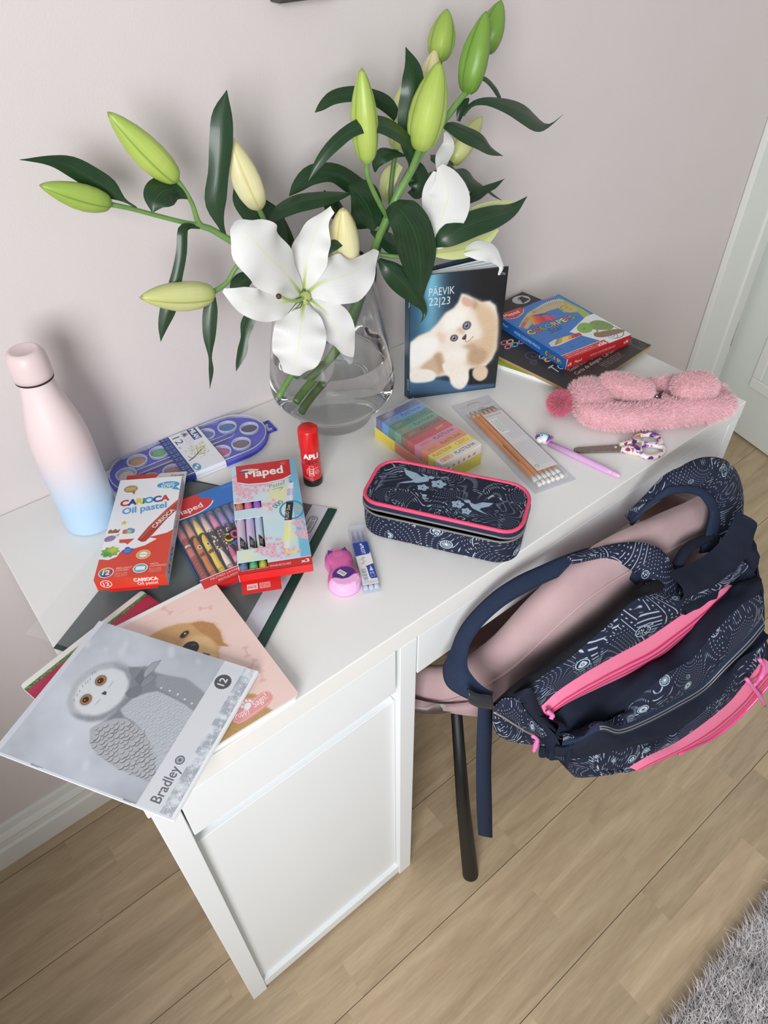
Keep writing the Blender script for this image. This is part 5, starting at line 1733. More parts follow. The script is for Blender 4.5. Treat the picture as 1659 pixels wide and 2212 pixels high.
# ---- flat box of thirty-six coloured pencils
loc, rot, dims = (0.9654, 0.3206, 0.7635), (0, 0, -0.11257), (0.1514, 0.1853, 0.0198)
w, d, h = dims
star = thing('coloured_pencil_box', 'blue and red coloured pencil box with a chameleon, on the black pad', 'box', loc, rot)
cv = Cv(w, d, 5200, (40, 110, 186))
for i, q in enumerate(scatter([(0, 0), (w, 0), (w, d), (0, d)], 40, 8)):
    st = [(q[0] + (0.003 if k % 2 == 0 else 0.0013) * math.sin(k * PI / 5), q[1] + (0.003 if k % 2 == 0 else 0.0013) * math.cos(k * PI / 5)) for k in range(10)]
    cv.poly(st, (54, 122, 196), 0.8)
for q in [(0.0657, 0.029), (0.0363, 0.0268), (0.013, 0.0306)]:
    st = [(q[0] + (0.004 if k % 2 == 0 else 0.0017) * math.sin(k * PI / 5), q[1] + (0.004 if k % 2 == 0 else 0.0017) * math.cos(k * PI / 5)) for k in range(10)]
    cv.poly(st, (28, 84, 150))
chp = [(0.1324, 0.092), (0.0677, 0.0664), (0.0982, -0.0025), (0.1501, -0.0008), (0.1503, 0.0537), (0.1334, 0.0781)]
gp = [(0.1395, 0.1752), (0.1433, 0.1631), (0.1464, 0.1142), (0.1438, 0.0888), (0.1293, 0.0764), (0.1231, 0.085), (0.131, 0.1109), (0.1087, 0.1258), (0.1124, 0.1508)]
cv.poly(gp, (150, 172, 70))
cv.poly(chp[:4] + [(w, chp[3][1]), (w, chp[0][1])], (222, 224, 226))
# arc of sharpened pencils
arc_o = [(0.0033, 0.1304), (0.0317, 0.1505), (0.0537, 0.1626), (0.081, 0.1695), (0.1104, 0.1756), (0.1337, 0.1743), (0.1433, 0.1631)]
arc_i = [(0.0131, 0.1154), (0.0344, 0.1268), (0.0547, 0.1395), (0.075, 0.1438), (0.093, 0.1454), (0.1115, 0.1445), (0.1284, 0.1471)]
ao, ai = smoothpts(np.c_[arc_o, np.zeros(7)], 31)[:, :2], smoothpts(np.c_[arc_i, np.zeros(7)], 31)[:, :2]
for i in range(30):
    c = RAIN[(i // 4) % 8] if i < 8 or i > 20 else [(236, 206, 70), (228, 124, 52), (206, 60, 50), (206, 90, 150)][(i - 8) // 4 % 4]
    p0, p1, q0, q1 = ai[i], ai[i + 1], ao[i], ao[i + 1]
    m0, m1 = p0 + (q0 - p0) * 0.45, p1 + (q1 - p1) * 0.45
    cv.poly([p0, p1, m1, m0], (196, 170, 130))
    n0, n1 = p0 + (q0 - p0) * 0.8, p1 + (q1 - p1) * 0.8
    cv.poly([m0, m1, n1, n0], tuple(int(v * 0.6 + 60) for v in c) if i < 14 else (176, 168, 140))
    cv.poly([n0, n1, (q0 + q1) / 2], (222, 216, 200) if i > 14 else (206, 196, 150))
    cv.line([p0, q0], 0.0003, (110, 96, 70))
wb = [(0.0468, 0.1492), (0.0621, 0.1479), (0.0777, 0.1442), (0.0843, 0.1331), (0.0846, 0.1151), (0.0655, 0.1147), (0.0475, 0.118), (0.0311, 0.1204)]
cv.poly(wb, (30, 84, 150))
for i in range(9):
    t0, t1 = i / 9, (i + 1) / 9
    A = np.array(wb[0]) * (1 - t0) + np.array(wb[3]) * t0
    B = np.array(wb[0]) * (1 - t1) + np.array(wb[3]) * t1
    Cc = np.array(wb[7]) * (1 - t0) + np.array(wb[4]) * t0
    Dd = np.array(wb[7]) * (1 - t1) + np.array(wb[4]) * t1
    cv.poly([A, B, Dd, Cc], [(236, 150, 60), (232, 110, 50), (222, 70, 50), (206, 50, 56), (180, 40, 50), (206, 60, 90), (206, 80, 120), (190, 60, 100), (160, 80, 140)][i])
    cv.line([A, Cc], 0.0004, (110, 40, 40))
hd_ = [(0.0239, 0.1939), (0.0445, 0.1962), (0.0563, 0.1907), (0.0564, 0.1767), (0.045, 0.1661), (0.0252, 0.1592), (0.0113, 0.1618), (0.0022, 0.1702)]
cv.poly([(x, y - 0.0015) for x, y in hd_], (226, 224, 224))
cv.poly(hd_, (200, 46, 48))
a_, b_ = [(0.0082, 0.1706), (0.0425, 0.1701)]
cv.text('Maped', a_[0], a_[1], 0.0130, (232, 230, 228), 1, math.atan2(b_[1] - a_[1], b_[0] - a_[0]), 0.03, fit=math.hypot(b_[0] - a_[0], b_[1] - a_[1]))
bk = [(0.0554, 0.1867), (0.0705, 0.1905), (0.0847, 0.1834), (0.0727, 0.182), (0.0544, 0.1813)]
cv.poly(bk, (48, 50, 56))
xt = [(0.1152, 0.1988), (0.1423, 0.2002), (0.1419, 0.1833), (0.1142, 0.1826), (0.1138, 0.1876)]
cv.poly(xt[:4], (190, 44, 46))
cv.line(xt[:4] + xt[:1], 0.0008, (222, 200, 196))
cv.text('x36', xt[4][0], xt[4][1] - 0.002, 0.0115, (228, 226, 226), 1, 0.02, 0.05, fit=0.019)
fs = [(0.1143, 0.1449), (0.1386, 0.1449), (0.1404, 0.1182), (0.1178, 0.1174), (0.1111, 0.131), (0.1199, 0.1274)]
cv.poly(fs[:4], (196, 166, 98))
cv.line([(fs[4][0] + 0.002, fs[4][1]), (fs[4][0] + 0.006, fs[4][1] + 0.012), (fs[4][0] + 0.014, fs[4][1] + 0.014), (fs[4][0] + 0.018, fs[4][1] + 0.006), (fs[4][0] + 0.009, fs[4][1] + 0.004)], 0.0012, (96, 84, 52), n=24)
cv.smalltext(fs[4][0] + 0.014, fs[4][1] - 0.004, fs[4][0] + 0.024, fs[4][1], (96, 84, 52), 1, 0.8)
a_, b_ = [(0.0037, 0.0966), (0.1131, 0.0983)]
sign(cv, 'COLORPEPS', a_[0], a_[1], math.hypot(b_[0] - a_[0], b_[1] - a_[1]), 0.0190, [(232, 206, 70), (206, 84, 84), (110, 180, 80), (90, 160, 206), (232, 160, 60), (150, 200, 220), (236, 216, 90), (206, 70, 150), (120, 176, 90)], math.atan2(b_[1] - a_[1], b_[0] - a_[0]), 0.04, ((28, 30, 40), 0.07))
a_, b_ = [(0.0378, 0.0801), (0.0775, 0.0831)]
cv.text('Star', a_[0], a_[1], 0.0205, (28, 38, 60), 1, math.atan2(b_[1] - a_[1], b_[0] - a_[0]), 0.0, shear=0.35, fit=0.034)
wn = [(0.0108, 0.0576), (0.0264, 0.0612), (0.0808, 0.0556), (0.079, 0.0465), (0.0198, 0.0417), (0.0065, 0.0466)]
cv.poly(wn, (206, 206, 202))
for i in range(9):
    t0, t1 = i / 9, (i + 1) / 9
    A = np.array(wn[1]) * (1 - t0) + np.array(wn[2]) * t0
    B = np.array(wn[1]) * (1 - t1) + np.array(wn[2]) * t1
    Cc = np.array(wn[5]) * (1 - t0) + np.array(wn[3]) * t0
    Dd = np.array(wn[5]) * (1 - t1) + np.array(wn[3]) * t1
    if i:
        cv.poly([A, B, Dd, Cc], [(206, 206, 202), (150, 132, 84), (176, 160, 90), (232, 206, 60), (232, 190, 120), (236, 150, 60), (206, 60, 50), (160, 44, 50), (190, 50, 60)][i])
# chameleon on its branch
cv.blob([(0.1009, 0.0401), (0.1105, 0.0379), (0.1452, 0.0273), (0.1528, 0.016), (0.1325, 0.015), (0.0999, 0.0224), (0.0938, 0.0305)], (136, 104, 72))
cv.blob([(0.1187, 0.0705), (0.1381, 0.0706), (0.1473, 0.0579), (0.1472, 0.0387), (0.1366, 0.033), (0.1184, 0.041), (0.1094, 0.0512)], (118, 146, 74))
cv.blob([(0.0857, 0.067), (0.1071, 0.0783), (0.1173, 0.0715), (0.1119, 0.0537), (0.0977, 0.0464), (0.0839, 0.0515)], (124, 170, 70))
for q in [(0.1278, 0.0602), (0.1365, 0.0544), (0.1371, 0.0454), (0.1209, 0.0605), (0.1438, 0.0473)]:
    cv.ell(q[0], q[1], 0.0035, 0.0022, [(150, 120, 70), (80, 130, 120), (170, 150, 80)][int(q[0] * 9000) % 3], 0.7)
q = [(0.0977, 0.0611)][0]
cv.ell(q[0], q[1], 0.0038, 0.0032, (160, 140, 80))
cv.ell(q[0], q[1], 0.0014, 0.0012, (40, 40, 36))
for a_, b_ in ([(0.1191, 0.0489), (0.1064, 0.0385)], [(0.136, 0.0419), (0.1285, 0.0321)]):
    cv.line([a_, b_], 0.0030, (110, 156, 66))
q = [(0.1198, 0.0153)][0]
spiral(cv, q[0], q[1], 0.0125, 2.2, 0.0014, (112, 116, 112), 1.0, 1, 1)
cv.line([(0.1457, 0.0396), (0.1472, 0.0176), (0.1385, 0.0069), (0.124, 0.0043), (0.1143, 0.0087)], 0.0020, (112, 130, 90), n=20)
bnd = [(0.0004, 0.0085), (0.0982, -0.0025), (0.1056, 0.0025)]
cv.poly([(0, 0), (bnd[1][0], 0), (bnd[1][0], 0.014), (0, 0.014)], (200, 40, 44))
cv.line([(0, 0.0145), (bnd[1][0], 0.0145)], 0.0012, (226, 226, 228))
for k in range(2):
    cv.smalltext(0.006, 0.0030 + 0.0052 * k, 0.070, 0.0070 + 0.0052 * k, (226, 190, 190), 1, 0.9, 0, k)
cv.text('x36', 0.0760, 0.0022, 0.0115, (232, 230, 230), 1, 0.0, 0.05, fit=0.0185)
cl = Cv(d, h, 5200, (36, 98, 176))
cl.text('WOOD COLOURED PENCILS', 0.050, 0.0070, 0.0072, (216, 224, 232), 1, 0, 0.02, fit=0.070)
cl.text('Maped', 0.018, 0.0085, 0.0066, (216, 224, 232), 1, 0, 0.02, fit=0.014)
sign(cl, 'COLORPEPS', 0.134, 0.0050, 0.040, 0.0095, [(232, 206, 70), (206, 84, 84), (110, 180, 80), (90, 160, 206), (232, 160, 60), (206, 70, 150), (236, 216, 90), (150, 200, 220), (120, 176, 90)], 0, 0.05, ((28, 30, 40), 0.06))
crd = Cv(w, h, 5200, (196, 38, 42))
crd.text('x36', 0.004, 0.0050, 0.0085, (230, 226, 226), 1, 0, 0.04, fit=0.009)
crd.text('Maped', 0.020, 0.0060, 0.0078, (230, 226, 226), 1, 0, 0.03, fit=0.016)
crd.text('WOOD COLOURED PENCILS', 0.055, 0.0070, 0.0062, (226, 206, 206), 1, 0, 0.01, fit=0.060)
crd.text('x36', 0.136, 0.0060, 0.0085, (230, 226, 226), 1, 0, 0.04, fit=0.011)
crd.poly([(0, 0), (0.0006, 0), (0.0022, h), (0, h)], (226, 226, 228))
pbox('carton', (w, d, h), {'top': matimg('pencil_box_print', cv, 0.3, 0.2), 'left': matimg('pencil_box_side', cl, 0.3, 0.2), 'front': matimg('pencil_box_end', crd, 0.3, 0.2), '*': blu}, star, origin=(-w / 2, -d / 2, 0))

# ------------------------------------------------------------------ small school supplies
# ---- insulated bottle, pink fading to pale blue
bot = thing('water_bottle', 'pink and pale blue insulated bottle standing by the wall', 'bottle', (0.1180, 0.4120, T))
bm_ = mat('bottle_coat', (222, 204, 204), 0.42)
nt = bm_.node_tree
tc = nt.nodes.new('ShaderNodeTexCoord')
sx = nt.nodes.new('ShaderNodeSeparateXYZ')
rp = nt.nodes.new('ShaderNodeValToRGB')
nt.links.new(tc.outputs['Object'], sx.inputs[0])
mrn = nt.nodes.new('ShaderNodeMapRange')
mrn.inputs['From Max'].default_value = 0.26
nt.links.new(sx.outputs['Z'], mrn.inputs['Value'])
nt.links.new(mrn.outputs[0], rp.inputs['Fac'])
e = rp.color_ramp.elements
e[0].position, e[0].color = 0.16, (*P(180, 208, 232), 1)
e[1].position, e[1].color = 0.50, (*P(226, 208, 208), 1)
nt.links.new(rp.outputs['Color'], nt.nodes['Principled BSDF'].inputs['Base Color'])
prof = [(0.030, 0.0), (0.0345, 0.0015), (0.0358, 0.006), (0.0360, 0.02), (0.0360, 0.115), (0.0352, 0.135), (0.0330, 0.155), (0.0295, 0.172), (0.0255, 0.188), (0.0222, 0.202), (0.0200, 0.214), (0.0192, 0.224)]
pz = smoothpts(np.array([(r, 0, z) for r, z in prof]), 60)
lathe('bottle_body', [(r, z) for r, _, z in pz], bm_, bot, 48)
lathe('seal_ring', [(0.0195, 0.2235), (0.0216, 0.2235), (0.0216, 0.2256), (0.0195, 0.2256)], mat('black_rubber', (38, 34, 36), 0.6, noise=0.05), bot, 40, False, False)
lathe('bottle_cap', [(0.0210, 0.2256), (0.0220, 0.2262), (0.0223, 0.232), (0.0221, 0.246), (0.0212, 0.2525), (0.0190, 0.2575), (0.0165, 0.2600), (0.0145, 0.2606), (0.0135, 0.2600), (0.0, 0.2598)], mat('cap_pink', (218, 198, 198), 0.4, noise=0.01), bot, 48)

# ---- glue stick
glu = thing('glue_stick', 'upright red glue stick with a black base', 'glue stick', (0.3950, 0.2850, T), yaw(0))
cv = Cv(2 * PI * 0.0137, 0.052, 5200, (196, 28, 34))
cx = cv.w * 0.5
cv.text('APLI', cx, 0.0385, 0.0115, (232, 230, 230), 1, 0, 0.06, 'C', fit=0.0215)
cv.text('Stick', cx, 0.0295, 0.0125, (34, 26, 28), 1, 0.02, 0.005, 'C', shear=0.2, fit=0.0190)
wl = (226, 190, 188)
cv.rect(cx - 0.0042, 0.0130, cx + 0.0022, 0.0265, wl, r=0.0012)
cv.rect(cx - 0.0036, 0.0137, cx + 0.0016, 0.0258, (196, 28, 34), r=0.001)
cv.line([(cx - 0.0075, 0.0115), (cx - 0.0070, 0.020), (cx - 0.0030, 0.0225), (cx + 0.0010, 0.0205), (cx + 0.0050, 0.0215), (cx + 0.0100, 0.0215)], 0.0008, wl, n=30)
for k in range(4):
    cv.ell(cx - 0.0012, 0.0095 + 0.0032 * k, 0.0042, 0.0018, wl, 1, 0.1, ring=0.35)
cv.line([(cx + 0.0035, 0.0130), (cx + 0.0080, 0.0110), (cx + 0.0110, 0.0130)], 0.0008, wl)
cv.ell(cx + 0.0070, 0.0155, 0.0030, 0.0022, wl, 1, 0, ring=0.3)
cv.line([(cx - 0.0140, 0.0065), (cx - 0.0090, 0.0045), (cx + 0.0, 0.0052)], 0.0006, wl)
cv.text('21g', cx - 0.002, 0.0010, 0.0040, wl, 1, 0, 0.02, 'C')
gm2 = matimg('glue_label_print', cv, 0.25, 0.3)
n = 40
V, UV = [], []
for z, v in ((0.012, 0), (0.064, 1)):
    for k in range(n + 1):
        a = math.radians(-120) + 2 * PI * (k / n - 0.5)
        V.append((0.0137 * math.cos(a), 0.0137 * math.sin(a), z))
        UV.append((k / n, v))
mk('barrel', V, [(k, k + 1, n + 2 + k, n + 1 + k) for k in range(n)], gm2, glu, UV)
lathe('turning_base', [(0.0120, 0), (0.0138, 0.0008), (0.0139, 0.0120), (0.0130, 0.0126)], mat('black_plastic', (36, 30, 30), 0.35, noise=0.05), glu, 32)
lathe('cap', [(0.0142, 0.0635), (0.0143, 0.0645), (0.0141, 0.091), (0.0136, 0.0940), (0.0122, 0.0952), (0.0, 0.0952)], mat('red_cap', (206, 26, 26), 0.25, coat=0.3, noise=0.01), glu, 32)

# ---- pack of refills
loc, rot, dims = (0.3575, 0.1172, 0.75), (0, 0, -0.46181), (0.0204, 0.1066, 0.008)
ref = thing('refill_pack', 'clear pack of three blue pen refills beside the pink sharpener', 'refills', loc, rot)
w, d = 0.0215, 0.114
case_m = mat('refill_case', (200, 208, 228), 0.08, alpha=0.22, noise=0.01)
rblue = mat('refill_blue', (40, 66, 150), 0.3, noise=0.03)
rlight = mat('refill_tip', (100, 116, 176), 0.3, noise=0.03)
wend = mat('refill_end', (206, 214, 232), 0.4, alpha=0.85, noise=0.02)
for i in range(3):
    x = -0.0066 + i * 0.0066
    r_ = tube('refill', [(x, -0.046, 0.0042), (x, 0.026, 0.0042)], 0.0029, rblue, ref, 10)
    tube('refill_cone', [(x, 0.026, 0.0042), (x, 0.0275, 0.0042), (x, 0.0375, 0.0042), (x, 0.0400, 0.0042), (x, 0.0470, 0.0042)], [0.0030, 0.0026, 0.0014, 0.0007, 0.0005], rlight, r_, 10)
    tube('refill_plug', [(x, -0.0535, 0.0042), (x, -0.046, 0.0042)], 0.0030, wend, r_, 10)
cv = Cv(w - 0.002, 0.0720, 6400, (226, 226, 228))
W_ = cv.w
cv.poly([(0, 0.0720), (W_, 0.0720), (W_, 0.054), (W_ - 0.002, 0.0505), (0, 0.0490)], (36, 62, 150))
cv.text('PILOT', 0.0088, 0.0660, 0.0062, (222, 226, 234), 1, -PI / 2, 0.05, fit=0.0145)
cv.ell(0.0102, 0.0685, 0.0014, 0.0018, (222, 226, 234), 1, 0.5)
for k in range(9):
    cv.rect(0.004 + 0.0013 * (k % 5), 0.0340 + 0.0015 * k, 0.0075 + 0.0012 * (k % 4), 0.0350 + 0.0015 * k, [(206, 176, 120), (120, 126, 140), (190, 176, 160)][k % 3], 0.9)
cv.poly([(0.0085, 0.0300), (W_, 0.0330), (W_, 0.0085), (0.0120, 0.0085), (0.0105, 0.0120), (0.0100, 0.0285)], (36, 62, 150))
cv.poly([(0.0125, 0.0215), (0.0172, 0.0215), (0.0150, 0.0305)], (206, 212, 224))
cv.text('M', 0.0125, 0.0150, 0.0070, (206, 214, 228), 1, 0, 0.02)
cv.text('0,7', 0.0122, 0.0105, 0.0050, (150, 176, 214), 1, 0, 0.0)
for k in range(11):
    cv.rect(0.0025, 0.0070 + 0.0018 * k, 0.0082, 0.0070 + 0.0018 * k + (0.0011 if k % 3 else 0.0006), (110, 112, 118), 0.9)
cv.smalltext(0.0015, 0.0010, W_ - 0.001, 0.0060, (130, 134, 142), 4, 0.8)
pbox('label', (W_, 0.0720, 0.0003), {'top': matimg('refill_label_print', cv, 0.3, 0.2), '*': white_m}, ref, origin=(-W_ / 2, -0.0490, 0.0076))
bmc = bmesh.new()
add_box(bmc, -w / 2, w / 2, -0.0570, 0.0570, 0.0, 0.0074, 0.0008)
bmobj('clear_case', bmc, case_m, ref)

# ---- pink double sharpener shaped like an owl
A_, B_ = np.array([0.3286, 0.1307]), np.array([0.3143, 0.0985])
ax_ = (A_ - B_) / np.linalg.norm(A_ - B_)
shp = thing('sharpener', 'pink owl shaped pencil sharpener lying beside the refill pack', 'sharpener', (*B_, T), (0, 0, math.atan2(ax_[1], ax_[0]) - PI / 2))
Lh = float(np.linalg.norm(A_ - B_))
th = np.linspace(0, 2 * PI, 72, endpoint=False)


def radial(t):
    dx, dy = math.cos(t), math.sin(t)
    best = 0
    for cy, r in ((0.0, 0.0205), (Lh, 0.0178), (Lh * 0.5, 0.0150)):
        b = dy * (cy - 0.014)
        dsc = b * b - ((cy - 0.014) ** 2 - r * r)
        if dsc > 0:
            best = max(best, b + math.sqrt(dsc))
    return best


rr = np.array([radial(t) for t in th])
for _ in range(3):
    rr = (np.roll(rr, 1) + 2 * rr + np.roll(rr, -1)) / 4
cv = Cv(0.046, 0.076, 6000, (206, 96, 160))
ox, oy = 0.023, 0.0215
cv.rect(0, 0, 0.046, 0.076, (206, 96, 160))
cv.poly([(0, oy + Lh + 0.003), (ox - 0.009, oy + Lh + 0.0065), (ox, oy + Lh + 0.0085), (ox + 0.009, oy + Lh + 0.0065), (0.046, oy + Lh + 0.003), (0.046, 0.076), (0, 0.076)], (224, 150, 196))
cv.ell(ox, oy + Lh + 0.001, 0.0080, 0.0072, (170, 66, 130))
cv.ell(ox, oy + Lh + 0.001, 0.0076, 0.0068, (214, 106, 168))
cv.poly([(0, oy - 0.0030), (ox - 0.013, oy - 0.0020), (ox, oy - 0.0105), (ox + 0.013, oy - 0.0020), (0.046, oy - 0.0030), (0.046, 0), (0, 0)], (234, 170, 212))
sm = matimg('sharpener_shell', cv, 0.3, 0.2)
V, UV, F = [], [], []
ks = [(1.0, 0.0), (1.02, 0.004), (1.0, 0.010), (0.94, 0.0145), (0.82, 0.0172), (0.6, 0.0186), (0.3, 0.0190), (0.02, 0.0190)]
for k, z in ks:
    for t, r in zip(th, rr):
        x, y = r * k * math.cos(t), 0.014 + r * k * math.sin(t)
        V.append((x, y, z))
        UV.append(((x + ox) / 0.046, (y + oy) / 0.076))
n = len(th)
for j in range(len(ks) - 1):
    F += [(j * n + i, j * n + (i + 1) % n, (j + 1) * n + (i + 1) % n, (j + 1) * n + i) for i in range(n)]
F.append(tuple(range(n))[::-1])
mk('shell', V, F, sm, shp, UV)
purple = mat('purple_plastic', (78, 38, 120), 0.25, coat=0.3, noise=0.04)
for s_ in (-1, 1):
    prism('ear', [(s_ * 0.0125, Lh + 0.0035), (s_ * 0.0055, Lh + 0.0070), (s_ * 0.0112, Lh + 0.0105)][::s_], 0.0145, 0.0184, purple, shp)
el = [(0.0142 * math.cos(t), 0.0005 + 0.0112 * math.sin(t)) for t in np.linspace(0, 2 * PI, 36, endpoint=False)]
prism('window', el, 0.012, 0.0199, purple, shp, bev=0.0006)
lowc = [(-0.0175, -0.0030), (-0.012, -0.0015), (-0.004, -0.0075), (0, -0.0105), (0.004, -0.0075), (0.012, -0.0015), (0.0175, -0.0030), (0.0170, -0.0090), (0.0110, -0.0165), (0.003, -0.0192), (-0.004, -0.0190), (-0.0125, -0.0150), (-0.0172, -0.0085)]
prism('lower_cover', lowc[::-1], 0.006, 0.0204, mat('pale_pink_plastic', (234, 172, 214), 0.3, coat=0.2, noise=0.02), shp, bev=0.0022)
cb = Cv(0.0065, 0.0110, 8000, (216, 214, 216))
for k in range(12):
    cb.rect(0.0016, 0.0012 + 0.00075 * k, 0.0052, 0.0012 + 0.00075 * k + (0.0004 if k % 3 else 0.0006), (120, 118, 122))
st = pbox('barcode_sticker', (0.0065, 0.0110, 0.0002), {'top': matimg('barcode_print', cb, 0.5), '*': white_m}, shp)
st.location = (-0.0012, -0.0042, 0.0200)
st.rotation_euler = (0, 0, math.radians(40))

# ---- unicorn pen
pen = thing('unicorn_pen', 'lilac pen with a unicorn head lying beside the scissors', 'pen', (0.7155, 0.1255, T), yaw(0))
a0, a1 = np.array([0.7155, 0.1255, 0.7548]), np.array([0.7335, 0.0195, 0.7548])
dv = a1 - a0
lil = mat('lilac_plastic', (206, 160, 206), 0.3, noise=0.04, scale=500, coat=0.2)
o0 = np.array([0.7155, 0.1255, T])
tube('barrel', [a0 - o0, a0 + dv * 0.5 - o0, a0 + dv * 0.86 - o0, a0 + dv * 0.93 - o0, a0 + dv - o0], [0.0044, 0.0047, 0.0047, 0.0043, 0.0030], lil, pen, 16)
tube('tip_cap', [a0 + dv * 0.985 - o0, a0 + dv * 1.0 - o0, a0 + dv * 1.08 - o0, a0 + dv * 1.10 - o0], [0.0032, 0.0034, 0.0030, 0.0016], mat('pink_tip', (222, 172, 206), 0.15, coat=0.4, noise=0.01), pen, 14)
u = -dv / np.linalg.norm(dv)
s3 = np.cross(u, (0, 0, 1.0))
hc = a0 - o0 + u * 0.0085 + np.array([0, 0, 0.0040])


def ellipsoid_vf(c, ax, r, n=16, m=10):
    V, F = lathe_vf([(max(1e-4, math.sin(PI * k / m)), -math.cos(PI * k / m)) for k in range(m + 1)], n)
    V = np.array([c + ax[0] * (v[0] * r[0]) + ax[1] * (v[1] * r[1]) + ax[2] * (v[2] * r[2]) for v in V])
    return V, F


AX3 = (u, s3, np.array([0, 0, 1.0]))
V, F = join_vf([ellipsoid_vf(hc, AX3, (0.0095, 0.0080, 0.0072)), ellipsoid_vf(hc + u * 0.0035 - s3 * 0.0065, AX3, (0.0058, 0.0056, 0.0050))])
mk('unicorn_head', V, F, mat('unicorn_white', (226, 228, 230), 0.35, coat=0.2, noise=0.01), pen)
for k, c in enumerate(((70, 150, 170), (130, 190, 200), (96, 60, 150), (60, 120, 170), (206, 110, 170))):
    off = 0.0016 + 0.0020 * k
    pts = [hc + u * (0.0088 - 0.0034 * k) + s3 * (0.0015 + 0.001 * k) + np.array([0, 0, 0.0050]), hc + u * (0.002 - 0.0030 * k) + s3 * (0.0038 + 0.0008 * k) + np.array([0, 0, 0.0058 - 0.0004 * k]), hc + u * (-0.004 - 0.0016 * k) + s3 * (0.0010 - 0.0016 * k) + np.array([0, 0, 0.0050 - 0.0003 * k]), hc + u * (-0.0075) + s3 * (-0.0022 - 0.0012 * k) + np.array([0, 0, 0.002])]
    tube('mane', smoothpts(pts, 12), 0.0015, mat('mane_%d' % k, c, 0.35, noise=0.03), pen, 7)
tube('mane', smoothpts([hc + u * 0.0070 - s3 * 0.003 + np.array([0, 0, 0.0045]), hc + u * 0.0100 - s3 * 0.0050 + np.array([0, 0, 0.0035]), hc + u * 0.0090 - s3 * 0.0085 + np.array([0, 0, 0.002])], 8), 0.0019, mat('mane_2', (96, 60, 150), 0.35), pen, 7)
tube('horn', [hc + u * 0.0075 + s3 * 0.0002 + np.array([0, 0, 0.003]), hc + u * 0.0165 + s3 * 0.0015 + np.array([0, 0, 0.003])], [0.0018, 0.0004], mat('horn_gold', (206, 186, 150), 0.3, noise=0.05), pen, 8)
V, F = ellipsoid_vf(hc + u * 0.0032 - s3 * 0.0028 + np.array([0, 0, 0.0066]), AX3, (0.0008, 0.0014, 0.0008), 8, 6)
mk('eye', V, F, mat('eye_black', (30, 28, 34), 0.3, noise=0.02), pen)

# ---- scissors
sci = thing('scissors', 'closed scissors with purple flower print handles by the fluffy case', 'scissors', (0, 0, 0))
steel2 = mat('blade_steel', (128, 118, 110), 0.45, metal=0.35, noise=0.12, scale=220)
bl_ = [(0.7368, 0.0942, 0.7535), (0.7334, 0.0921, 0.7535), (0.732, 0.0885, 0.7535), (0.7383, 0.0819, 0.7535), (0.7589, 0.0653, 0.7535), (0.7848, 0.0461, 0.7535), (0.7908, 0.0494, 0.7535), (0.7943, 0.0586, 0.7535), (0.7702, 0.0744, 0.7535), (0.7429, 0.0925, 0.7535)]
prism('blade', [(x, y) for x, y, z in bl_][::-1], T + 0.0022, T + 0.0036, steel2, sci)
bl2 = [(0.7358, 0.0917, 0.7535), (0.7321, 0.0886, 0.7535), (0.7423, 0.0785, 0.7535), (0.7843, 0.0457, 0.7535), (0.7893, 0.0473, 0.7535)]
prism('blade', [(x, y) for x, y, z in bl2][::-1], T + 0.0008, T + 0.0021, steel2, sci)
hp_m = bpy.data.materials.new('flower_print_plastic')
hp_m.use_nodes = True
nt = hp_m.node_tree
p = nt.nodes['Principled BSDF']
p.inputs['Roughness'].default_value = 0.25
p.inputs['Coat Weight'].default_value = 0.3
tc = nt.nodes.new('ShaderNodeTexCoord')
vz = nt.nodes.new('ShaderNodeTexNoise')
vz.inputs['Scale'].default_value = 85
vz.inputs['Detail'].default_value = 1.5
nt.links.new(tc.outputs['Object'], vz.inputs['Vector'])
rp = nt.nodes.new('ShaderNodeValToRGB')
rp.color_ramp.interpolation = 'CONSTANT'
el_ = rp.color_ramp.elements
cols = [(0.0, (88, 52, 130)), (0.37, (176, 120, 176)), (0.43, (226, 220, 224)), (0.53, (222, 202, 160)), (0.59, (226, 218, 220)), (0.64, (150, 84, 160)), (0.70, (70, 48, 100))]
while len(el_) < len(cols):
    el_.new(0.5)
for i, (t, c) in enumerate(cols):
    el_[i].position = t
    el_[i].color = (*P(*c), 1)
nt.links.new(vz.outputs['Fac'], rp.inputs['Fac'])
nt.links.new(rp.outputs['Color'], p.inputs['Base Color'])


def loop_ring(px, sh):
    c = smoothpts(np.array(px + px[:3]), 60)
    d0 = np.linalg.norm(c - c[len(c) * 2 // (len(px) + 2) if False else 8], axis=1)
    d0[:40] = 9
    j = int(np.argmin(d0))
    c = c[8:j + 1]
    V, F = tube_vf(c, 0.0040, 10, False)
    return V, F


h1 = [(0.8223, 0.0499, 0.7545), (0.8339, 0.0513, 0.7545), (0.8458, 0.0454, 0.7545), (0.8543, 0.0355, 0.7545), (0.8508, 0.0234, 0.7545), (0.8424, 0.019, 0.7545), (0.8333, 0.0251, 0.7545), (0.8218, 0.0375, 0.7545)]
h2 = [(0.8144, 0.0352, 0.7545), (0.8249, 0.0301, 0.7545), (0.8347, 0.0183, 0.7545), (0.8369, 0.0081, 0.7545), (0.8245, 0.0032, 0.7545), (0.8103, 0.0055, 0.7545), (0.8013, 0.0129, 0.7545), (0.8013, 0.0239, 0.7545)]
s1 = [(0.7934, 0.0579, 0.7545), (0.8095, 0.0542, 0.7545), (0.8236, 0.0517, 0.7545), (0.834, 0.0489, 0.7545), (0.8201, 0.0375, 0.7545), (0.809, 0.0424, 0.7545), (0.792, 0.049, 0.7545)]
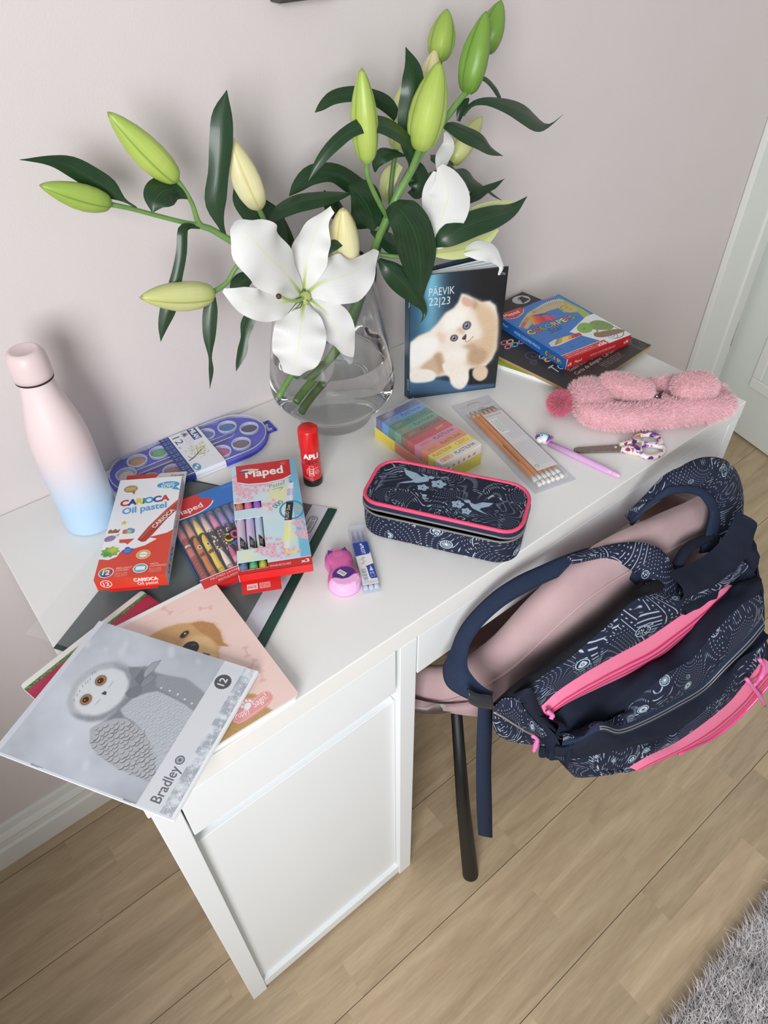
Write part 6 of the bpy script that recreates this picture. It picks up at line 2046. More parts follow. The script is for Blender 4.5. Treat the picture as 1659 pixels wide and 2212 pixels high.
s2 = [(0.7837, 0.0458, 0.7545), (0.7922, 0.0494, 0.7545), (0.8092, 0.0426, 0.7545), (0.8195, 0.0366, 0.7545), (0.7989, 0.019, 0.7545), (0.793, 0.0272, 0.7545), (0.7887, 0.0384, 0.7545)]
for hh, ss in ((h1, s1), (h2, s2)):
    va = loop_ring(hh, ss)
    vb = prism_vf([(x, y) for x, y, z in ss][::-1], T + 0.0012, T + 0.0085)
    V, F = join_vf([va, vb])
    mk('handle', V, F, hp_m, sci)
q = (0.7861, 0.0567, 0.7545)
lathe('pivot_screw', [(0.0026, 0), (0.0026, 0.0012), (0.0018, 0.0016), (0.0, 0.0016)], mat('screw_pale', (196, 186, 176), 0.4, metal=0.4, noise=0.03), sci, 14, loc=(q[0], q[1], T + 0.0034))
for i, pp_ in enumerate(([(0.8087, 0.0457, 0.7586), (0.8156, 0.0485, 0.7586), (0.8175, 0.0427, 0.7586), (0.8111, 0.0395, 0.7586), (0.8057, 0.0411, 0.7586)], [(0.8007, 0.0341, 0.7586), (0.8052, 0.0351, 0.7586), (0.807, 0.0289, 0.7586), (0.8017, 0.025, 0.7586), (0.7975, 0.0293, 0.7586)])):
    prism('dark_flower', [(x, y) for x, y, z in pp_][::-1], T + 0.0080, T + 0.0092, mat('flower_dark', (70, 44, 110), 0.3, noise=0.15, scale=200), sci, bev=0.0006)
for i, pp_ in enumerate(([(0.7968, 0.0513, 0.7586), (0.805, 0.0502, 0.7586), (0.7991, 0.0466, 0.7586), (0.7949, 0.0482, 0.7586)], [(0.7884, 0.0416, 0.7586), (0.794, 0.0411, 0.7586), (0.7927, 0.0361, 0.7586), (0.7882, 0.0335, 0.7586), (0.7847, 0.0372, 0.7586)])):
    prism('pink_flower', [(x, y) for x, y, z in pp_][::-1], T + 0.0080, T + 0.0090, mat('flower_pink', (176, 50, 110), 0.3, noise=0.1, scale=200), sci, bev=0.0006)

# ---- card of pencils
loc, rot, dims = (0.6798, 0.1713, 0.75), (0, 0, -0.23161), (0.0692, 0.2379, 0.001)
w, d = dims[:2]
pk = thing('pencil_pack', 'grey blister card of orange pencils with white erasers', 'pencils', loc, rot)
cv = Cv(w, d, 4600, (196, 196, 202))
cv.mottle(0.04, 5, 3)
for x0, y0, x1, y1, L, c in ((0.018, 0.199, 0.050, 0.214, 5, (150, 150, 158)), (0.006, 0.190, 0.016, 0.206, 6, (156, 156, 164)), (0.006, 0.0040, 0.060, 0.0100, 4, (150, 150, 158)), (0.040, 0.214, 0.062, 0.222, 3, (160, 160, 168)), (0.008, 0.224, 0.020, 0.2265, 1, (130, 130, 138))):
    cv.smalltext(x0, y0, x1, y1, c, L, 0.7, 0, int(y0 * 1e4))
for k in range(22):
    cv.rect(0.0350 + k * 0.0012, 0.196, 0.0350 + k * 0.0012 + (0.0008 if k % 3 else 0.0004), 0.2085, (48, 48, 52))
cv.text('Deli', 0.036, 0.2100, 0.0058, (70, 70, 76), 1, 0, 0.02)
cv.line([(0.0215, 0.2245), (0.026, 0.2290), (0.0420, 0.2290), (0.0465, 0.2245)], 0.0009, (96, 92, 96))
pbox('backing_card', (w, d, 0.0007), {'top': matimg('pencil_card_print', cv, 0.45, 0.1), '*': mat('grey_card', (176, 176, 184), 0.6, noise=0.02)}, pk, origin=(-w / 2, -d / 2, 0))
org = mat('pencil_orange', (206, 130, 66), 0.28, noise=0.10, scale=60, coat=0.3)
fer = mat('white_ferrule', (206, 204, 202), 0.35, noise=0.12, scale=300)
era = mat('eraser_white', (216, 212, 208), 0.8, noise=0.03)
wood = mat('pencil_wood', (196, 160, 116), 0.7, noise=0.1)
lead = mat('pencil_lead', (50, 48, 50), 0.5, noise=0.05)
for i in range(6):
    x = -w / 2 + 0.0135 + i * 0.0078
    y0 = -d / 2 + 0.0080 + 0.0011 * (i % 2)
    pc = tube('pencil', [(x, y0 + 0.0210, 0.0044), (x, 0.186 - d / 2, 0.0044)], 0.0038, org, pk, 6, smooth=False)
    tube('ferrule', [(x, y0 + 0.0085, 0.0044), (x, y0 + 0.0210, 0.0044)], 0.0037, fer, pc, 12)
    tube('eraser', [(x, y0, 0.0044), (x, y0 + 0.0010, 0.0044), (x, y0 + 0.0090, 0.0044)], [0.0026, 0.0034, 0.0034], era, pc, 12)
    tube('sharpened_end', [(x, 0.186 - d / 2, 0.0044), (x, 0.200 - d / 2, 0.0044)], [0.0038, 0.0010], wood, pc, 8)
    tube('lead', [(x, 0.2000 - d / 2, 0.0044), (x, 0.2045 - d / 2, 0.0044)], [0.0010, 0.0003], lead, pc, 6)
lw, ld = 0.0345, 0.1510
cl = Cv(lw, ld, 4600, (214, 210, 212))
for k in range(9):
    x0 = 0.0030 + 0.0034 * k
    for j in range(2):
        for y in np.arange(0.010 + 0.07 * j + 0.02 * (k < 2), 0.068 + 0.07 * j, 0.0035):
            cl.rect(x0, y, x0 + 0.0011, y + 0.0026, (160, 156, 160), 0.75)
cl.rect(0.0015, 0.142, 0.031, 0.1475, (176, 172, 176), 0.7)
cl.ell(0.0060, 0.010, 0.0030, 0.0034, (120, 118, 122), ring=0.3)
pbox('paper_insert', (lw, ld, 0.0003), {'top': matimg('pencil_insert_print', cl, 0.5), '*': white_m}, pk, origin=(-w / 2 + 0.0245, 0.0325 - d / 2, 0.0086))
cs = Cv(0.0165, 0.0390, 5200, (226, 226, 228))
for k in range(6):
    for y in np.arange(0.004, 0.034, 0.0032):
        cs.rect(0.0028 + 0.0022 * k, y, 0.0036 + 0.0022 * k, y + 0.0024 * (0.4 + 0.6 * ((k * 7 + int(y * 1e4)) % 5) / 4), (70, 70, 76))
stk = pbox('price_sticker', (0.0165, 0.0390, 0.0002), {'top': matimg('price_sticker_print', cs, 0.5), '*': white_m}, pk, origin=(-w / 2 + 0.0245, 0.1290 - d / 2, 0.0092))
bmc = bmesh.new()
add_box(bmc, -w / 2 + 0.0075, -w / 2 + 0.0595, -d / 2 + 0.0055, d / 2 - 0.0300, 0.0008, 0.0101, 0.0020)
bmobj('clear_blister', bmc, mat('blister_film', (230, 230, 234), 0.08, alpha=0.10, noise=0.01), pk)
tube('eraser_print', [(-w / 2 + 0.0135, -d / 2 + 0.062, 0.0081), (-w / 2 + 0.0135, -d / 2 + 0.1060, 0.0081)], 0.0006, mat('print_dark', (60, 44, 34), 0.5), pk, 5)

# ---- ten bars of plasticine in a tray
loc, rot, dims = (0.5671, 0.2348, 0.75), (0, 0, 0.00524), (0.0793, 0.1496, 0.0376)
w, d, h = dims
pl = thing('modelling_clay_pack', 'wrapped pack of ten coloured modelling clay bars on a yellow tray', 'modelling clay', loc, rot)
ct = Cv(d, 0.019, 4200, (222, 206, 84))
ct.rect(0.048, 0, d, 0.019, (206, 132, 120))
ct.text('JOVI', 0.020, 0.005, 0.011, (226, 190, 90), 1, 0, 0.04)
ct.text('JOVI', 0.118, 0.006, 0.009, (222, 160, 96), 1, 0, 0.04)
ce = Cv(w, 0.019, 4200, (216, 200, 84))
for k in range(4):
    ce.smalltext(0.012 + 0.002 * k, 0.003 + 0.0035 * k, 0.060, 0.0055 + 0.0035 * k, (176, 166, 84), 1, 0.8, 0.0, k)
ym = mat('tray_yellow', (216, 200, 84), 0.5, noise=0.03)
tl, te = matimg('tray_side_print', ct, 0.4), matimg('tray_end_print', ce, 0.4)
pbox('tray', (w, d, 0.0012), {'*': ym}, pl, origin=(-w / 2, -d / 2, 0))
pbox('tray_side', (0.0008, d, 0.0185), {'left': tl, '*': ym}, pl, origin=(-w / 2, -d / 2, 0.0012))
pbox('tray_side', (0.0008, d, 0.0185), {'right': tl, '*': ym}, pl, origin=(w / 2 - 0.0008, -d / 2, 0.0012))
pbox('tray_end', (w - 0.0016, 0.0008, 0.0185), {'front': te, '*': ym}, pl, origin=(-w / 2 + 0.0008, -d / 2, 0.0012))
pbox('tray_end', (w - 0.0016, 0.0008, 0.0185), {'back': te, '*': ym}, pl, origin=(-w / 2 + 0.0008, d / 2 - 0.0008, 0.0012))
bars = [(222, 214, 206), (226, 208, 70), (220, 130, 84), (210, 124, 160), (192, 54, 62), (140, 84, 76), (92, 152, 128), (52, 124, 106), (70, 142, 206), (76, 88, 150)]
for i, c in enumerate(bars):
    y = -d / 2 + 0.0010 + i * (d - 0.002) / 10
    bw = (d - 0.002) / 10 - 0.0005
    cb = Cv(w - 0.003, bw, 4600, c)
    dk = (60, 52, 50) if i != 1 else (190, 110, 40)
    if i == 1:
        cb.text('PLASTILINA', 0.0045, bw * 0.36, 0.0088, (190, 96, 40), 1, 0, 0.03, fit=0.034)
        cb.rect(0.047, bw * 0.28, 0.070, bw * 0.82, (206, 120, 50), r=0.0035)
        cb.rect(0.048, bw * 0.34, 0.069, bw * 0.76, (230, 206, 90), r=0.003)
        cb.text('JOVI', 0.0515, bw * 0.40, 0.0068, (206, 110, 50), 1, 0, 0.05)
    elif i == 4:
        cb.text('JOVI', 0.050, bw * 0.5, 0.0068, (222, 160, 120), 1, 0, 0.05)
    else:
        cb.rect(0.0045, bw * 0.26, 0.0265, bw * 0.80, (210, 130, 66) if i < 4 else (150, 116, 66), r=0.0035)
        cb.rect(0.0055, bw * 0.32, 0.0255, bw * 0.74, (228, 190, 150) if i == 0 else tuple(int(v * 0.95) for v in c), r=0.003)
        cb.text('JOVI', 0.0080, bw * 0.38, 0.0068, (206, 104, 48) if i < 4 else (190, 150, 80), 1, 0, 0.05)
        cb.text('PLASTILINA', 0.0320, bw * 0.32, 0.0095, dk, 1, 0, 0.02, fit=0.038)
    cm = mat('clay_%d' % i, c, 0.55, noise=0.06, scale=90)
    b = pbox('clay_bar', (w - 0.003, bw, 0.0020), {'top': matimg('clay_wrapper_print', cb, 0.35, 0.2), '*': cm}, pl, origin=(-w / 2 + 0.0015, y, h - 0.0022))
    bmq = bmesh.new()
    add_box(bmq, -w / 2 + 0.0015, w / 2 - 0.0015, y, y + bw, 0.0014, h - 0.0021, 0.0008)
    bmobj('bar_body', bmq, cm, b)
ce2 = Cv(w - 0.004, 0.012, 4200, (224, 214, 204))
for k in range(6):
    ce2.ell(0.012 + k * 0.0100, 0.005, 0.0028, 0.0022, (206, 120, 70), 0.9, k * 0.7)
pbox('end_print', (w - 0.004, 0.0003, 0.012), {'front': matimg('clay_end_print', ce2, 0.4), '*': white_m}, pl, origin=(-w / 2 + 0.002, -d / 2 + 0.0004, 0.0210))
nu, nv_ = 40, 44
G, uvq = [], []
rgw = np.random.default_rng(12)
wz = (vnoise(nv_, nu, 22, 3, 2) - 0.5) * 0.004
for j in range(nv_):
    yy = -d / 2 - 0.0012 + (d + 0.0024) * j / (nv_ - 1)
    rw = []
    for i in range(nu):
        s = (i / (nu - 1)) * 2 - 1
        ex = min(1.0, abs(s) / 0.82)
        xx = (w / 2 + 0.0008) * math.copysign(ex, s)
        zz = h + 0.0010 if abs(s) <= 0.82 else h + 0.0010 - (abs(s) - 0.82) / 0.18 * 0.020
        rw.append((xx + (wz[j, i] * 0.3 if abs(s) > 0.82 else 0), yy, zz + wz[j, i] * 0.5))
    G.append(rw)
grid('clear_wrap', G, mat('crinkled_film', (235, 238, 240), 0.10, alpha=0.13, noise=0.01), pl)

# ------------------------------------------------------------------ dotted navy fabric shared by pencil case and backpack
def pattern(seed=3, size=0.40, ppm=3300, motifs=46, bg=(29, 34, 54), fg=(184, 202, 214)):
    cv = Cv(size, size, ppm, bg)
    n = cv.W
    f1, f2, f3 = vnoise(n, n, 5, seed, 1), vnoise(n, n, 6, seed + 1, 1), vnoise(n, n, 8, seed + 2, 1)
    reg = vnoise(n, n, 9, seed + 5, 1)
    yy, xx = np.mgrid[0:n, 0:n] / ppm
    a = (f1 * 0.16 + xx * 0.55 + yy * 0.25) / 0.0064
    b = (f2 * 0.16 - xx * 0.3 + yy * 0.75) / 0.0064
    fa, fb = a % 1 - 0.5, b % 1 - 0.5
    m = np.zeros((n, n))
    dots = np.clip(1.5 - np.hypot(fa, fb) * 7.5, 0, 1)
    a2, b2 = (a * 0.5) % 1 - 0.5, (b * 0.5) % 1 - 0.5
    rings = np.clip(1.2 - np.abs(np.hypot(a2, b2) - 0.26) * 14, 0, 1)
    lines = np.clip(1.3 - np.abs((a * 0.45) % 1 - 0.5) * 16, 0, 1)
    ldots = np.clip(1.5 - np.hypot((a * 0.45 + 0.5) % 1 - 0.5, fb * 0.5) * 11, 0, 1)
    dash = np.clip(1.4 - np.abs((b * 0.75) % 1 - 0.5) * 7, 0, 1) * (np.abs((a * 0.22) % 1 - 0.5) < 0.36)
    for lo, hi, q in ((0.0, 0.40, dots), (0.40, 0.50, np.maximum(lines, ldots)), (0.50, 0.60, dash), (0.60, 0.68, rings), (0.68, 1.0, dots)):
        m = np.where((reg >= lo) & (reg < hi), q, m)
    c, d = np.array(bg) / 255.0, np.array(fg) / 255.0
    cv.a = c + (d - c) * (m * 0.92)[..., None]
    rg = np.random.default_rng(seed)
    for k in range(motifs):
        x, y, r = rg.random() * size, rg.random() * size, 0.004 + 0.008 * rg.random()
        cv.ell(x, y, r, r * 0.85, bg, 1, 0.4)
        cv.ell(x, y, r * 0.96, r * 0.80, fg, 0.95, 0.4, ring=0.13)
        kk = k % 4
        if kk == 0:
            for q in range(3):
                cv.ell(x, y, r * (0.7 - 0.22 * q), r * (0.58 - 0.19 * q), fg, 0.95, 0.4, ring=0.3)
        elif kk == 1:
            for q in range(16):
                t = q / 16 * 2 * PI
                cv.line([(x + r * 0.3 * math.cos(t), y + r * 0.25 * math.sin(t)), (x + r * 0.85 * math.cos(t), y + r * 0.72 * math.sin(t))], r * 0.09, fg, 0.95)
            cv.ell(x, y, r * 0.26, r * 0.22, fg)
        elif kk == 2:
            for q in range(22):
                t, s = rg.random() * 6.28, math.sqrt(rg.random()) * 0.75
                cv.ell(x + r * s * math.cos(t), y + r * 0.82 * s * math.sin(t), r * 0.09, r * 0.07, fg, 0.95, t)
        else:
            cv.blob([(x - r * 0.6, y), (x - r * 0.1, y + r * 0.5), (x + r * 0.6, y + r * 0.2), (x + r * 0.2, y - r * 0.5)], fg, 0.9)
            cv.ell(x, y, r * 0.25, r * 0.2, bg, ring=0.4)
    return cv


PAT = pattern()
pat_m = matimg('dotted_navy_fabric', PAT, 0.75, bump=0.12, bscale=900, spec=0.3)
navy_m = mat('navy_fabric', (27, 32, 47), 0.82, noise=0.06, scale=30, bump=0.12, bscale=1200, spec=0.25)
navy_b = mat('navy_binding', (38, 48, 70), 0.85, noise=0.06, scale=200, bump=0.2, bscale=1500, spec=0.2)
pink_m = mat('pink_piping', (222, 74, 110), 0.5, noise=0.04)
zip_m = mat('zip_teeth', (120, 118, 116), 0.5, noise=0.15, scale=900)
blk_m = mat('black_lining', (18, 17, 20), 0.85, noise=0.1)

# ---- pencil case with a half open lid
loc, rot, dims = (0.4802, 0.0985, 0.75), (0, 0, -0.99536), (0.2086, 0.0999, 0.0531)
w, d, h = dims
pc = thing('pencil_case', 'navy dotted pencil case with hummingbirds and pink piping, half unzipped', 'pencil case', loc, rot)
zb = 0.041
ol = rrect(w, d, 0.030, 9)
n = len(ol)


def wall_rows(rows, name, m, parent, per, cap=None):
    V, UV, F = [], [], []
    s = np.concatenate([[0], np.cumsum([math.dist(ol[i], ol[(i + 1) % n]) for i in range(n)])])
    for k, z in rows:
        for i in range(n + 1):
            x, y = ol[i % n]
            V.append((x * k, y * (1 - (1 - k) * 1.6), z if not callable(z) else z(x, y)))
            UV.append((s[i] / per + 0.15, (V[-1][2]) / per + 0.4))
    for j in range(len(rows) - 1):
        F += [(j * (n + 1) + i, j * (n + 1) + i + 1, (j + 1) * (n + 1) + i + 1, (j + 1) * (n + 1) + i) for i in range(n)]
    if cap == 'bottom':
        F.append(tuple(range(n))[::-1])
    if cap == 'top':
        F.append(tuple((len(rows) - 1) * (n + 1) + i for i in range(n)))
    return mk(name, V, F, m, parent, UV, True)


def lidz(base):
    def f(x, y):
        t = (d / 2 - y) / d
        u = x / (w / 2)
        return base + (0.0035 + 0.0085 * max(0.0, 1 - ((u + 0.05) / 0.95) ** 2)) * t ** 1.3
    return f


def at(base, add):
    f = lidz(base)
    return lambda x, y: f(x, y) + add


wall_rows([(0.965, 0.0), (0.995, 0.003), (1.0, 0.010), (1.0, zb)], 'body', pat_m, pc, 0.40, 'bottom')
wall_rows([(1.0, zb), (0.985, zb + 0.0005), (0.955, zb - 0.002), (0.95, 0.010)], 'lining', blk_m, pc, 0.4)
ring = lambda k, z: np.array([(x * k, y * (1 - (1 - k) * 1.6), z if not callable(z) else z(x, y)) for x, y in ol + ol[:1]])
tube('zip_track', ring(1.004, zb - 0.0005), 0.0015, zip_m, pc, 6, caps=False)
tube('zip_track', ring(1.004, lidz(zb + 0.0012)), 0.0015, zip_m, pc, 6, caps=False)
wall_rows([(0.99, lidz(zb + 0.0012)), (1.008, at(zb, 0.0035)), (1.008, at(zb, 0.0095))], 'lid_band', navy_b, pc, 0.4)
wall_rows([(0.985, lidz(zb + 0.0010)), (0.97, at(zb, 0.0040))], 'lid_lining', blk_m, pc, 0.4, 'top')
tube('piping', ring(0.985, at(zb, 0.0108)), 0.0026, pink_m, pc, 8, caps=False)
ct = pattern(8, 0.215, 5200, 3)
ct.a = ct.a[: int(0.105 * ct.k)]
ct.h = 0.105
ct.H = ct.a.shape[0]
fg, bg = (156, 180, 200), (34, 40, 62)
for q, r in zip([(0.0657, 0.0669), (0.1463, 0.0355), (0.0877, 0.064), (0.0728, 0.0496), (0.1232, 0.0312), (0.1368, 0.0205)], (0.021, 0.020, 0.013, 0.010, 0.012, 0.008)):
    ct.ell(q[0], q[1], r, r * 0.8, bg, 1, 0.1, 0.003)


def bird(parts):
    body, head, beak, wing, wing2, tail = parts
    for p_ in (tail, wing2, wing):
        ct.poly(p_, fg)
        ct.line(p_ + p_[:1], 0.0005, (96, 116, 140), 0.9)
    c = np.mean(wing, axis=0)
    for k in range(4):
        ct.line([wing[0], tuple(np.array(wing[1]) * (1 - k / 4) + np.array(wing[-1]) * k / 4)], 0.0004, (84, 104, 130), 0.9)
    ct.blob(body, fg)
    ct.ell(head[0][0], head[0][1], 0.0042, 0.0036, fg)
    ct.ell(head[1][0], head[1][1], 0.0007, 0.0007, bg)
    ct.line(beak, 0.0007, fg)


bird(([(0.0548, 0.0602), (0.0604, 0.0702), (0.072, 0.0748), (0.0753, 0.0666), (0.0676, 0.0603), (0.0601, 0.0569)], [(0.0766, 0.0753), (0.0785, 0.0782)], [(0.0798, 0.0773), (0.0897, 0.0804), (0.0988, 0.0822)], [(0.0692, 0.0696), (0.0557, 0.0788), (0.0366, 0.083), (0.0428, 0.0713), (0.0539, 0.0632)], [(0.0693, 0.073), (0.0617, 0.0806), (0.0723, 0.0773)], [(0.0556, 0.0611), (0.044, 0.0535), (0.0384, 0.0495), (0.0466, 0.052), (0.0578, 0.0572)]))
bird(([(0.1366, 0.0385), (0.146, 0.0369), (0.1519, 0.0328), (0.1482, 0.0271), (0.1417, 0.0295)], [(0.1336, 0.04), (0.1318, 0.0413)], [(0.1299, 0.041), (0.1239, 0.0431), (0.1183, 0.045)], [(0.1413, 0.0354), (0.152, 0.0458), (0.1654, 0.0488), (0.1613, 0.0402), (0.1495, 0.0305)], [(0.1426, 0.0343), (0.1532, 0.0317), (0.1488, 0.0288)], [(0.1482, 0.0316), (0.1563, 0.0267), (0.1643, 0.0233), (0.1547, 0.0247), (0.1473, 0.0268)]))
for q, r in zip([(0.0894, 0.0639), (0.0724, 0.0495), (0.1235, 0.0298), (0.1368, 0.0205)], (0.0098, 0.0075, 0.0080, 0.0062)):
    for k in range(5):
        t = k * 2 * PI / 5 + 0.3
        x, y = q[0] + r * 0.56 * math.cos(t), q[1] + r * 0.5 * math.sin(t)
        ct.ell(x, y, r * 0.50, r * 0.40, fg, 1, t)
        ct.line([(q[0], q[1]), (q[0] + r * 0.9 * math.cos(t), q[1] + r * 0.82 * math.sin(t))], 0.0004, (84, 104, 130), 0.9)
    ct.ell(q[0], q[1], r * 0.16, r * 0.16, bg)
    ct.line([q, (q[0] + r * 0.6, q[1] + r * 0.5)], 0.0005, (210, 220, 226))
lm = matimg('pencil_case_lid_print', ct, 0.75, bump=0.12, bscale=900, spec=0.3)
ks = [(1.0, 0.0), (0.97, 0.0008), (0.85, 0.0014), (0.6, 0.0018), (0.3, 0.0020), (0.02, 0.0020)]
V, UV, F = [], [], []
for k, dz in ks:
    for x, y in ol:
        xx, yy = x * 0.978 * k, y * 0.955 * k
        V.append((xx, yy, lidz(zb)(xx, yy) + 0.0105 + dz))
        UV.append(((xx + w / 2) / 0.215, (yy + d / 2) / 0.105))
for j in range(len(ks) - 1):
    F += [(j * n + i, j * n + (i + 1) % n, (j + 1) * n + (i + 1) % n, (j + 1) * n + i) for i in range(n)]
F.append(tuple((len(ks) - 1) * n + i for i in range(n)))
mk('lid_panel', V, F, lm, pc, UV)
tube('zip_pull', [(-w / 2 + 0.030, d / 2 + 0.002, zb + 0.006), (-w / 2 + 0.024, d / 2 + 0.006, zb + 0.007), (-w / 2 + 0.020, d / 2 + 0.008, zb + 0.003)], [0.0028, 0.003, 0.002], mat('pink_pull', (230, 120, 180), 0.4, noise=0.03), pc, 8)

# ---- fluffy pink case with folded ears
fz = thing('fluffy_pencil_case', 'fluffy pink rabbit pencil case with folded ears and a pompom', 'pencil case', (0.9030, 0.0790, T), yaw(-36))
fbm = mat('plush_base', (214, 164, 172), 0.95, noise=0.06, scale=60)
ffm = mat('plush_hair', (234, 196, 200), 0.9, noise=0.05, scale=60, sheen=0.4)
fpm = mat('pompom_hair', (222, 126, 148), 0.9, noise=0.06, scale=90, sheen=0.3)


def lump(name, c, r, ang=0.0, parent=fz, m=fbm, pw=2.4, dent=None, zfloor=0.0, tilt=0.0):
    nu, nv = 40, 22
    G = []
    for j in range(nv):
        ph = -PI / 2 + PI * j / (nv - 1)
        for i in range(nu):
            th_ = 2 * PI * i / nu
            f = lambda v: math.copysign(abs(v) ** (2 / pw), v)
            x, y, z = r[0] * f(math.cos(ph)) * f(math.cos(th_)), r[1] * f(math.cos(ph)) * f(math.sin(th_)), r[2] * f(math.sin(ph))
            if dent:
                x, y, z = dent(x, y, z)
            z += x * tilt
            G.append((c[0] + x * math.cos(ang) - y * math.sin(ang), c[1] + x * math.sin(ang) + y * math.cos(ang), max(zfloor, c[2] + z)))
    return grid(name, np.array(G).reshape(nv, nu, 3), m, parent, closed_u=True)


def dent(x, y, z):
    if z > 0:
        g = math.exp(-((y - 0.004) / 0.019) ** 2) * math.exp(-((x - 0.012) / 0.095) ** 4)
        z -= 0.024 * g
    y += 0.006 * math.sin(x * 22)
    z *= 1 - 0.10 * math.cos(x * 30 + 1)
    return x, y, z


body = lump('body', (0, -0.002, 0.021), (0.126, 0.050, 0.023), 0, dent=dent, pw=3.0)
hd_ = lump('head_roll', (-0.098, 0.012, 0.030), (0.030, 0.033, 0.020), 0.2)
e1 = lump('ear', (-0.048, 0.006, 0.048), (0.041, 0.021, 0.016), -0.38, tilt=-0.05)
e2 = lump('ear', (0.056, -0.002, 0.049), (0.034, 0.025, 0.018), 0.12)
for o, cnt, ln in ((body, 24000, 0.0060), (hd_, 7000, 0.0060), (e1, 8000, 0.0045), (e2, 8000, 0.0045)):
    fur('fur', o, cnt, ln, 0.00028, ffm, o, 0.5, 0.25, (0.25, -0.15, 0.0), 5, zmin=0.0004)
pom = lump('pompom', (-0.145, 0.010, 0.019), (0.013, 0.013, 0.013), 0, pw=2.0)
fur('fur', pom, 7000, 0.0095, 0.00028, fpm, pom, 0.5, 0.15, (0, 0, 0), 6, zmin=0.0004)
tube('zip', [(-0.124, 0.030, 0.030), (-0.129, 0.014, 0.027), (-0.130, 0.000, 0.022)], 0.0016, mat('zip_copper', (150, 84, 80), 0.4, metal=0.4, noise=0.15, scale=600), fz, 6)
fc_ = lump('face', (-0.004, -0.0120, 0.0290), (0.030, 0.018, 0.0120), -0.1, m=mat('face_plush', (206, 158, 166), 0.95, noise=0.05, scale=80))
fur('fur', fc_, 2500, 0.0018, 0.00022, ffm, fc_, 0.4, 0.2, (0.3, 0, 0), 8)
eb = mat('eye_embroidery', (44, 24, 34), 0.5, noise=0.05)
V, F = join_vf([ellipsoid_vf(np.array([-0.0025, -0.0150, 0.0415]), np.eye(3), (0.0062, 0.0048, 0.0024), 14, 8)] + [tube_vf(np.array([(-0.0005 + 0.002 * k, -0.0120 + 0.001 * k, 0.0430), (0.0020 + 0.003 * k, -0.0055 + 0.0010 * k, 0.0450)]), [0.0009, 0.0005], 6) for k in range(3)])
mk('eye', V, F, eb, fz)
V, F = join_vf([ellipsoid_vf(np.array([-0.0058, -0.0165, 0.0433]), np.eye(3), (0.0020, 0.0016, 0.0010), 10, 6), ellipsoid_vf(np.array([0.0015, -0.0182, 0.0428]), np.eye(3), (0.0012, 0.0010, 0.0008), 10, 6)])
mk('eye_glint', V, F, mat('eye_white', (226, 222, 224), 0.4, noise=0.02), fz)
V, F = ellipsoid_vf(np.array([-0.0205, -0.0225, 0.0395]), np.eye(3), (0.0024, 0.0018, 0.0014), 10, 6)
mk('nose', V, F, mat('nose_plum', (120, 60, 80), 0.6, noise=0.05), fz)

# ------------------------------------------------------------------ vase of white lilies
VX, VY = 0.515, 0.398
glass = mat('clear_glass', rough=0.0, trans=1.0, ior=1.46, col=(0.985, 0.99, 0.99), noise=0.002)
water = mat('water', rough=0.0, trans=1.0, ior=1.33, col=(0.985, 0.995, 0.99), noise=0.002)
vase = thing('glass_vase', 'clear glass vase half full of water holding the white lilies', 'vase', (VX, VY, T - 0.0004))
vout = [(0.052, 0.0), (0.0575, 0.0012), (0.0592, 0.005), (0.0588, 0.012), (0.0600, 0.018), (0.0700, 0.027), (0.0840, 0.039), (0.0930, 0.052), (0.0958, 0.066), (0.0945, 0.085), (0.0900, 0.115), (0.0835, 0.150), (0.0760, 0.190), (0.0690, 0.225), (0.0655, 0.248)]
vo = smoothpts(np.array([(r, 0, z) for r, z in vout]), 46)
vin = [(0.0, 0.0235), (0.040, 0.0240), (0.058, 0.0285), (0.072, 0.0365), (0.0850, 0.049), (0.0908, 0.062), (0.0905, 0.085), (0.0862, 0.115), (0.0798, 0.150), (0.0724, 0.190), (0.0655, 0.225), (0.0622, 0.248)]
vi = smoothpts(np.array([(r, 0, z) for r, z in vin]), 40)
WL = 0.118
wr = float(np.interp(WL, [q[2] for q in vi], [q[0] for q in vi]))
dry = [(r, z) for r, _, z in vi if z > WL][::-1] + [(wr, WL)]
wet = [(wr, WL)] + [(r, z) for r, _, z in vi if z < WL and r > 0.002][::-1] + [(0.0, 0.0235)]
lathe('vase_glass', [(0.0, 0.0)] + [(max(r, 0.0), z) for r, _, z in vo] + [(0.0640, 0.2495)] + dry, glass, vase, 64, False, False)
# water: its skin against the glass bends light by the ratio of the two indices
skin = mat('water_on_glass', rough=0.0, trans=1.0, ior=1.46 / 1.33, col=(0.985, 0.995, 0.99), noise=0.002)
wo = lathe('water', wet, skin, vase, 64, False, False)
lathe('water_surface', [(wr, WL), (wr - 0.003, WL - 0.0009), (wr * 0.5, WL - 0.0011), (0.0, WL - 0.0011)], water, wo, 64, False, False)

FRONT = np.array([-0.42, -0.66, 0.62])          # the leaves and petals turn towards the room
FRONT /= np.linalg.norm(FRONT)


def plantmat(name, cv, rough, trl=0.0, coat=0.0):
    m = matimg(name, cv, rough, coat)
    if trl:
        nt = m.node_tree
        p = nt.nodes['Principled BSDF']
        t = [n for n in nt.nodes if n.type == 'TEX_IMAGE'][0]
        tr = nt.nodes.new('ShaderNodeBsdfTranslucent')
        mx = nt.nodes.new('ShaderNodeMixShader')
        mx.inputs[0].default_value = trl
        out = [n for n in nt.nodes if n.type == 'OUTPUT_MATERIAL'][0]
        nt.links.new(t.outputs['Color'], tr.inputs['Color'])
        nt.links.new(p.outputs[0], mx.inputs[1])
        nt.links.new(tr.outputs[0], mx.inputs[2])
        nt.links.new(mx.outputs[0], out.inputs['Surface'])
    return m


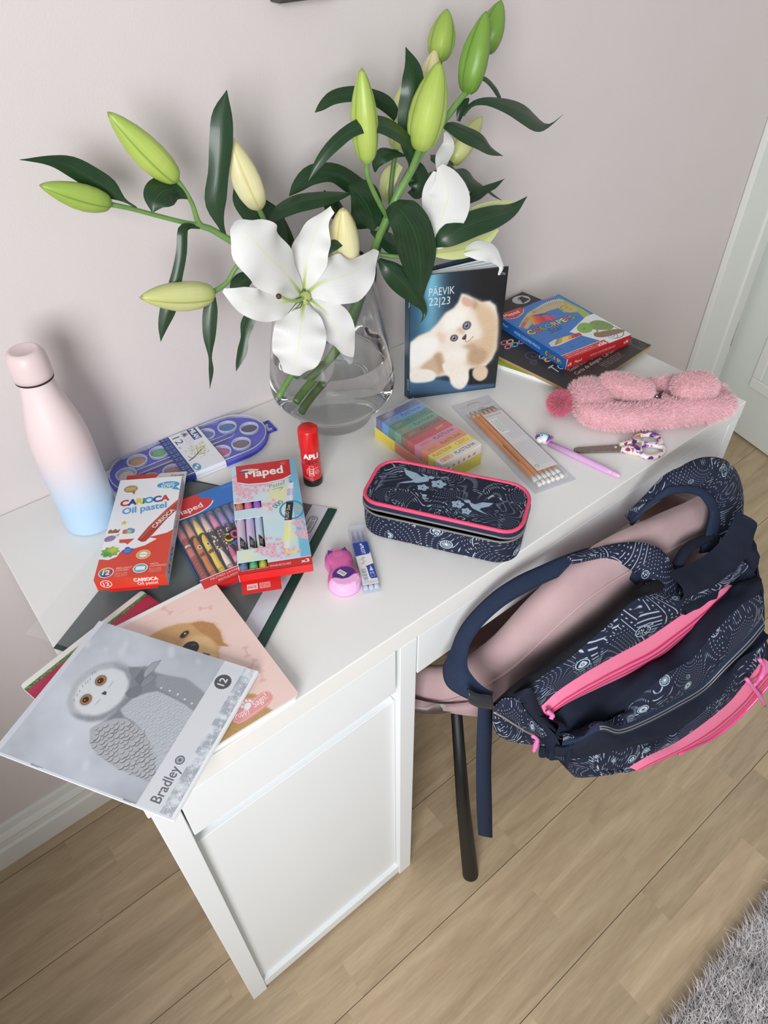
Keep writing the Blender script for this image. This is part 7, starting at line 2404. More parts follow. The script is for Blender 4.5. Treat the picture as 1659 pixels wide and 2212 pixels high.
cv = Cv(1, 1, 220, (30, 58, 32))
cv.mottle(0.3, 7, 4)
for k in range(9):
    x = 0.1 + 0.1 * k
    cv.line([(0.5 + (x - 0.5) * 0.3, 0), (x, 0.35), (x, 0.7), (0.5 + (x - 0.5) * 0.3, 1)], 0.010 if k != 4 else 0.022, (54, 86, 52) if k != 4 else (64, 100, 56), 0.6, n=30)
leaf_m = plantmat('lily_leaf', cv, 0.38, 0.12, 0.15)
cv = Cv(1, 1, 220, (232, 233, 230))
yy = np.linspace(0, 1, cv.H)[:, None, None]
xx = np.abs(np.linspace(-1, 1, cv.W))[None, :, None]
for k in range(11):
    cv.line([(0.5 + (k - 5) * 0.03, 0), (0.5 + (k - 5) * 0.085, 0.5), (0.5 + (k - 5) * 0.04, 1)], 0.008, (224, 226, 222), 0.6, n=24)
cv.line([(0.5, 0), (0.5, 0.95)], 0.03, (226, 228, 196), 0.8, 0.01)
g = np.clip(1 - yy / 0.30, 0, 1) ** 1.2 * np.clip(1 - xx / (0.16 + 0.22 * np.clip(0.12 - yy, 0, 1) / 0.12), 0, 1) ** 0.6
cv.a = cv.a * (1 - g) + g * np.array([150, 178, 60]) / 255.0
petal_m = plantmat('lily_petal', cv, 0.5, 0.25)
cv = Cv(1, 1, 200, (206, 212, 150))
for k in range(14):
    cv.line([(k / 13, 0), (k / 13, 1)], 0.02, (190, 200, 128), 0.5, 0.006)
cv.line([(0.5, 0), (0.5, 1)], 0.10, (184, 196, 104), 0.8, 0.02)
outer_m = plantmat('petal_outside', cv, 0.5, 0.2)


def budmat(name, base, tip, seam, rib, low):
    cv = Cv(1, 1, 200, base)
    yy = np.linspace(0, 1, cv.H)[:, None, None]
    b, t_, lo = np.array(base), np.array(tip), np.array(low)
    k = np.clip((yy - 0.45) / 0.55, 0, 1)
    kl = np.clip(1 - yy / 0.28, 0, 1)
    cv.a = np.broadcast_to(((b * (1 - k) + t_ * k) * (1 - kl) + lo * kl) / 255.0, cv.a.shape).copy()
    for k in range(60):
        x = k / 60
        cv.line([(x, 0), (x, 1)], 0.006, tuple(np.clip(b * (0.93 + 0.12 * ((k * 37) % 10) / 10), 0, 255)), 0.35)
    for k in range(3):
        cv.line([(k / 3 + 1 / 6, 0), (k / 3 + 1 / 6, 1)], 0.020, seam, 0.8, 0.004)
        cv.line([(k / 3 + 0.001, 0), (k / 3 + 0.001, 1)], 0.06, rib, 0.5, 0.012)
    cv.rect(0, 0.975, 1, 1, (112, 110, 60), 0.7, 0, 0.01)
    return plantmat(name, cv, 0.42, 0.1, 0.1)


BUD = {'green': budmat('bud_green', (158, 184, 84), (146, 176, 72), (104, 140, 48), (168, 190, 92), (130, 162, 70)),
       'lime': budmat('bud_lime', (180, 200, 98), (160, 186, 84), (118, 152, 56), (186, 204, 106), (160, 186, 86)),
       'deep': budmat('bud_deep', (118, 158, 62), (120, 158, 64), (78, 118, 36), (128, 166, 70), (92, 132, 48)),
       'pale': budmat('bud_pale', (206, 210, 146), (196, 200, 124), (150, 164, 74), (212, 214, 150), (176, 192, 106)),
       'cream': budmat('bud_cream', (222, 216, 170), (220, 208, 150), (196, 186, 92), (226, 222, 186), (204, 206, 150))}
stem_m = mat('lily_stem', (104, 142, 76), 0.45, noise=0.12, scale=60, coat=0.1)
stem_d = mat('lily_stem_dark', (82, 112, 62), 0.5, noise=0.12, scale=60)


def blade(name, rows, m, parent, roll=0.0, fold=0.10, wave=0.0, wn=3.0, arch=0.0, seed=0, n=22, nu=9, facing=None):
    """a leaf or petal: rows of (x, y, z, width) along its midrib"""
    fr = FRONT if facing is None else np.asarray(facing, float) / np.linalg.norm(facing)
    c = smoothpts(np.array(rows, float), n)
    w = np.clip(c[:, 3], 0.0004, None)
    c = c[:, :3]
    Tn = np.gradient(c, axis=0)
    Tn /= np.linalg.norm(Tn, axis=1)[:, None]
    S = np.cross(Tn, fr)
    S /= np.linalg.norm(S, axis=1)[:, None] + 1e-9
    for i in range(1, n):
        if np.dot(S[i], S[i - 1]) < 0:
            S[i] = -S[i]
    N = np.cross(S, Tn)
    rl = np.radians(roll)
    G, uv = [], []
    rg = np.random.default_rng(seed)
    ph = rg.random(2) * 6
    for i in range(n):
        t = i / (n - 1)
        s = math.cos(rl) * S[i] + math.sin(rl) * N[i]
        nn = -math.sin(rl) * S[i] + math.cos(rl) * N[i]
        if np.dot(nn, fr) < 0:
            nn = -nn
        for j in range(nu):
            q = j / (nu - 1) * 2 - 1
            off = -fold * w[i] * abs(q) ** 1.4 * (1 if fold > 0 else 1) + arch * w[i] * (1 - q * q)
            off += wave * w[i] * abs(q) ** 2 * math.sin(wn * 2 * PI * t + ph[0 if q > 0 else 1])
            G.append(c[i] + s * (w[i] / 2 * q * 1.04) + nn * off)
            uv.append((j / (nu - 1), t))
    return grid(name, np.array(G).reshape(n, nu, 3), m, parent, uv)


def leaf(parent, rows, roll=12, fold=0.12, seed=0):
    return blade('leaf', rows, leaf_m, parent, roll, fold, 0.03, 1.5, 0.0, seed)


def bud(parent, pts, kind, turn=0.0, bend=0.0):
    """pts: base and tip (x, y, z, width); the width of the first is the greatest width"""
    a, b = np.array(pts[0][:3]), np.array(pts[1][:3])
    W = pts[0][3]
    n, nu = 22, 30
    t = np.linspace(0, 1, n)
    r = W / 2 * np.interp(t, [0, 0.03, 0.10, 0.22, 0.38, 0.55, 0.72, 0.86, 0.95, 1.0], [0.34, 0.56, 0.76, 0.93, 1.0, 0.94, 0.74, 0.48, 0.25, 0.04])
    ax = b - a
    c = a[None] + t[:, None] * ax[None]
    u = ax / np.linalg.norm(ax)
    s = np.cross(u, FRONT)
    s /= np.linalg.norm(s)
    f = np.cross(s, u)
    if np.dot(f, FRONT) < 0:
        f = -f
    c = c + (np.sin(PI * t) * bend * W)[:, None] * s[None]
    G, uv = [], []
    for i in range(n):
        for j in range(nu + 1):
            al = 2 * PI * j / nu + turn
            k = 1 + 0.075 * math.cos(3 * (al - turn)) * math.sin(PI * min(1, t[i] * 1.1)) - 0.05 * math.exp(-((((al - turn) / (2 * PI) * 3) % 1 - 0.5) / 0.06) ** 2)
            G.append(c[i] + r[i] * k * (math.cos(al) * f + math.sin(al) * s))
            uv.append((j / nu, t[i]))
    o = grid('bud', np.array(G).reshape(n, nu + 1, 3), BUD[kind], parent, uv)
    return o


def stalk(parent, rows, m=None, name='stem'):
    c = smoothpts(np.array(rows, float), 8 * len(rows))
    return tube(name, c[:, :3], c[:, 3] / 2, m or stem_m, parent, 9)


def lily(label):
    return thing('lily_stem', label, 'lily')


# ---- left stem: two green buds reaching out to the left
A = lily('lily stem with two green buds reaching out to the left')
stalk(A, [(0.437, 0.372, 0.8638, 0.0099), (0.4955, 0.378, 0.9313, 0.0104), (0.4979, 0.385, 0.989, 0.01), (0.4415, 0.392, 1.0283, 0.0089), (0.4068, 0.398, 1.0451, 0.0087), (0.3806, 0.402, 1.0681, 0.0084), (0.3628, 0.404, 1.0833, 0.0077), (0.351, 0.405, 1.0914, 0.0071), (0.3463, 0.405, 1.1162, 0.0053), (0.3402, 0.405, 1.1329, 0.0052), (0.3323, 0.405, 1.1474, 0.0056)], stem_m)
stalk(A, [(0.3531, 0.405, 1.0898, 0.006), (0.3338, 0.406, 1.0976, 0.0054), (0.3045, 0.41, 1.1115, 0.0052), (0.2765, 0.413, 1.1254, 0.0051), (0.2565, 0.415, 1.134, 0.0055)], stem_m, 'side_stem')
bud(A, [(0.3329, 0.405, 1.1453, 0.0329), (0.2752, 0.402, 1.2222, 0)], 'lime', 0.45)
bud(A, [(0.2576, 0.415, 1.1343, 0.0275), (0.1921, 0.412, 1.1684, 0)], 'green', 0.25)
leaf(A, [(0.2839, 0.412, 1.1245, 0.002), (0.2742, 0.416, 1.1336, 0.004), (0.2625, 0.418, 1.1468, 0.0199), (0.2481, 0.42, 1.1607, 0.0224), (0.2307, 0.42, 1.1761, 0.019), (0.2105, 0.416, 1.1868, 0.0093), (0.1814, 0.41, 1.1948, 0)], 16, 0.12, 1)
leaf(A, [(0.3433, 0.404, 1.1233, 0.0026), (0.3309, 0.4, 1.1352, 0.0206), (0.3119, 0.392, 1.142, 0.0332), (0.2969, 0.386, 1.1368, 0.026), (0.2897, 0.384, 1.1253, 0)], 8, 0.10, 2)
leaf(A, [(0.3799, 0.402, 1.0678, 0.0034), (0.3743, 0.398, 1.086, 0.0077), (0.3702, 0.394, 1.1136, 0.023), (0.3793, 0.392, 1.1465, 0.0219), (0.3892, 0.392, 1.1791, 0.0245), (0.3976, 0.396, 1.2021, 0.0201), (0.4089, 0.4, 1.2223, 0)], -14, 0.12, 3)
leaf(A, [(0.3499, 0.404, 1.0887, 0.0038), (0.3341, 0.398, 1.0961, 0.0064), (0.3241, 0.392, 1.0967, 0.0106), (0.3145, 0.388, 1.0738, 0.0117), (0.2997, 0.386, 1.0454, 0.013), (0.2832, 0.384, 1.0183, 0.0181), (0.2709, 0.386, 0.9959, 0.0111), (0.2641, 0.388, 0.977, 0)], 18, 0.12, 4)

# ---- middle stem: the open flower, a cream bud and two paler buds
Bm = lily('lily stem with the wide open white flower in front of the vase')
stalk(Bm, [(0.3914, 0.35, 0.8597, 0.0083), (0.4885, 0.38, 0.9258, 0.0091), (0.522, 0.388, 0.9741, 0.009), (0.5113, 0.385, 1.0109, 0.008), (0.4993, 0.38, 1.0406, 0.0072), (0.4738, 0.368, 1.0271, 0.0071), (0.4517, 0.352, 1.0084, 0.0065), (0.4442, 0.346, 0.9967, 0.0083)], stem_m)
stalk(Bm, [(0.5096, 0.388, 1.0104, 0.0068), (0.4562, 0.392, 1.0333, 0.0066), (0.4425, 0.394, 1.0513, 0.0058), (0.435, 0.396, 1.0701, 0.0063), (0.4262, 0.397, 1.0949, 0.0067)], stem_m, 'side_stem')
stalk(Bm, [(0.4959, 0.38, 1.0043, 0.0062), (0.4087, 0.38, 1.0416, 0.0052), (0.3804, 0.382, 1.0419, 0.0057), (0.3621, 0.384, 1.0242, 0.0057), (0.3404, 0.384, 1.0178, 0.0068)], stem_m, 'side_stem')
stalk(Bm, [(0.5173, 0.386, 0.9829, 0.0063), (0.5249, 0.374, 0.9914, 0.0063), (0.5268, 0.366, 1.0033, 0.0074)], stem_m, 'side_stem')
bud(Bm, [(0.4274, 0.397, 1.094, 0.0337), (0.405, 0.404, 1.1776, 0)], 'cream', 1.0, -0.05)
bud(Bm, [(0.3413, 0.384, 1.0163, 0.0351), (0.2495, 0.376, 1.0433, 0)], 'pale', 0.15)
bud(Bm, [(0.5274, 0.366, 1.0012, 0.0435), (0.5148, 0.345, 1.0886, 0)], 'cream', 0.5)
leaf(Bm, [(0.3415, 0.386, 1.0119, 0.0068), (0.3347, 0.384, 0.9996, 0.016), (0.3239, 0.38, 0.967, 0.0151), (0.3183, 0.378, 0.939, 0.0041), (0.3159, 0.378, 0.9208, 0.006), (0.3095, 0.38, 0.8942, 0)], 10, 0.12, 5)
leaf(Bm, [(0.4005, 0.386, 1.018, 0.0058), (0.3896, 0.388, 1.0181, 0.0198), (0.3781, 0.388, 1.0131, 0.0197), (0.3691, 0.386, 1.0031, 0.0081)], 10, 0.1, 6)
leaf(Bm, [(0.3864, 0.376, 0.9811, 0.0142), (0.3757, 0.376, 0.9666, 0.0179), (0.3683, 0.374, 0.9503, 0.0108), (0.3601, 0.372, 0.9339, 0.0133), (0.3521, 0.372, 0.9198, 0.0073), (0.3474, 0.372, 0.9096, 0)], -12, 0.12, 7)
leaf(Bm, [(0.4496, 0.394, 1.0161, 0.006), (0.4493, 0.4, 1.0477, 0.026), (0.4408, 0.405, 1.0717, 0.0382), (0.4238, 0.408, 1.0919, 0.0328), (0.4106, 0.408, 1.1085, 0.0222), (0.4024, 0.406, 1.1219, 0)], 14, 0.1, 8)
leaf(Bm, [(0.4708, 0.4, 0.9919, 0.005), (0.4667, 0.404, 1.0266, 0.0242), (0.4577, 0.406, 1.0555, 0.0307), (0.4481, 0.407, 1.0807, 0.0231), (0.4408, 0.407, 1.0992, 0)], -20, 0.1, 9)
leaf(Bm, [(0.4259, 0.38, 1.0799, 0.0028), (0.4401, 0.376, 1.0913, 0.0168), (0.4651, 0.372, 1.0985, 0.0236), (0.4976, 0.37, 1.097, 0.0205), (0.5256, 0.37, 1.094, 0.0128), (0.5501, 0.37, 1.0918, 0)], 14, 0.1, 10)
leaf(Bm, [(0.4752, 0.35, 1.0291, 0.0023), (0.4871, 0.346, 1.0414, 0.0105), (0.4976, 0.344, 1.0475, 0.014), (0.52, 0.342, 1.0463, 0)], 10, 0.1, 11)
fl = bpy.data.objects.new('flower', None)
COL.objects.link(fl)
fl.parent = Bm
PET = [([(0.4393, 0.342, 1.0022, 0.0129), (0.4173, 0.332, 1.032, 0.0472), (0.3898, 0.322, 1.0661, 0.0652), (0.3715, 0.32, 1.0931, 0.0578), (0.3639, 0.326, 1.1076, 0.0306), (0.364, 0.336, 1.1118, 0.0082)], -10, 0.16),
       ([(0.4467, 0.344, 1.0054, 0.0141), (0.4522, 0.342, 1.03, 0.0404), (0.4616, 0.342, 1.0538, 0.0455), (0.4729, 0.344, 1.0701, 0.0351), (0.4853, 0.342, 1.0855, 0.0146), (0.4927, 0.336, 1.0941, 0.0089)], 12, 0.14),
       ([(0.449, 0.34, 0.9999, 0.0141), (0.464, 0.328, 1.012, 0.049), (0.4857, 0.318, 1.0145, 0.0655), (0.51, 0.316, 1.0172, 0.0519), (0.5358, 0.322, 1.0248, 0.0203), (0.5529, 0.33, 1.0297, 0.0084)], 8, 0.16),
       ([(0.451, 0.336, 0.9907, 0.0118), (0.4663, 0.326, 0.9722, 0.0373), (0.4759, 0.318, 0.9503, 0.044), (0.4855, 0.316, 0.9223, 0.0275), (0.4972, 0.322, 0.8862, 0.0052)], -14, 0.14),
       ([(0.4376, 0.334, 0.9908, 0.0153), (0.4253, 0.322, 0.978, 0.055), (0.4138, 0.312, 0.9605, 0.0644), (0.4038, 0.308, 0.9395, 0.0579), (0.3974, 0.314, 0.9132, 0.0205)], 6, 0.16),
       ([(0.4304, 0.338, 0.9966, 0.0128), (0.3991, 0.33, 1.0055, 0.0363), (0.3706, 0.324, 1.0153, 0.0365), (0.3479, 0.324, 1.0303, 0.0259), (0.3316, 0.332, 1.0427, 0.0043)], 14, 0.14)]
for i, (rows, rl, ar) in enumerate(PET):
    blade('petal', rows, petal_m, fl, rl, 0.05 if i % 2 else 0.02, 0.085, 3.1, ar * 0.5, 30 + i, 26, 13)
pist = mat('pistil_green', (150, 176, 96), 0.4, noise=0.08)
stig = mat('stigma_dark', (84, 50, 46), 0.6, noise=0.1)
fc = np.array((0.4399, 0.336, 0.9993))
tube('pistil', smoothpts([fc, np.array((0.4251, 0.318, 1.0059)), np.array((0.4049, 0.306, 1.0158)), np.array((0.386, 0.3, 1.03))], 14), [0.0028] + [0.0019] * 12 + [0.0024], pist, fl, 9)
V, F = ellipsoid_vf(np.array((0.3845, 0.2995, 1.0307)), np.eye(3), (0.0034, 0.0034, 0.0034), 10, 8)
mk('stigma', V, F, stig, fl)
V, F = ellipsoid_vf(fc + np.array([0, -0.004, -0.001]), np.eye(3), (0.0085, 0.006, 0.0085), 12, 8)
mk('flower_throat', V, F, mat('throat_green', (176, 190, 112), 0.5, noise=0.1), fl)
for a_, b_ in zip([(0.4204, 0.322, 1.0016), (0.4222, 0.32, 0.9987), (0.4254, 0.32, 0.9964), (0.438, 0.322, 0.9978), (0.42, 0.32, 1.0086)], [(0.4013, 0.312, 0.9984), (0.4068, 0.312, 0.9996), (0.4117, 0.312, 1.0004), (0.4378, 0.312, 0.9942), (0.407, 0.312, 1.0116)]):
    tube('stamen', smoothpts([fc, a_, b_], 8), [0.0012, 0.0011, 0.001, 0.0009, 0.0008, 0.0007, 0.0006, 0.0004], mat('stamen_green', (122, 132, 96), 0.5, noise=0.05), fl, 6)

# ---- right front stem: tall, with three green buds at its top
C_ = lily('tall right lily stem with three bright green buds at its top')
stalk(C_, [(0.4283, 0.365, 0.8295, 0.0114), (0.5084, 0.38, 0.8742, 0.0122), (0.5623, 0.385, 0.9419, 0.012), (0.5768, 0.38, 0.9841, 0.011), (0.588, 0.372, 1.0195, 0.0108), (0.6007, 0.362, 1.0553, 0.0111), (0.615, 0.358, 1.081, 0.0103), (0.6313, 0.356, 1.101, 0.0096), (0.645, 0.354, 1.1184, 0.0084), (0.6739, 0.352, 1.1452, 0.0083), (0.7024, 0.35, 1.1712, 0.0077), (0.7199, 0.35, 1.1825, 0.0077)], stem_m)
stalk(C_, [(0.6313, 0.356, 1.0993, 0.0085), (0.6328, 0.348, 1.1177, 0.0083), (0.6351, 0.342, 1.1328, 0.0093)], stem_m, 'side_stem')
stalk(C_, [(0.5975, 0.362, 1.0524, 0.0074), (0.5791, 0.354, 1.0756, 0.0066), (0.5624, 0.348, 1.1009, 0.0064), (0.5535, 0.345, 1.1199, 0.0062), (0.5526, 0.344, 1.1351, 0.0073)], stem_m, 'side_stem')
bud(C_, [(0.5532, 0.344, 1.1334, 0.0325), (0.5448, 0.338, 1.2338, 0)], 'lime', 0.1)
bud(C_, [(0.6351, 0.342, 1.1317, 0.0462), (0.661, 0.338, 1.225, 0)], 'lime', 0.0)
bud(C_, [(0.721, 0.35, 1.1803, 0.0355), (0.7448, 0.35, 1.2645, 0)], 'deep', 0.25)
leaf(C_, [(0.6322, 0.35, 1.119, 0.003), (0.6206, 0.344, 1.1405, 0.0139), (0.5917, 0.336, 1.1628, 0.02), (0.5586, 0.332, 1.1773, 0.0183), (0.527, 0.332, 1.1774, 0.0148), (0.4969, 0.334, 1.1641, 0.0137), (0.4776, 0.338, 1.1474, 0.009), (0.4658, 0.342, 1.1313, 0)], 10, 0.12, 12)
leaf(C_, [(0.6408, 0.36, 1.1112, 0.0121), (0.6342, 0.362, 1.1406, 0.0235), (0.6348, 0.364, 1.1691, 0.0253), (0.6444, 0.366, 1.1926, 0.0285), (0.6449, 0.368, 1.2144, 0.0235), (0.6364, 0.372, 1.2381, 0)], -12, 0.1, 13)
leaf(C_, [(0.7158, 0.35, 1.1557, 0.0036), (0.7277, 0.348, 1.167, 0.006), (0.746, 0.344, 1.1691, 0.0108), (0.7795, 0.338, 1.1606, 0.0208), (0.8131, 0.334, 1.1465, 0.0282), (0.8471, 0.334, 1.1283, 0.0232), (0.873, 0.336, 1.1205, 0.0046), (0.9065, 0.34, 1.1279, 0)], 10, 0.1, 14)
leaf(C_, [(0.7423, 0.356, 1.1959, 0.0047), (0.7576, 0.354, 1.19, 0.0078), (0.7723, 0.352, 1.1787, 0.0079), (0.7833, 0.35, 1.165, 0.0055)], 10, 0.1, 15)
leaf(C_, [(0.6841, 0.352, 1.1489, 0.006), (0.6984, 0.348, 1.145, 0.018), (0.7203, 0.344, 1.1342, 0.0244), (0.7452, 0.342, 1.1217, 0.0236), (0.7674, 0.343, 1.1063, 0.0127), (0.7939, 0.345, 1.093, 0)], 8, 0.12, 16)
leaf(C_, [(0.5999, 0.356, 1.0702, 0.0207), (0.6016, 0.338, 1.0659, 0.0422), (0.6142, 0.33, 1.0441, 0.0571), (0.6245, 0.328, 1.0139, 0.0554), (0.6305, 0.33, 0.9822, 0.0427), (0.6355, 0.333, 0.9557, 0.0238), (0.6415, 0.335, 0.934, 0)], 8, 0.08, 17)
leaf(C_, [(0.5851, 0.366, 0.9963, 0.0051), (0.5918, 0.352, 0.9846, 0.0244), (0.6103, 0.342, 0.9623, 0.0327), (0.6254, 0.336, 0.9402, 0.0227), (0.6402, 0.333, 0.9192, 0.0109), (0.6424, 0.332, 0.9071, 0.0055), (0.6337, 0.331, 0.897, 0)], -12, 0.12, 18)
leaf(C_, [(0.5813, 0.372, 1.0351, 0.005), (0.5779, 0.37, 1.0537, 0.0368), (0.5658, 0.368, 1.0779, 0.0491), (0.5517, 0.368, 1.0942, 0.0293), (0.5419, 0.37, 1.1015, 0)], -6, 0.08, 19)
leaf(C_, [(0.5796, 0.376, 1.0331, 0.0025), (0.5946, 0.37, 1.0235, 0.019), (0.6116, 0.366, 1.0099, 0.0282), (0.6395, 0.364, 0.9951, 0.0197)], 10, 0.1, 20)
leaf(C_, [(0.5788, 0.362, 1.1122, 0.0023), (0.5783, 0.358, 1.1241, 0.0127), (0.5863, 0.354, 1.1331, 0.0195), (0.6018, 0.353, 1.1325, 0.0127), (0.6215, 0.353, 1.1254, 0.0024)], 10, 0.1, 21)
stalk(C_, [(0.5866, 0.374, 1.0012, 0.0058), (0.6025, 0.36, 0.998, 0.0058), (0.6218, 0.35, 0.9939, 0.0058)], stem_m, 'leaf_stalk')

# ---- right back stem: green and cream buds and a half opened flower seen from its side
D_ = lily('rear right lily stem with a half opened flower leaning over the diary')
stalk(D_, [(0.4544, 0.385, 0.7975, 0.0105), (0.5423, 0.398, 0.8691, 0.0105), (0.5879, 0.402, 0.9418, 0.0102), (0.6109, 0.402, 0.9908, 0.01), (0.6294, 0.4, 1.0262, 0.0098), (0.6413, 0.4, 1.0488, 0.009), (0.6563, 0.402, 1.0697, 0.009), (0.6878, 0.408, 1.098, 0.0077), (0.7195, 0.412, 1.1381, 0.007), (0.7301, 0.414, 1.1804, 0.0062), (0.7312, 0.415, 1.2066, 0.0067)], stem_d)
stalk(D_, [(0.6362, 0.4, 1.0405, 0.0078), (0.6364, 0.402, 1.0649, 0.007), (0.6415, 0.404, 1.0904, 0.0063), (0.649, 0.406, 1.1164, 0.0074)], stem_d, 'side_stem')
stalk(D_, [(0.6919, 0.408, 1.1031, 0.0064), (0.7579, 0.408, 1.1496, 0.0064), (0.7921, 0.406, 1.1838, 0.0063), (0.805, 0.405, 1.2081, 0.0069)], stem_d, 'side_stem')
stalk(D_, [(0.668, 0.404, 1.0728, 0.0071), (0.7189, 0.408, 1.0703, 0.0066), (0.7561, 0.41, 1.0779, 0.0074)], stem_d, 'side_stem')
stalk(D_, [(0.6191, 0.396, 1.0038, 0.0079), (0.6404, 0.37, 0.9896, 0.0079), (0.6606, 0.348, 0.9891, 0.0086), (0.6646, 0.336, 0.9938, 0.0091)], stem_d, 'side_stem')
bud(D_, [(0.728, 0.415, 1.2059, 0.0352), (0.7436, 0.418, 1.2603, 0)], 'green', 0.0)
bud(D_, [(0.8026, 0.405, 1.2063, 0.035), (0.8262, 0.404, 1.2632, 0)], 'deep', 0.3)
bud(D_, [(0.7068, 0.408, 1.1794, 0.0244), (0.7179, 0.41, 1.2211, 0)], 'cream', 0.4)
bud(D_, [(0.6498, 0.406, 1.1163, 0.031), (0.6701, 0.41, 1.1947, 0)], 'pale', 0.6)
bud(D_, [(0.7544, 0.41, 1.077, 0.0335), (0.8182, 0.416, 1.1255, 0)], 'pale', 0.3)
leaf(D_, [(0.6513, 0.402, 1.1514, 0.0097), (0.6345, 0.404, 1.1719, 0.0189), (0.6118, 0.406, 1.1844, 0.0173), (0.5848, 0.408, 1.1912, 0.017), (0.5534, 0.41, 1.1911, 0.0145), (0.5363, 0.412, 1.183, 0.0078), (0.5284, 0.413, 1.1786, 0)], 12, 0.1, 22)
leaf(D_, [(0.7819, 0.408, 1.156, 0.0026), (0.7753, 0.408, 1.1514, 0.0103), (0.7681, 0.408, 1.1422, 0.0116), (0.7638, 0.408, 1.1302, 0.0052)], 10, 0.1, 23)
leaf(D_, [(0.7046, 0.398, 1.0969, 0.0077), (0.7204, 0.396, 1.0894, 0.0169), (0.7389, 0.394, 1.0751, 0.0165), (0.7543, 0.394, 1.0631, 0.0121), (0.7654, 0.394, 1.0511, 0)], 8, 0.1, 24)
leaf(D_, [(0.7578, 0.402, 1.0668, 0.0067), (0.7782, 0.402, 1.0548, 0.0246), (0.7987, 0.402, 1.04, 0.0223), (0.8225, 0.402, 1.028, 0.0071), (0.8444, 0.402, 1.0128, 0.0043), (0.8647, 0.402, 1.0004, 0)], 8, 0.1, 25)
leaf(D_, [(0.7784, 0.392, 1.0216, 0.007), (0.793, 0.392, 1.029, 0.0174), (0.814, 0.392, 1.0324, 0.0126), (0.8316, 0.392, 1.0339, 0.0092), (0.8529, 0.392, 1.0388, 0)], 8, 0.1, 26)
leaf(D_, [(0.6598, 0.335, 1.0034, 0.0039), (0.6659, 0.326, 1.0143, 0.0231), (0.6839, 0.318, 1.0236, 0.0319), (0.7128, 0.312, 1.0295, 0.0334), (0.7514, 0.31, 1.0301, 0.03), (0.7913, 0.314, 1.0291, 0.0173), (0.8261, 0.32, 1.0376, 0)], -8, 0.1, 27)
leaf(D_, [(0.6694, 0.402, 1.0959, 0.0051), (0.6796, 0.4, 1.0847, 0.0269), (0.6842, 0.398, 1.0677, 0.0312), (0.6776, 0.397, 1.0569, 0.0196), (0.6623, 0.397, 1.0597, 0)], 8, 0.1, 28)
leaf(D_, [(0.6377, 0.402, 1.0196, 0.004), (0.6032, 0.405, 1.0655, 0.0189), (0.5746, 0.407, 1.0891, 0.0257), (0.546, 0.409, 1.1079, 0.0226), (0.514, 0.41, 1.111, 0.0222), (0.4905, 0.41, 1.1011, 0.0128), (0.4784, 0.41, 1.0931, 0)], 12, 0.1, 29)
leaf(D_, [(0.5926, 0.395, 0.9846, 0.0092), (0.5949, 0.392, 0.9714, 0.0106), (0.5977, 0.39, 0.9488, 0)], 8, 0.1, 30)
leaf(D_, [(0.661, 0.395, 1.0263, 0.0053), (0.5703, 0.405, 1.0394, 0.0152), (0.5401, 0.408, 1.0702, 0.0207), (0.532, 0.41, 1.089, 0)], 8, 0.1, 31)
leaf(D_, [(0.6494, 0.36, 0.9801, 0.0066), (0.6647, 0.352, 0.973, 0.0134), (0.677, 0.348, 0.9611, 0)], 8, 0.1, 32)
f2 = bpy.data.objects.new('flower', None)
COL.objects.link(f2)
f2.parent = D_
for i, (rows, rl, m_, wv) in enumerate([
        ([(0.662, 0.335, 0.9949, 0.0104), (0.6687, 0.338, 1.0183, 0.0387), (0.6795, 0.34, 1.0424, 0.0599), (0.6886, 0.342, 1.0625, 0.0581), (0.6876, 0.346, 1.0828, 0.0362), (0.6784, 0.35, 1.1025, 0.0074)], 6, petal_m, 0.05),
        ([(0.669, 0.35, 1.0179, 0.0091), (0.6696, 0.356, 1.0478, 0.0217), (0.6756, 0.36, 1.0699, 0.0253), (0.6848, 0.362, 1.0902, 0.01)], -20, petal_m, 0.03),
        ([(0.7065, 0.38, 1.0814, 0.009), (0.7162, 0.386, 1.0973, 0.0192), (0.7294, 0.39, 1.1105, 0.0166), (0.725, 0.392, 1.1266, 0.0038)], 8, petal_m, 0.02),
        ([(0.6939, 0.312, 0.9935, 0.0065), (0.7091, 0.3, 0.9965, 0.0261), (0.7253, 0.29, 0.9919, 0.0275), (0.7367, 0.284, 0.9793, 0.0132), (0.7428, 0.281, 0.9675, 0.0067), (0.7362, 0.279, 0.959, 0.0027)], 6, petal_m, 0.05),
        ([(0.6575, 0.332, 0.9951, 0.0078), (0.6764, 0.322, 0.9958, 0.0208), (0.7026, 0.312, 0.9971, 0.0236), (0.7278, 0.306, 1.0041, 0.0184), (0.7522, 0.304, 1.0135, 0.0053)], 6, outer_m, 0.0),
        ([(0.6764, 0.342, 1.0053, 0.0065), (0.6988, 0.334, 1.0228, 0.0195), (0.7324, 0.328, 1.0329, 0.0209), (0.7668, 0.324, 1.0348, 0.0185), (0.7988, 0.322, 1.0343, 0.0067)], -6, outer_m, 0.0),
        ([(0.6427, 0.412, 1.0452, 0.0039), (0.6346, 0.412, 1.0627, 0.0154), (0.6431, 0.412, 1.0822, 0.0216), (0.6595, 0.412, 1.0938, 0.0127)], 8, outer_m, 0.0)]):
    blade('petal', rows, m_, f2, rl, 0.06, wv, 2.0, 0.06, 60 + i, 22, 11)

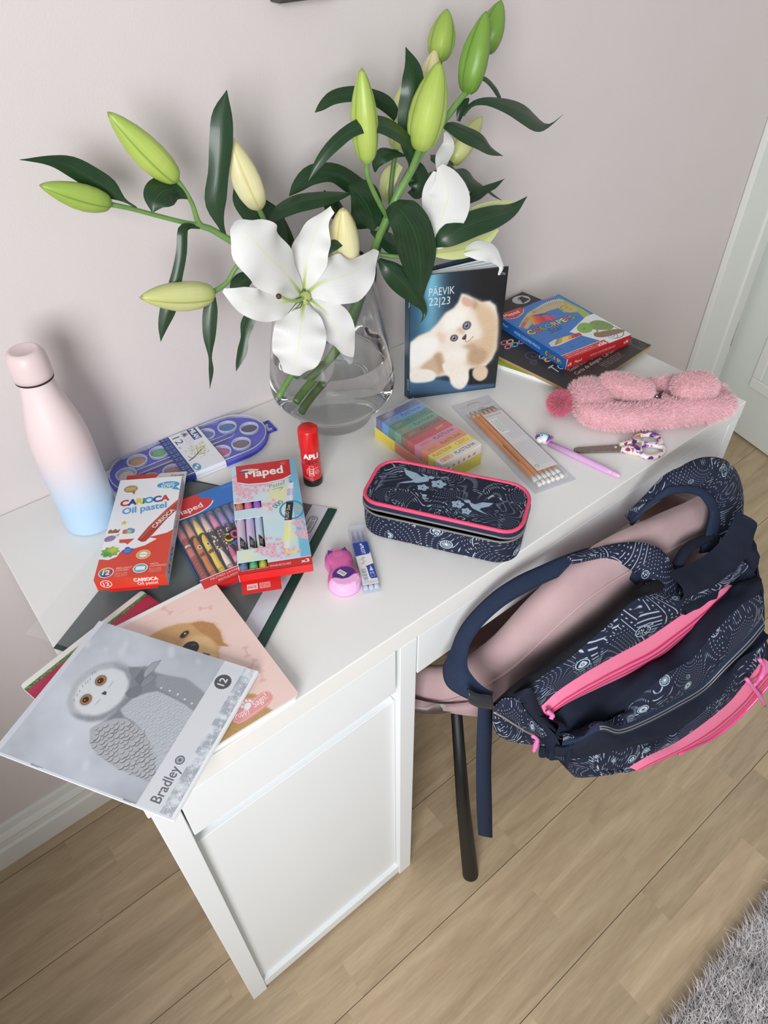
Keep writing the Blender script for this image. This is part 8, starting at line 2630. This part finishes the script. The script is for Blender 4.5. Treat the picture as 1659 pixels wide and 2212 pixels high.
# ------------------------------------------------------------------ velvet chair pushed under the desk
chair = thing('chair', 'pinkish velvet tub chair with black legs pushed under the desk', 'chair')
vel = mat('pink_velvet', (176, 148, 150), 0.85, noise=0.13, scale=12, bump=0.1, bscale=700, sheen=0.35)
nt = vel.node_tree
plan = [(0.370, 0.28, 0.52), (0.372, 0.16, 0.53), (0.385, 0.075, 0.545), (0.415, 0.012, 0.575), (0.462, -0.030, 0.640), (0.520, -0.046, 0.703), (0.575, -0.052, 0.731), (0.640, -0.058, 0.738), (0.700, -0.062, 0.731), (0.765, -0.065, 0.718), (0.830, -0.067, 0.702), (0.890, -0.062, 0.680), (0.940, -0.044, 0.625), (0.975, 0.010, 0.575), (0.992, 0.080, 0.545), (0.998, 0.16, 0.53), (1.000, 0.28, 0.52)]
pl_ = smoothpts(np.array(plan), 70)
Tn = np.gradient(pl_[:, :2], axis=0)
Tn /= np.linalg.norm(Tn, axis=1)[:, None]
Nn = np.stack([Tn[:, 1], -Tn[:, 0]], 1)          # outward
G = []
for p, nrm in zip(pl_, Nn):
    zt, zb_ = p[2], float(np.interp(p[0], [0.37, 0.43, 0.56, 0.80, 0.94], [0.497, 0.490, 0.455, 0.455, 0.48]))
    H_ = zt - zb_
    row = []
    sec = [(-0.021, zb_), (-0.022, zb_ + H_ * 0.35), (-0.021, zb_ + H_ * 0.7), (-0.019, zt - 0.016), (-0.011, zt - 0.004), (0.0, zt), (0.010, zt - 0.004), (0.0215, zt - 0.022), (0.0255, zt - 0.040), (0.0262, zt - 0.043), (0.0275, zt - 0.046), (0.031, zt - 0.070), (0.034, zb_ + H_ * 0.55), (0.032, zb_ + H_ * 0.3), (0.022, zb_ + 0.008), (0.010, zb_ - 0.010), (-0.006, zb_ - 0.012), (-0.018, zb_ - 0.006)]
    for o_, z in sec:
        row.append((p[0] + nrm[0] * o_, p[1] + nrm[1] * o_, z))
    G.append(row)
G = np.array(G)
m_, k_ = G.shape[:2]
grid('shell', G, vel, chair, closed_u=True, extra=[tuple(range(k_))[::-1], tuple((m_ - 1) * k_ + i for i in range(k_))])
pip = np.array([(p[0] + q[0] * 0.0268, p[1] + q[1] * 0.0268, p[2] - 0.0435) for p, q in zip(pl_, Nn)])
tube('piping', pip, 0.0022, vel, chair, 6)
V, F = lathe_vf([(0.0, 0.462), (0.24, 0.463), (0.252, 0.470), (0.255, 0.485), (0.245, 0.500), (0.0, 0.508)], 40, False, False)
V[:, 0] = V[:, 0] * 1.02 + 0.685
V[:, 1] = V[:, 1] * 0.88 + 0.215
mk('seat', V, F, vel, chair)
legm = mat('black_leg', (17, 17, 17), 0.5, noise=0.08)
for (bx, by), (tx, ty) in (((0.4241, -0.085), (0.440, 0.010)), ((0.965, -0.095), (0.925, 0.010)), ((0.44, 0.455), (0.475, 0.37)), ((0.945, 0.455), (0.905, 0.37))):
    tube('leg', [(bx, by, 0.0), (bx, by, 0.004), (bx + (tx - bx) * 0.5, by + (ty - by) * 0.5, 0.21), (tx, ty, 0.462)], [0.0125, 0.0150, 0.0118, 0.0085], legm, chair, 18)
V, F = ellipsoid_vf(np.array([0.520, -0.0585, 0.660]), np.eye(3), (0.010, 0.004, 0.008), 12, 8)

# ------------------------------------------------------------------ backpack hung by its straps over the chair back
bag = thing('backpack', 'navy dotted school backpack with pink zips hung on the velvet chair', 'backpack')
hot = mat('hot_pink', (246, 112, 150), 0.45, noise=0.05, scale=50)
hot2 = mat('hot_pink_deep', (224, 72, 118), 0.5, noise=0.05)
shiny = mat('pink_lacquer', (232, 80, 150), 0.12, coat=0.6, noise=0.04)
mesh_m = mat('black_spacer_mesh', (26, 27, 32), 0.85, noise=0.5, scale=900, spec=0.2)
silv = mat('silver_zip', (150, 144, 136), 0.45, metal=0.3, noise=0.1, scale=500)
UVK = [0.0]


def strip(name, A, B, m, bulge=0.0, nr=5, wr=0.0, N=46, seed=0, parent=bag, uo=0.0, thick=0.0, uv01=False):
    A, B = smoothpts(np.array(A), N), smoothpts(np.array(B), N)
    t = np.linspace(0, 1, nr)
    Gm = A[None] * (1 - t[:, None, None]) + B[None] * t[:, None, None]
    nrm = np.cross(np.gradient(A, axis=0), B - A)
    nrm /= np.linalg.norm(nrm, axis=1)[:, None] + 1e-9
    if np.dot(nrm.mean(0), FRONT) < 0:
        nrm = -nrm
    Gm = Gm + (np.sin(PI * t) * bulge)[:, None, None] * nrm[None]
    if wr:
        wn = (vnoise(nr, N, 9, seed, 2) - 0.5) * wr * np.sin(PI * t)[:, None]
        Gm = Gm + wn[..., None] * nrm[None]
    su = np.concatenate([[0], np.cumsum(np.linalg.norm(np.diff(A, axis=0), axis=1))])
    wv = np.linalg.norm(B - A, axis=1).mean()
    UVK[0] += 0.137
    uv = [((su[i] + uo) / 0.40 + UVK[0], t[j] * wv / 0.40 + UVK[0] * 1.7) for j in range(nr) for i in range(N)]
    if uv01:
        uv = [(i / (N - 1), t[j]) for j in range(nr) for i in range(N)]
    o = grid(name, Gm, m, parent, uv)
    if thick:
        md = o.modifiers.new('thickness', 'SOLIDIFY')
        md.thickness = thick
        md.offset = 0
    return o


K0 = [(0.3925, -0.0917, 0.6367), (0.4081, -0.0934, 0.6461), (0.4323, -0.0961, 0.6564), (0.4655, -0.0997, 0.6596), (0.5227, -0.106, 0.6651), (0.5685, -0.111, 0.6757), (0.6031, -0.1128, 0.6929), (0.648, -0.1148, 0.6965), (0.724, -0.1231, 0.6735), (0.8119, -0.1358, 0.6631)]
K0b = [(0.4104, -0.1066, 0.6478), (0.4278, -0.1086, 0.6533), (0.4565, -0.1117, 0.6597), (0.5003, -0.1165, 0.6627), (0.5418, -0.1211, 0.6802), (0.5715, -0.1234, 0.6904), (0.6022, -0.1247, 0.7048), (0.6536, -0.1284, 0.6859), (0.7393, -0.1358, 0.6483), (0.8363, -0.1485, 0.6372)]
K1 = [(0.4344, -0.1193, 0.6359), (0.4521, -0.1232, 0.6108), (0.4747, -0.1257, 0.6222), (0.5216, -0.1309, 0.6263), (0.5814, -0.1375, 0.6207), (0.6458, -0.1445, 0.6119), (0.7088, -0.1515, 0.6172), (0.7656, -0.1577, 0.6202), (0.8098, -0.1626, 0.6184), (0.8455, -0.1675, 0.6368)]
K1z = [(0.4507, -0.1231, 0.6098), (0.474, -0.1261, 0.6235), (0.5207, -0.1313, 0.6276), (0.5805, -0.1379, 0.622), (0.6448, -0.1449, 0.6132), (0.7076, -0.1518, 0.6185), (0.7644, -0.1581, 0.6215), (0.8092, -0.163, 0.6202)]
K2 = [(0.4634, -0.1295, 0.5823), (0.4931, -0.1357, 0.5908), (0.5488, -0.1429, 0.5793), (0.6062, -0.1492, 0.5629), (0.6764, -0.1569, 0.5476), (0.7385, -0.1637, 0.5641), (0.7819, -0.1665, 0.597), (0.8088, -0.1665, 0.6174)]
K2n = [(0.4419, -0.1271, 0.6055), (0.4722, -0.1324, 0.5802), (0.4944, -0.1349, 0.5895), (0.5503, -0.142, 0.578), (0.6077, -0.1483, 0.5616), (0.6781, -0.1561, 0.5463), (0.7403, -0.1629, 0.5628), (0.7838, -0.1657, 0.5959), (0.8118, -0.1668, 0.6176), (0.8793, -0.1752, 0.5989)]
K3 = [(0.461, -0.1492, 0.5651), (0.4823, -0.1576, 0.5501), (0.5156, -0.1652, 0.5328), (0.5532, -0.1734, 0.5279), (0.6064, -0.1812, 0.5585), (0.6477, -0.1857, 0.5706), (0.7053, -0.1921, 0.5661), (0.7322, -0.195, 0.6059), (0.7758, -0.1978, 0.6326), (0.8326, -0.2001, 0.6148)]
K4u = [(0.4633, -0.1595, 0.5626), (0.4785, -0.1711, 0.5735), (0.4972, -0.1802, 0.5973), (0.5445, -0.1894, 0.5519), (0.6047, -0.196, 0.522), (0.6775, -0.204, 0.5019), (0.7377, -0.2106, 0.4947), (0.7709, -0.2143, 0.5256), (0.813, -0.2169, 0.5516), (0.8449, -0.2154, 0.5651)]
K4l = [(0.4608, -0.1612, 0.5536), (0.4757, -0.1748, 0.5679), (0.4949, -0.1859, 0.5872), (0.5421, -0.1951, 0.5371), (0.6039, -0.2019, 0.5035), (0.6788, -0.2102, 0.4794), (0.7422, -0.2171, 0.4667), (0.7793, -0.2212, 0.4957), (0.8282, -0.2246, 0.5188), (0.8602, -0.2231, 0.5297)]
K5 = [(0.4459, -0.1626, 0.5489), (0.4752, -0.1768, 0.5259), (0.5195, -0.1916, 0.5085), (0.5849, -0.2058, 0.4724), (0.6641, -0.2185, 0.4259), (0.7342, -0.2273, 0.4232), (0.7754, -0.2318, 0.4681), (0.7944, -0.2329, 0.5059), (0.8261, -0.2344, 0.5123), (0.851, -0.2321, 0.5199)]
K6 = [(0.4724, -0.1705, 0.5148), (0.4846, -0.1798, 0.4944), (0.5157, -0.1952, 0.4738), (0.5673, -0.2109, 0.4317), (0.6081, -0.2194, 0.432), (0.6878, -0.2292, 0.3996), (0.762, -0.2373, 0.3954), (0.8069, -0.2423, 0.4085), (0.8291, -0.2437, 0.4428), (0.8511, -0.2441, 0.4884)]
K7 = [(0.485, -0.1718, 0.4695), (0.4976, -0.1812, 0.4502), (0.5278, -0.1986, 0.4472), (0.5707, -0.2133, 0.4254), (0.64, -0.2279, 0.3886), (0.7244, -0.2392, 0.3508), (0.8071, -0.2483, 0.3089), (0.8705, -0.2553, 0.3185), (0.9073, -0.2583, 0.3575), (0.9388, -0.2598, 0.3916)]
strip('mesh_back_panel', K0, K0b, mesh_m, 0.004, 6, 0.006, seed=1)
strip('printed_top_panel', K0b, K1, pat_m, 0.008, 7, 0.006, seed=2)
zc = Cv(1.0, 1.0, 160, (244, 122, 156))
for y_ in (0.42, 0.60, 0.78):
    zc.rect(0, y_ - 0.05, 1, y_ + 0.05, (220, 70, 118), 1, 0, 0.012)
    zc.rect(0, y_ - 0.015, 1, y_ + 0.015, (186, 44, 92))
zip_print = matimg('pink_zip_tape', zc, 0.5)
strip('main_zip', K1z, K2, zip_print, 0.006, 7, 0.003, seed=3, uv01=True)
strip('front_panel', K2n, K3, navy_m, 0.008, 10, 0.022, seed=4)
strip('printed_front_panel', K3, K4u, pat_m, 0.006, 7, 0.008, seed=5)
strip('pocket_zip_band', K4u, K4l, navy_b, 0.003, 5, 0, seed=6)
A, B = smoothpts(np.array(K4u), 60)[10:], smoothpts(np.array(K4l), 60)[10:]
for t in (0.36, 0.64):
    tube('pocket_zip', A * (1 - t) + B * t + FRONT * 0.0030, 0.0010, silv, bag, 6)
strip('lower_panel', K4l, K5, navy_m, 0.006, 9, 0.020, seed=7)
strip('printed_lower_panel', K5, K6, pat_m, 0.004, 6, 0.008, seed=8)
i6, i7 = smoothpts(np.array(K6), 46), smoothpts(np.array(K7), 46)
strip('printed_lower_corner', i6[:18:3], i7[:18:3], pat_m, 0.004, 6, 0.004, seed=9)
strip('lower_zip', i6[15::3], i7[15::3], zip_print, 0.006, 7, 0.002, seed=10, uv01=True)
tube('lacquered_edge', i7[22:] + np.array([0, -0.002, -0.001]), 0.0022, shiny, bag, 8)
# underside, back and right side close the body
Rr = [i7, i7 + np.array([0.0, 0.018, -0.055]), i7 * 1.0 + np.array([0.0, 0.045, -0.085])]
a0 = smoothpts(np.array(K0), 46)
cen = (i7.mean(0) + a0.mean(0)) / 2
inw = lambda q, k: cen + (q - cen) * k
back_ = -FRONT
Rr[1] = inw(i7 * 0.8 + a0 * 0.2, 0.90) + back_ * 0.050
Rr[2] = inw(i7 * 0.5 + a0 * 0.5, 0.85) + back_ * 0.070
low = inw(i7 * 0.2 + a0 * 0.8, 0.90) + back_ * 0.045
body_rows = np.array([i7, Rr[1], Rr[2], low, a0])
grid('body', body_rows, navy_m, bag)
for nm, k in (('side_panel', 0), ('side_panel', -1)):
    rows = [a0[k], smoothpts(np.array(K1), 46)[k], smoothpts(np.array(K2n), 46)[k], smoothpts(np.array(K3), 46)[k], smoothpts(np.array(K4l), 46)[k], smoothpts(np.array(K5), 46)[k], i6[k], i7[k], Rr[1][k], Rr[2][k], low[k]]
    c = np.mean(rows, axis=0) + np.array([-0.012 if k == 0 else 0.012, 0, 0])
    Vv = np.vstack([rows, [c]])
    mk(nm, Vv, [(i, (i + 1) % len(rows), len(rows)) for i in range(len(rows))], navy_m, bag)
# left gusset and its little zipped pocket
g0 = [(0.4134, -0.105, 0.6551), (0.425, -0.1172, 0.6718), (0.4482, -0.1258, 0.616), (0.4672, -0.1359, 0.5728), (0.4893, -0.1543, 0.545), (0.4983, -0.1833, 0.5866)]
g1 = [(0.4099, -0.0996, 0.6457), (0.4159, -0.1093, 0.6516), (0.4272, -0.1205, 0.6224), (0.4477, -0.1327, 0.5808), (0.4697, -0.1502, 0.5542), (0.4764, -0.1789, 0.5868)]
strip('gusset', g0, g1, navy_m, 0.006, 6, 0.010, seed=11)
p1 = [(0.3906, -0.0975, 0.6312), (0.3997, -0.1045, 0.6199), (0.4133, -0.112, 0.5996), (0.4436, -0.1233, 0.5547), (0.4659, -0.1347, 0.5344), (0.4751, -0.1508, 0.544)]
p1b = [(0.3956, -0.096, 0.6412), (0.4036, -0.1009, 0.6517), (0.4153, -0.1102, 0.6492), (0.4263, -0.1214, 0.6224), (0.4467, -0.1336, 0.5808), (0.4687, -0.1511, 0.5542)]
p2 = [(0.3963, -0.0941, 0.5941), (0.4031, -0.0988, 0.5641), (0.4245, -0.1072, 0.532), (0.4466, -0.1176, 0.5174), (0.4643, -0.1296, 0.5165), (0.4708, -0.1463, 0.5203)]
strip('side_pocket', p1b, p1, pat_m, 0.006, 6, 0.004, seed=12)
strip('side_pocket_front', p1, p2, pat_m, 0.008, 7, 0.004, seed=13)
tube('side_pocket_zip', smoothpts(np.array(p1), 30) + FRONT * 0.0035, 0.0016, silv, bag, 6)
s0 = [(0.4637, -0.1295, 0.5196), (0.4679, -0.148, 0.541), (0.4717, -0.1704, 0.5685)]
s1 = [(0.4677, -0.1479, 0.5009), (0.4735, -0.1626, 0.5054), (0.4842, -0.1778, 0.5087)]
strip('lower_fold', s0, s1, navy_m, 0.014, 8, 0.012, seed=14)
# folds of the bag top by the handle, right of the printed panel
f0 = [(0.6747, -0.1247, 0.7081), (0.7424, -0.1282, 0.6877), (0.796, -0.1301, 0.6871), (0.8226, -0.127, 0.7104), (0.8418, -0.1211, 0.7179)]
f1 = [(0.6942, -0.1449, 0.6508), (0.7711, -0.1513, 0.6287), (0.8315, -0.154, 0.6239), (0.8689, -0.1521, 0.637), (0.8694, -0.1401, 0.6723)]
f2 = [(0.7119, -0.1528, 0.6181), (0.7914, -0.1606, 0.5969), (0.8492, -0.1659, 0.5945), (0.8884, -0.1662, 0.6047), (0.8788, -0.1552, 0.6488)]
f3 = [(0.7953, -0.165, 0.6096), (0.8336, -0.1762, 0.5963), (0.8642, -0.1816, 0.5975), (0.894, -0.1968, 0.5476), (0.8926, -0.2127, 0.5122)]
strip('top_fold', f0, f1, navy_m, 0.016, 9, 0.010, seed=15)
strip('top_fold', f1, f2, navy_m, 0.010, 7, 0.010, seed=16)
strip('top_fold', f2, f3, navy_m, 0.006, 6, 0.010, seed=17)
# left shoulder strap round the chair back, its buckle and hanging end
o1 = [(0.6759, -0.1008, 0.6922), (0.6673, -0.0639, 0.7061), (0.6283, -0.0436, 0.7238), (0.5829, -0.0326, 0.7318), (0.5365, -0.0255, 0.7347), (0.4912, -0.0195, 0.737), (0.4552, -0.0156, 0.729), (0.4196, -0.0147, 0.7105), (0.4027, -0.0158, 0.6928), (0.3893, -0.0193, 0.6693), (0.3726, -0.0255, 0.6584), (0.3649, -0.0406, 0.6476), (0.372, -0.0614, 0.6419), (0.3877, -0.0792, 0.6321)]
n1 = [(0.6588, -0.099, 0.6744), (0.6507, -0.0701, 0.6873), (0.6214, -0.0549, 0.7004), (0.5809, -0.0464, 0.7125), (0.54, -0.0409, 0.7206), (0.4932, -0.0357, 0.7234), (0.4554, -0.0326, 0.7205), (0.4205, -0.0328, 0.7093), (0.4002, -0.0365, 0.6958), (0.3899, -0.0434, 0.6854), (0.3834, -0.0527, 0.6774), (0.3836, -0.0647, 0.6693), (0.388, -0.0772, 0.6607), (0.3955, -0.088, 0.6542)]
strip('shoulder_strap', o1, n1, navy_b, 0.004, 6, 0, N=70, seed=20, thick=0.005)
tube('strap_binding', smoothpts(np.array(n1), 80), 0.0020, navy_b, bag, 8)
w0 = [(0.5661, -0.0408, 0.7429), (0.6107, -0.0537, 0.7409), (0.6448, -0.0654, 0.7366), (0.6707, -0.0803, 0.7332), (0.69, -0.0964, 0.7227), (0.7022, -0.1117, 0.7017), (0.7118, -0.1288, 0.668), (0.721, -0.1478, 0.6143)]
w1 = [(0.5695, -0.0471, 0.7354), (0.6043, -0.061, 0.7318), (0.6322, -0.074, 0.7183), (0.6493, -0.0879, 0.7017), (0.6585, -0.1029, 0.6876), (0.658, -0.1129, 0.675), (0.6356, -0.1244, 0.6691), (0.608, -0.1374, 0.6296)]
strip('printed_strap_top', w0, w1, pat_m, 0.006, 6, 0, seed=21, thick=0.004)
b0 = [(0.366, -0.0728, 0.6751), (0.3735, -0.0816, 0.6683), (0.3882, -0.0912, 0.6613)]
b1 = [(0.3688, -0.0771, 0.6511), (0.3766, -0.0859, 0.6438), (0.3919, -0.0956, 0.6361)]
strip('buckle', b0, b1, mat('black_buckle', (40, 42, 48), 0.35, noise=0.05), 0.005, 5, 0, N=12, seed=22, thick=0.006)
t0 = [(0.3774, -0.083, 0.6487), (0.3804, -0.0853, 0.5768), (0.3871, -0.0881, 0.4722), (0.3984, -0.0913, 0.3444), (0.4124, -0.0939, 0.2194)]
t1 = [(0.402, -0.0857, 0.6214), (0.4068, -0.0883, 0.5511), (0.4161, -0.0913, 0.4407), (0.4317, -0.095, 0.3037), (0.4484, -0.0978, 0.1592)]
strip('strap_end', t0, t1, navy_b, 0.001, 3, 0, seed=23, thick=0.0018)
# right shoulder strap arching up over the chair back
q0 = [(0.7163, -0.0353, 0.7091), (0.746, -0.0406, 0.74), (0.771, -0.0453, 0.7637), (0.7913, -0.0495, 0.7815), (0.816, -0.0543, 0.7841), (0.8519, -0.0622, 0.7721), (0.8823, -0.0696, 0.7515), (0.9068, -0.0783, 0.7228), (0.9236, -0.0901, 0.6853), (0.9171, -0.1014, 0.6673), (0.8933, -0.1188, 0.6506)]
q1 = [(0.7092, -0.0405, 0.721), (0.7364, -0.0475, 0.7452), (0.7472, -0.0547, 0.7705), (0.7759, -0.0638, 0.7649), (0.8021, -0.0707, 0.7532), (0.8234, -0.0771, 0.7369), (0.8405, -0.085, 0.7164), (0.8516, -0.0922, 0.6948), (0.8524, -0.1003, 0.6766), (0.842, -0.1091, 0.6658), (0.8274, -0.1195, 0.6492)]
q2 = [(0.705, -0.042, 0.7158), (0.7301, -0.0508, 0.7443), (0.7461, -0.0586, 0.7602), (0.7699, -0.0662, 0.7588), (0.7943, -0.0739, 0.7459), (0.8054, -0.0791, 0.7371), (0.8152, -0.0852, 0.7241), (0.827, -0.0925, 0.7023), (0.8166, -0.1003, 0.6922), (0.8008, -0.1086, 0.6802), (0.784, -0.1167, 0.6662)]
strip('shoulder_strap', q0, q1, pat_m, 0.010, 8, 0, N=60, seed=24, thick=0.006)
strip('strap_binding', q1, q2, navy_b, 0.004, 5, 0, N=60, seed=25, thick=0.005)
h0 = [(0.7151, -0.1192, 0.6869), (0.7449, -0.1104, 0.6921), (0.7895, -0.1074, 0.679), (0.817, -0.1104, 0.6731)]
tube('carrying_handle', smoothpts(np.array(h0), 20), 0.0075, navy_m, bag, 10)
# pink zip pulls
for P_ in ([(0.4512, -0.1341, 0.6148), (0.4568, -0.1388, 0.6049), (0.454, -0.1404, 0.6013)], [(0.4429, -0.1272, 0.555), (0.4487, -0.1319, 0.5452), (0.4479, -0.1328, 0.5302), (0.4456, -0.1335, 0.5189)], [(0.8, -0.2465, 0.4844), (0.8274, -0.2555, 0.4456), (0.8743, -0.2627, 0.3833), (0.9381, -0.2697, 0.2948)], [(0.8195, -0.2446, 0.5153), (0.8434, -0.2513, 0.4813), (0.8477, -0.2547, 0.4535), (0.8248, -0.2552, 0.4504)]):
    tube('zip_pull', smoothpts(np.array(P_), 12), np.concatenate([np.full(4, 0.0032), np.linspace(0.0030, 0.0042, 5), np.full(3, 0.0030)]), mat('pink_pull', (230, 120, 180), 0.4), bag, 8)

# ------------------------------------------------------------------ grey shaggy rug at the edge of the floor
rug = thing('rug', 'grey shaggy rug on the oak floor, only its corner in view', 'rug', (0.95, -0.80, 0.0))
rb = mat('rug_base', (160, 154, 152), 0.95, noise=0.2, scale=40)
bm = bmesh.new()
add_box(bm, -0.60, 0.60, -0.34, 0.338, 0.0005, 0.010, 0.003)
base = bmobj('backing', bm, rb, rug)
G = np.zeros((12, 30, 3))
for j in range(12):
    for i in range(30):
        G[j, i] = (-0.60 + 0.90 * i / 29, 0.04 + 0.30 * j / 11, 0.0100)
top = grid('pile_ground', G, rb, rug)
pm1 = mat('rug_hair', (206, 202, 202), 0.9, noise=0.35, scale=28, sheen=0.3)
fur('pile', top, 60000, 0.030, 0.0007, pm1, rug, 0.9, 0.5, (0.15, 0.25, 0), 9, zmin=0.001)

# ------------------------------------------------------------------ put each thing's origin at its base
bpy.context.view_layer.update()
for o in [q for q in COL.objects if q.parent is None and q.type == 'EMPTY' and q.name.split('.')[0] in ('lily_stem', 'scissors', 'chair', 'backpack')]:
    pts = [c.matrix_world @ Vector(k) for c in o.children_recursive if c.type == 'MESH' for k in c.bound_box]
    base = Vector((sum(p.x for p in pts) / len(pts), sum(p.y for p in pts) / len(pts), min(p.z for p in pts)))
    o.location = base
    for c in o.children:
        c.location = c.location - base
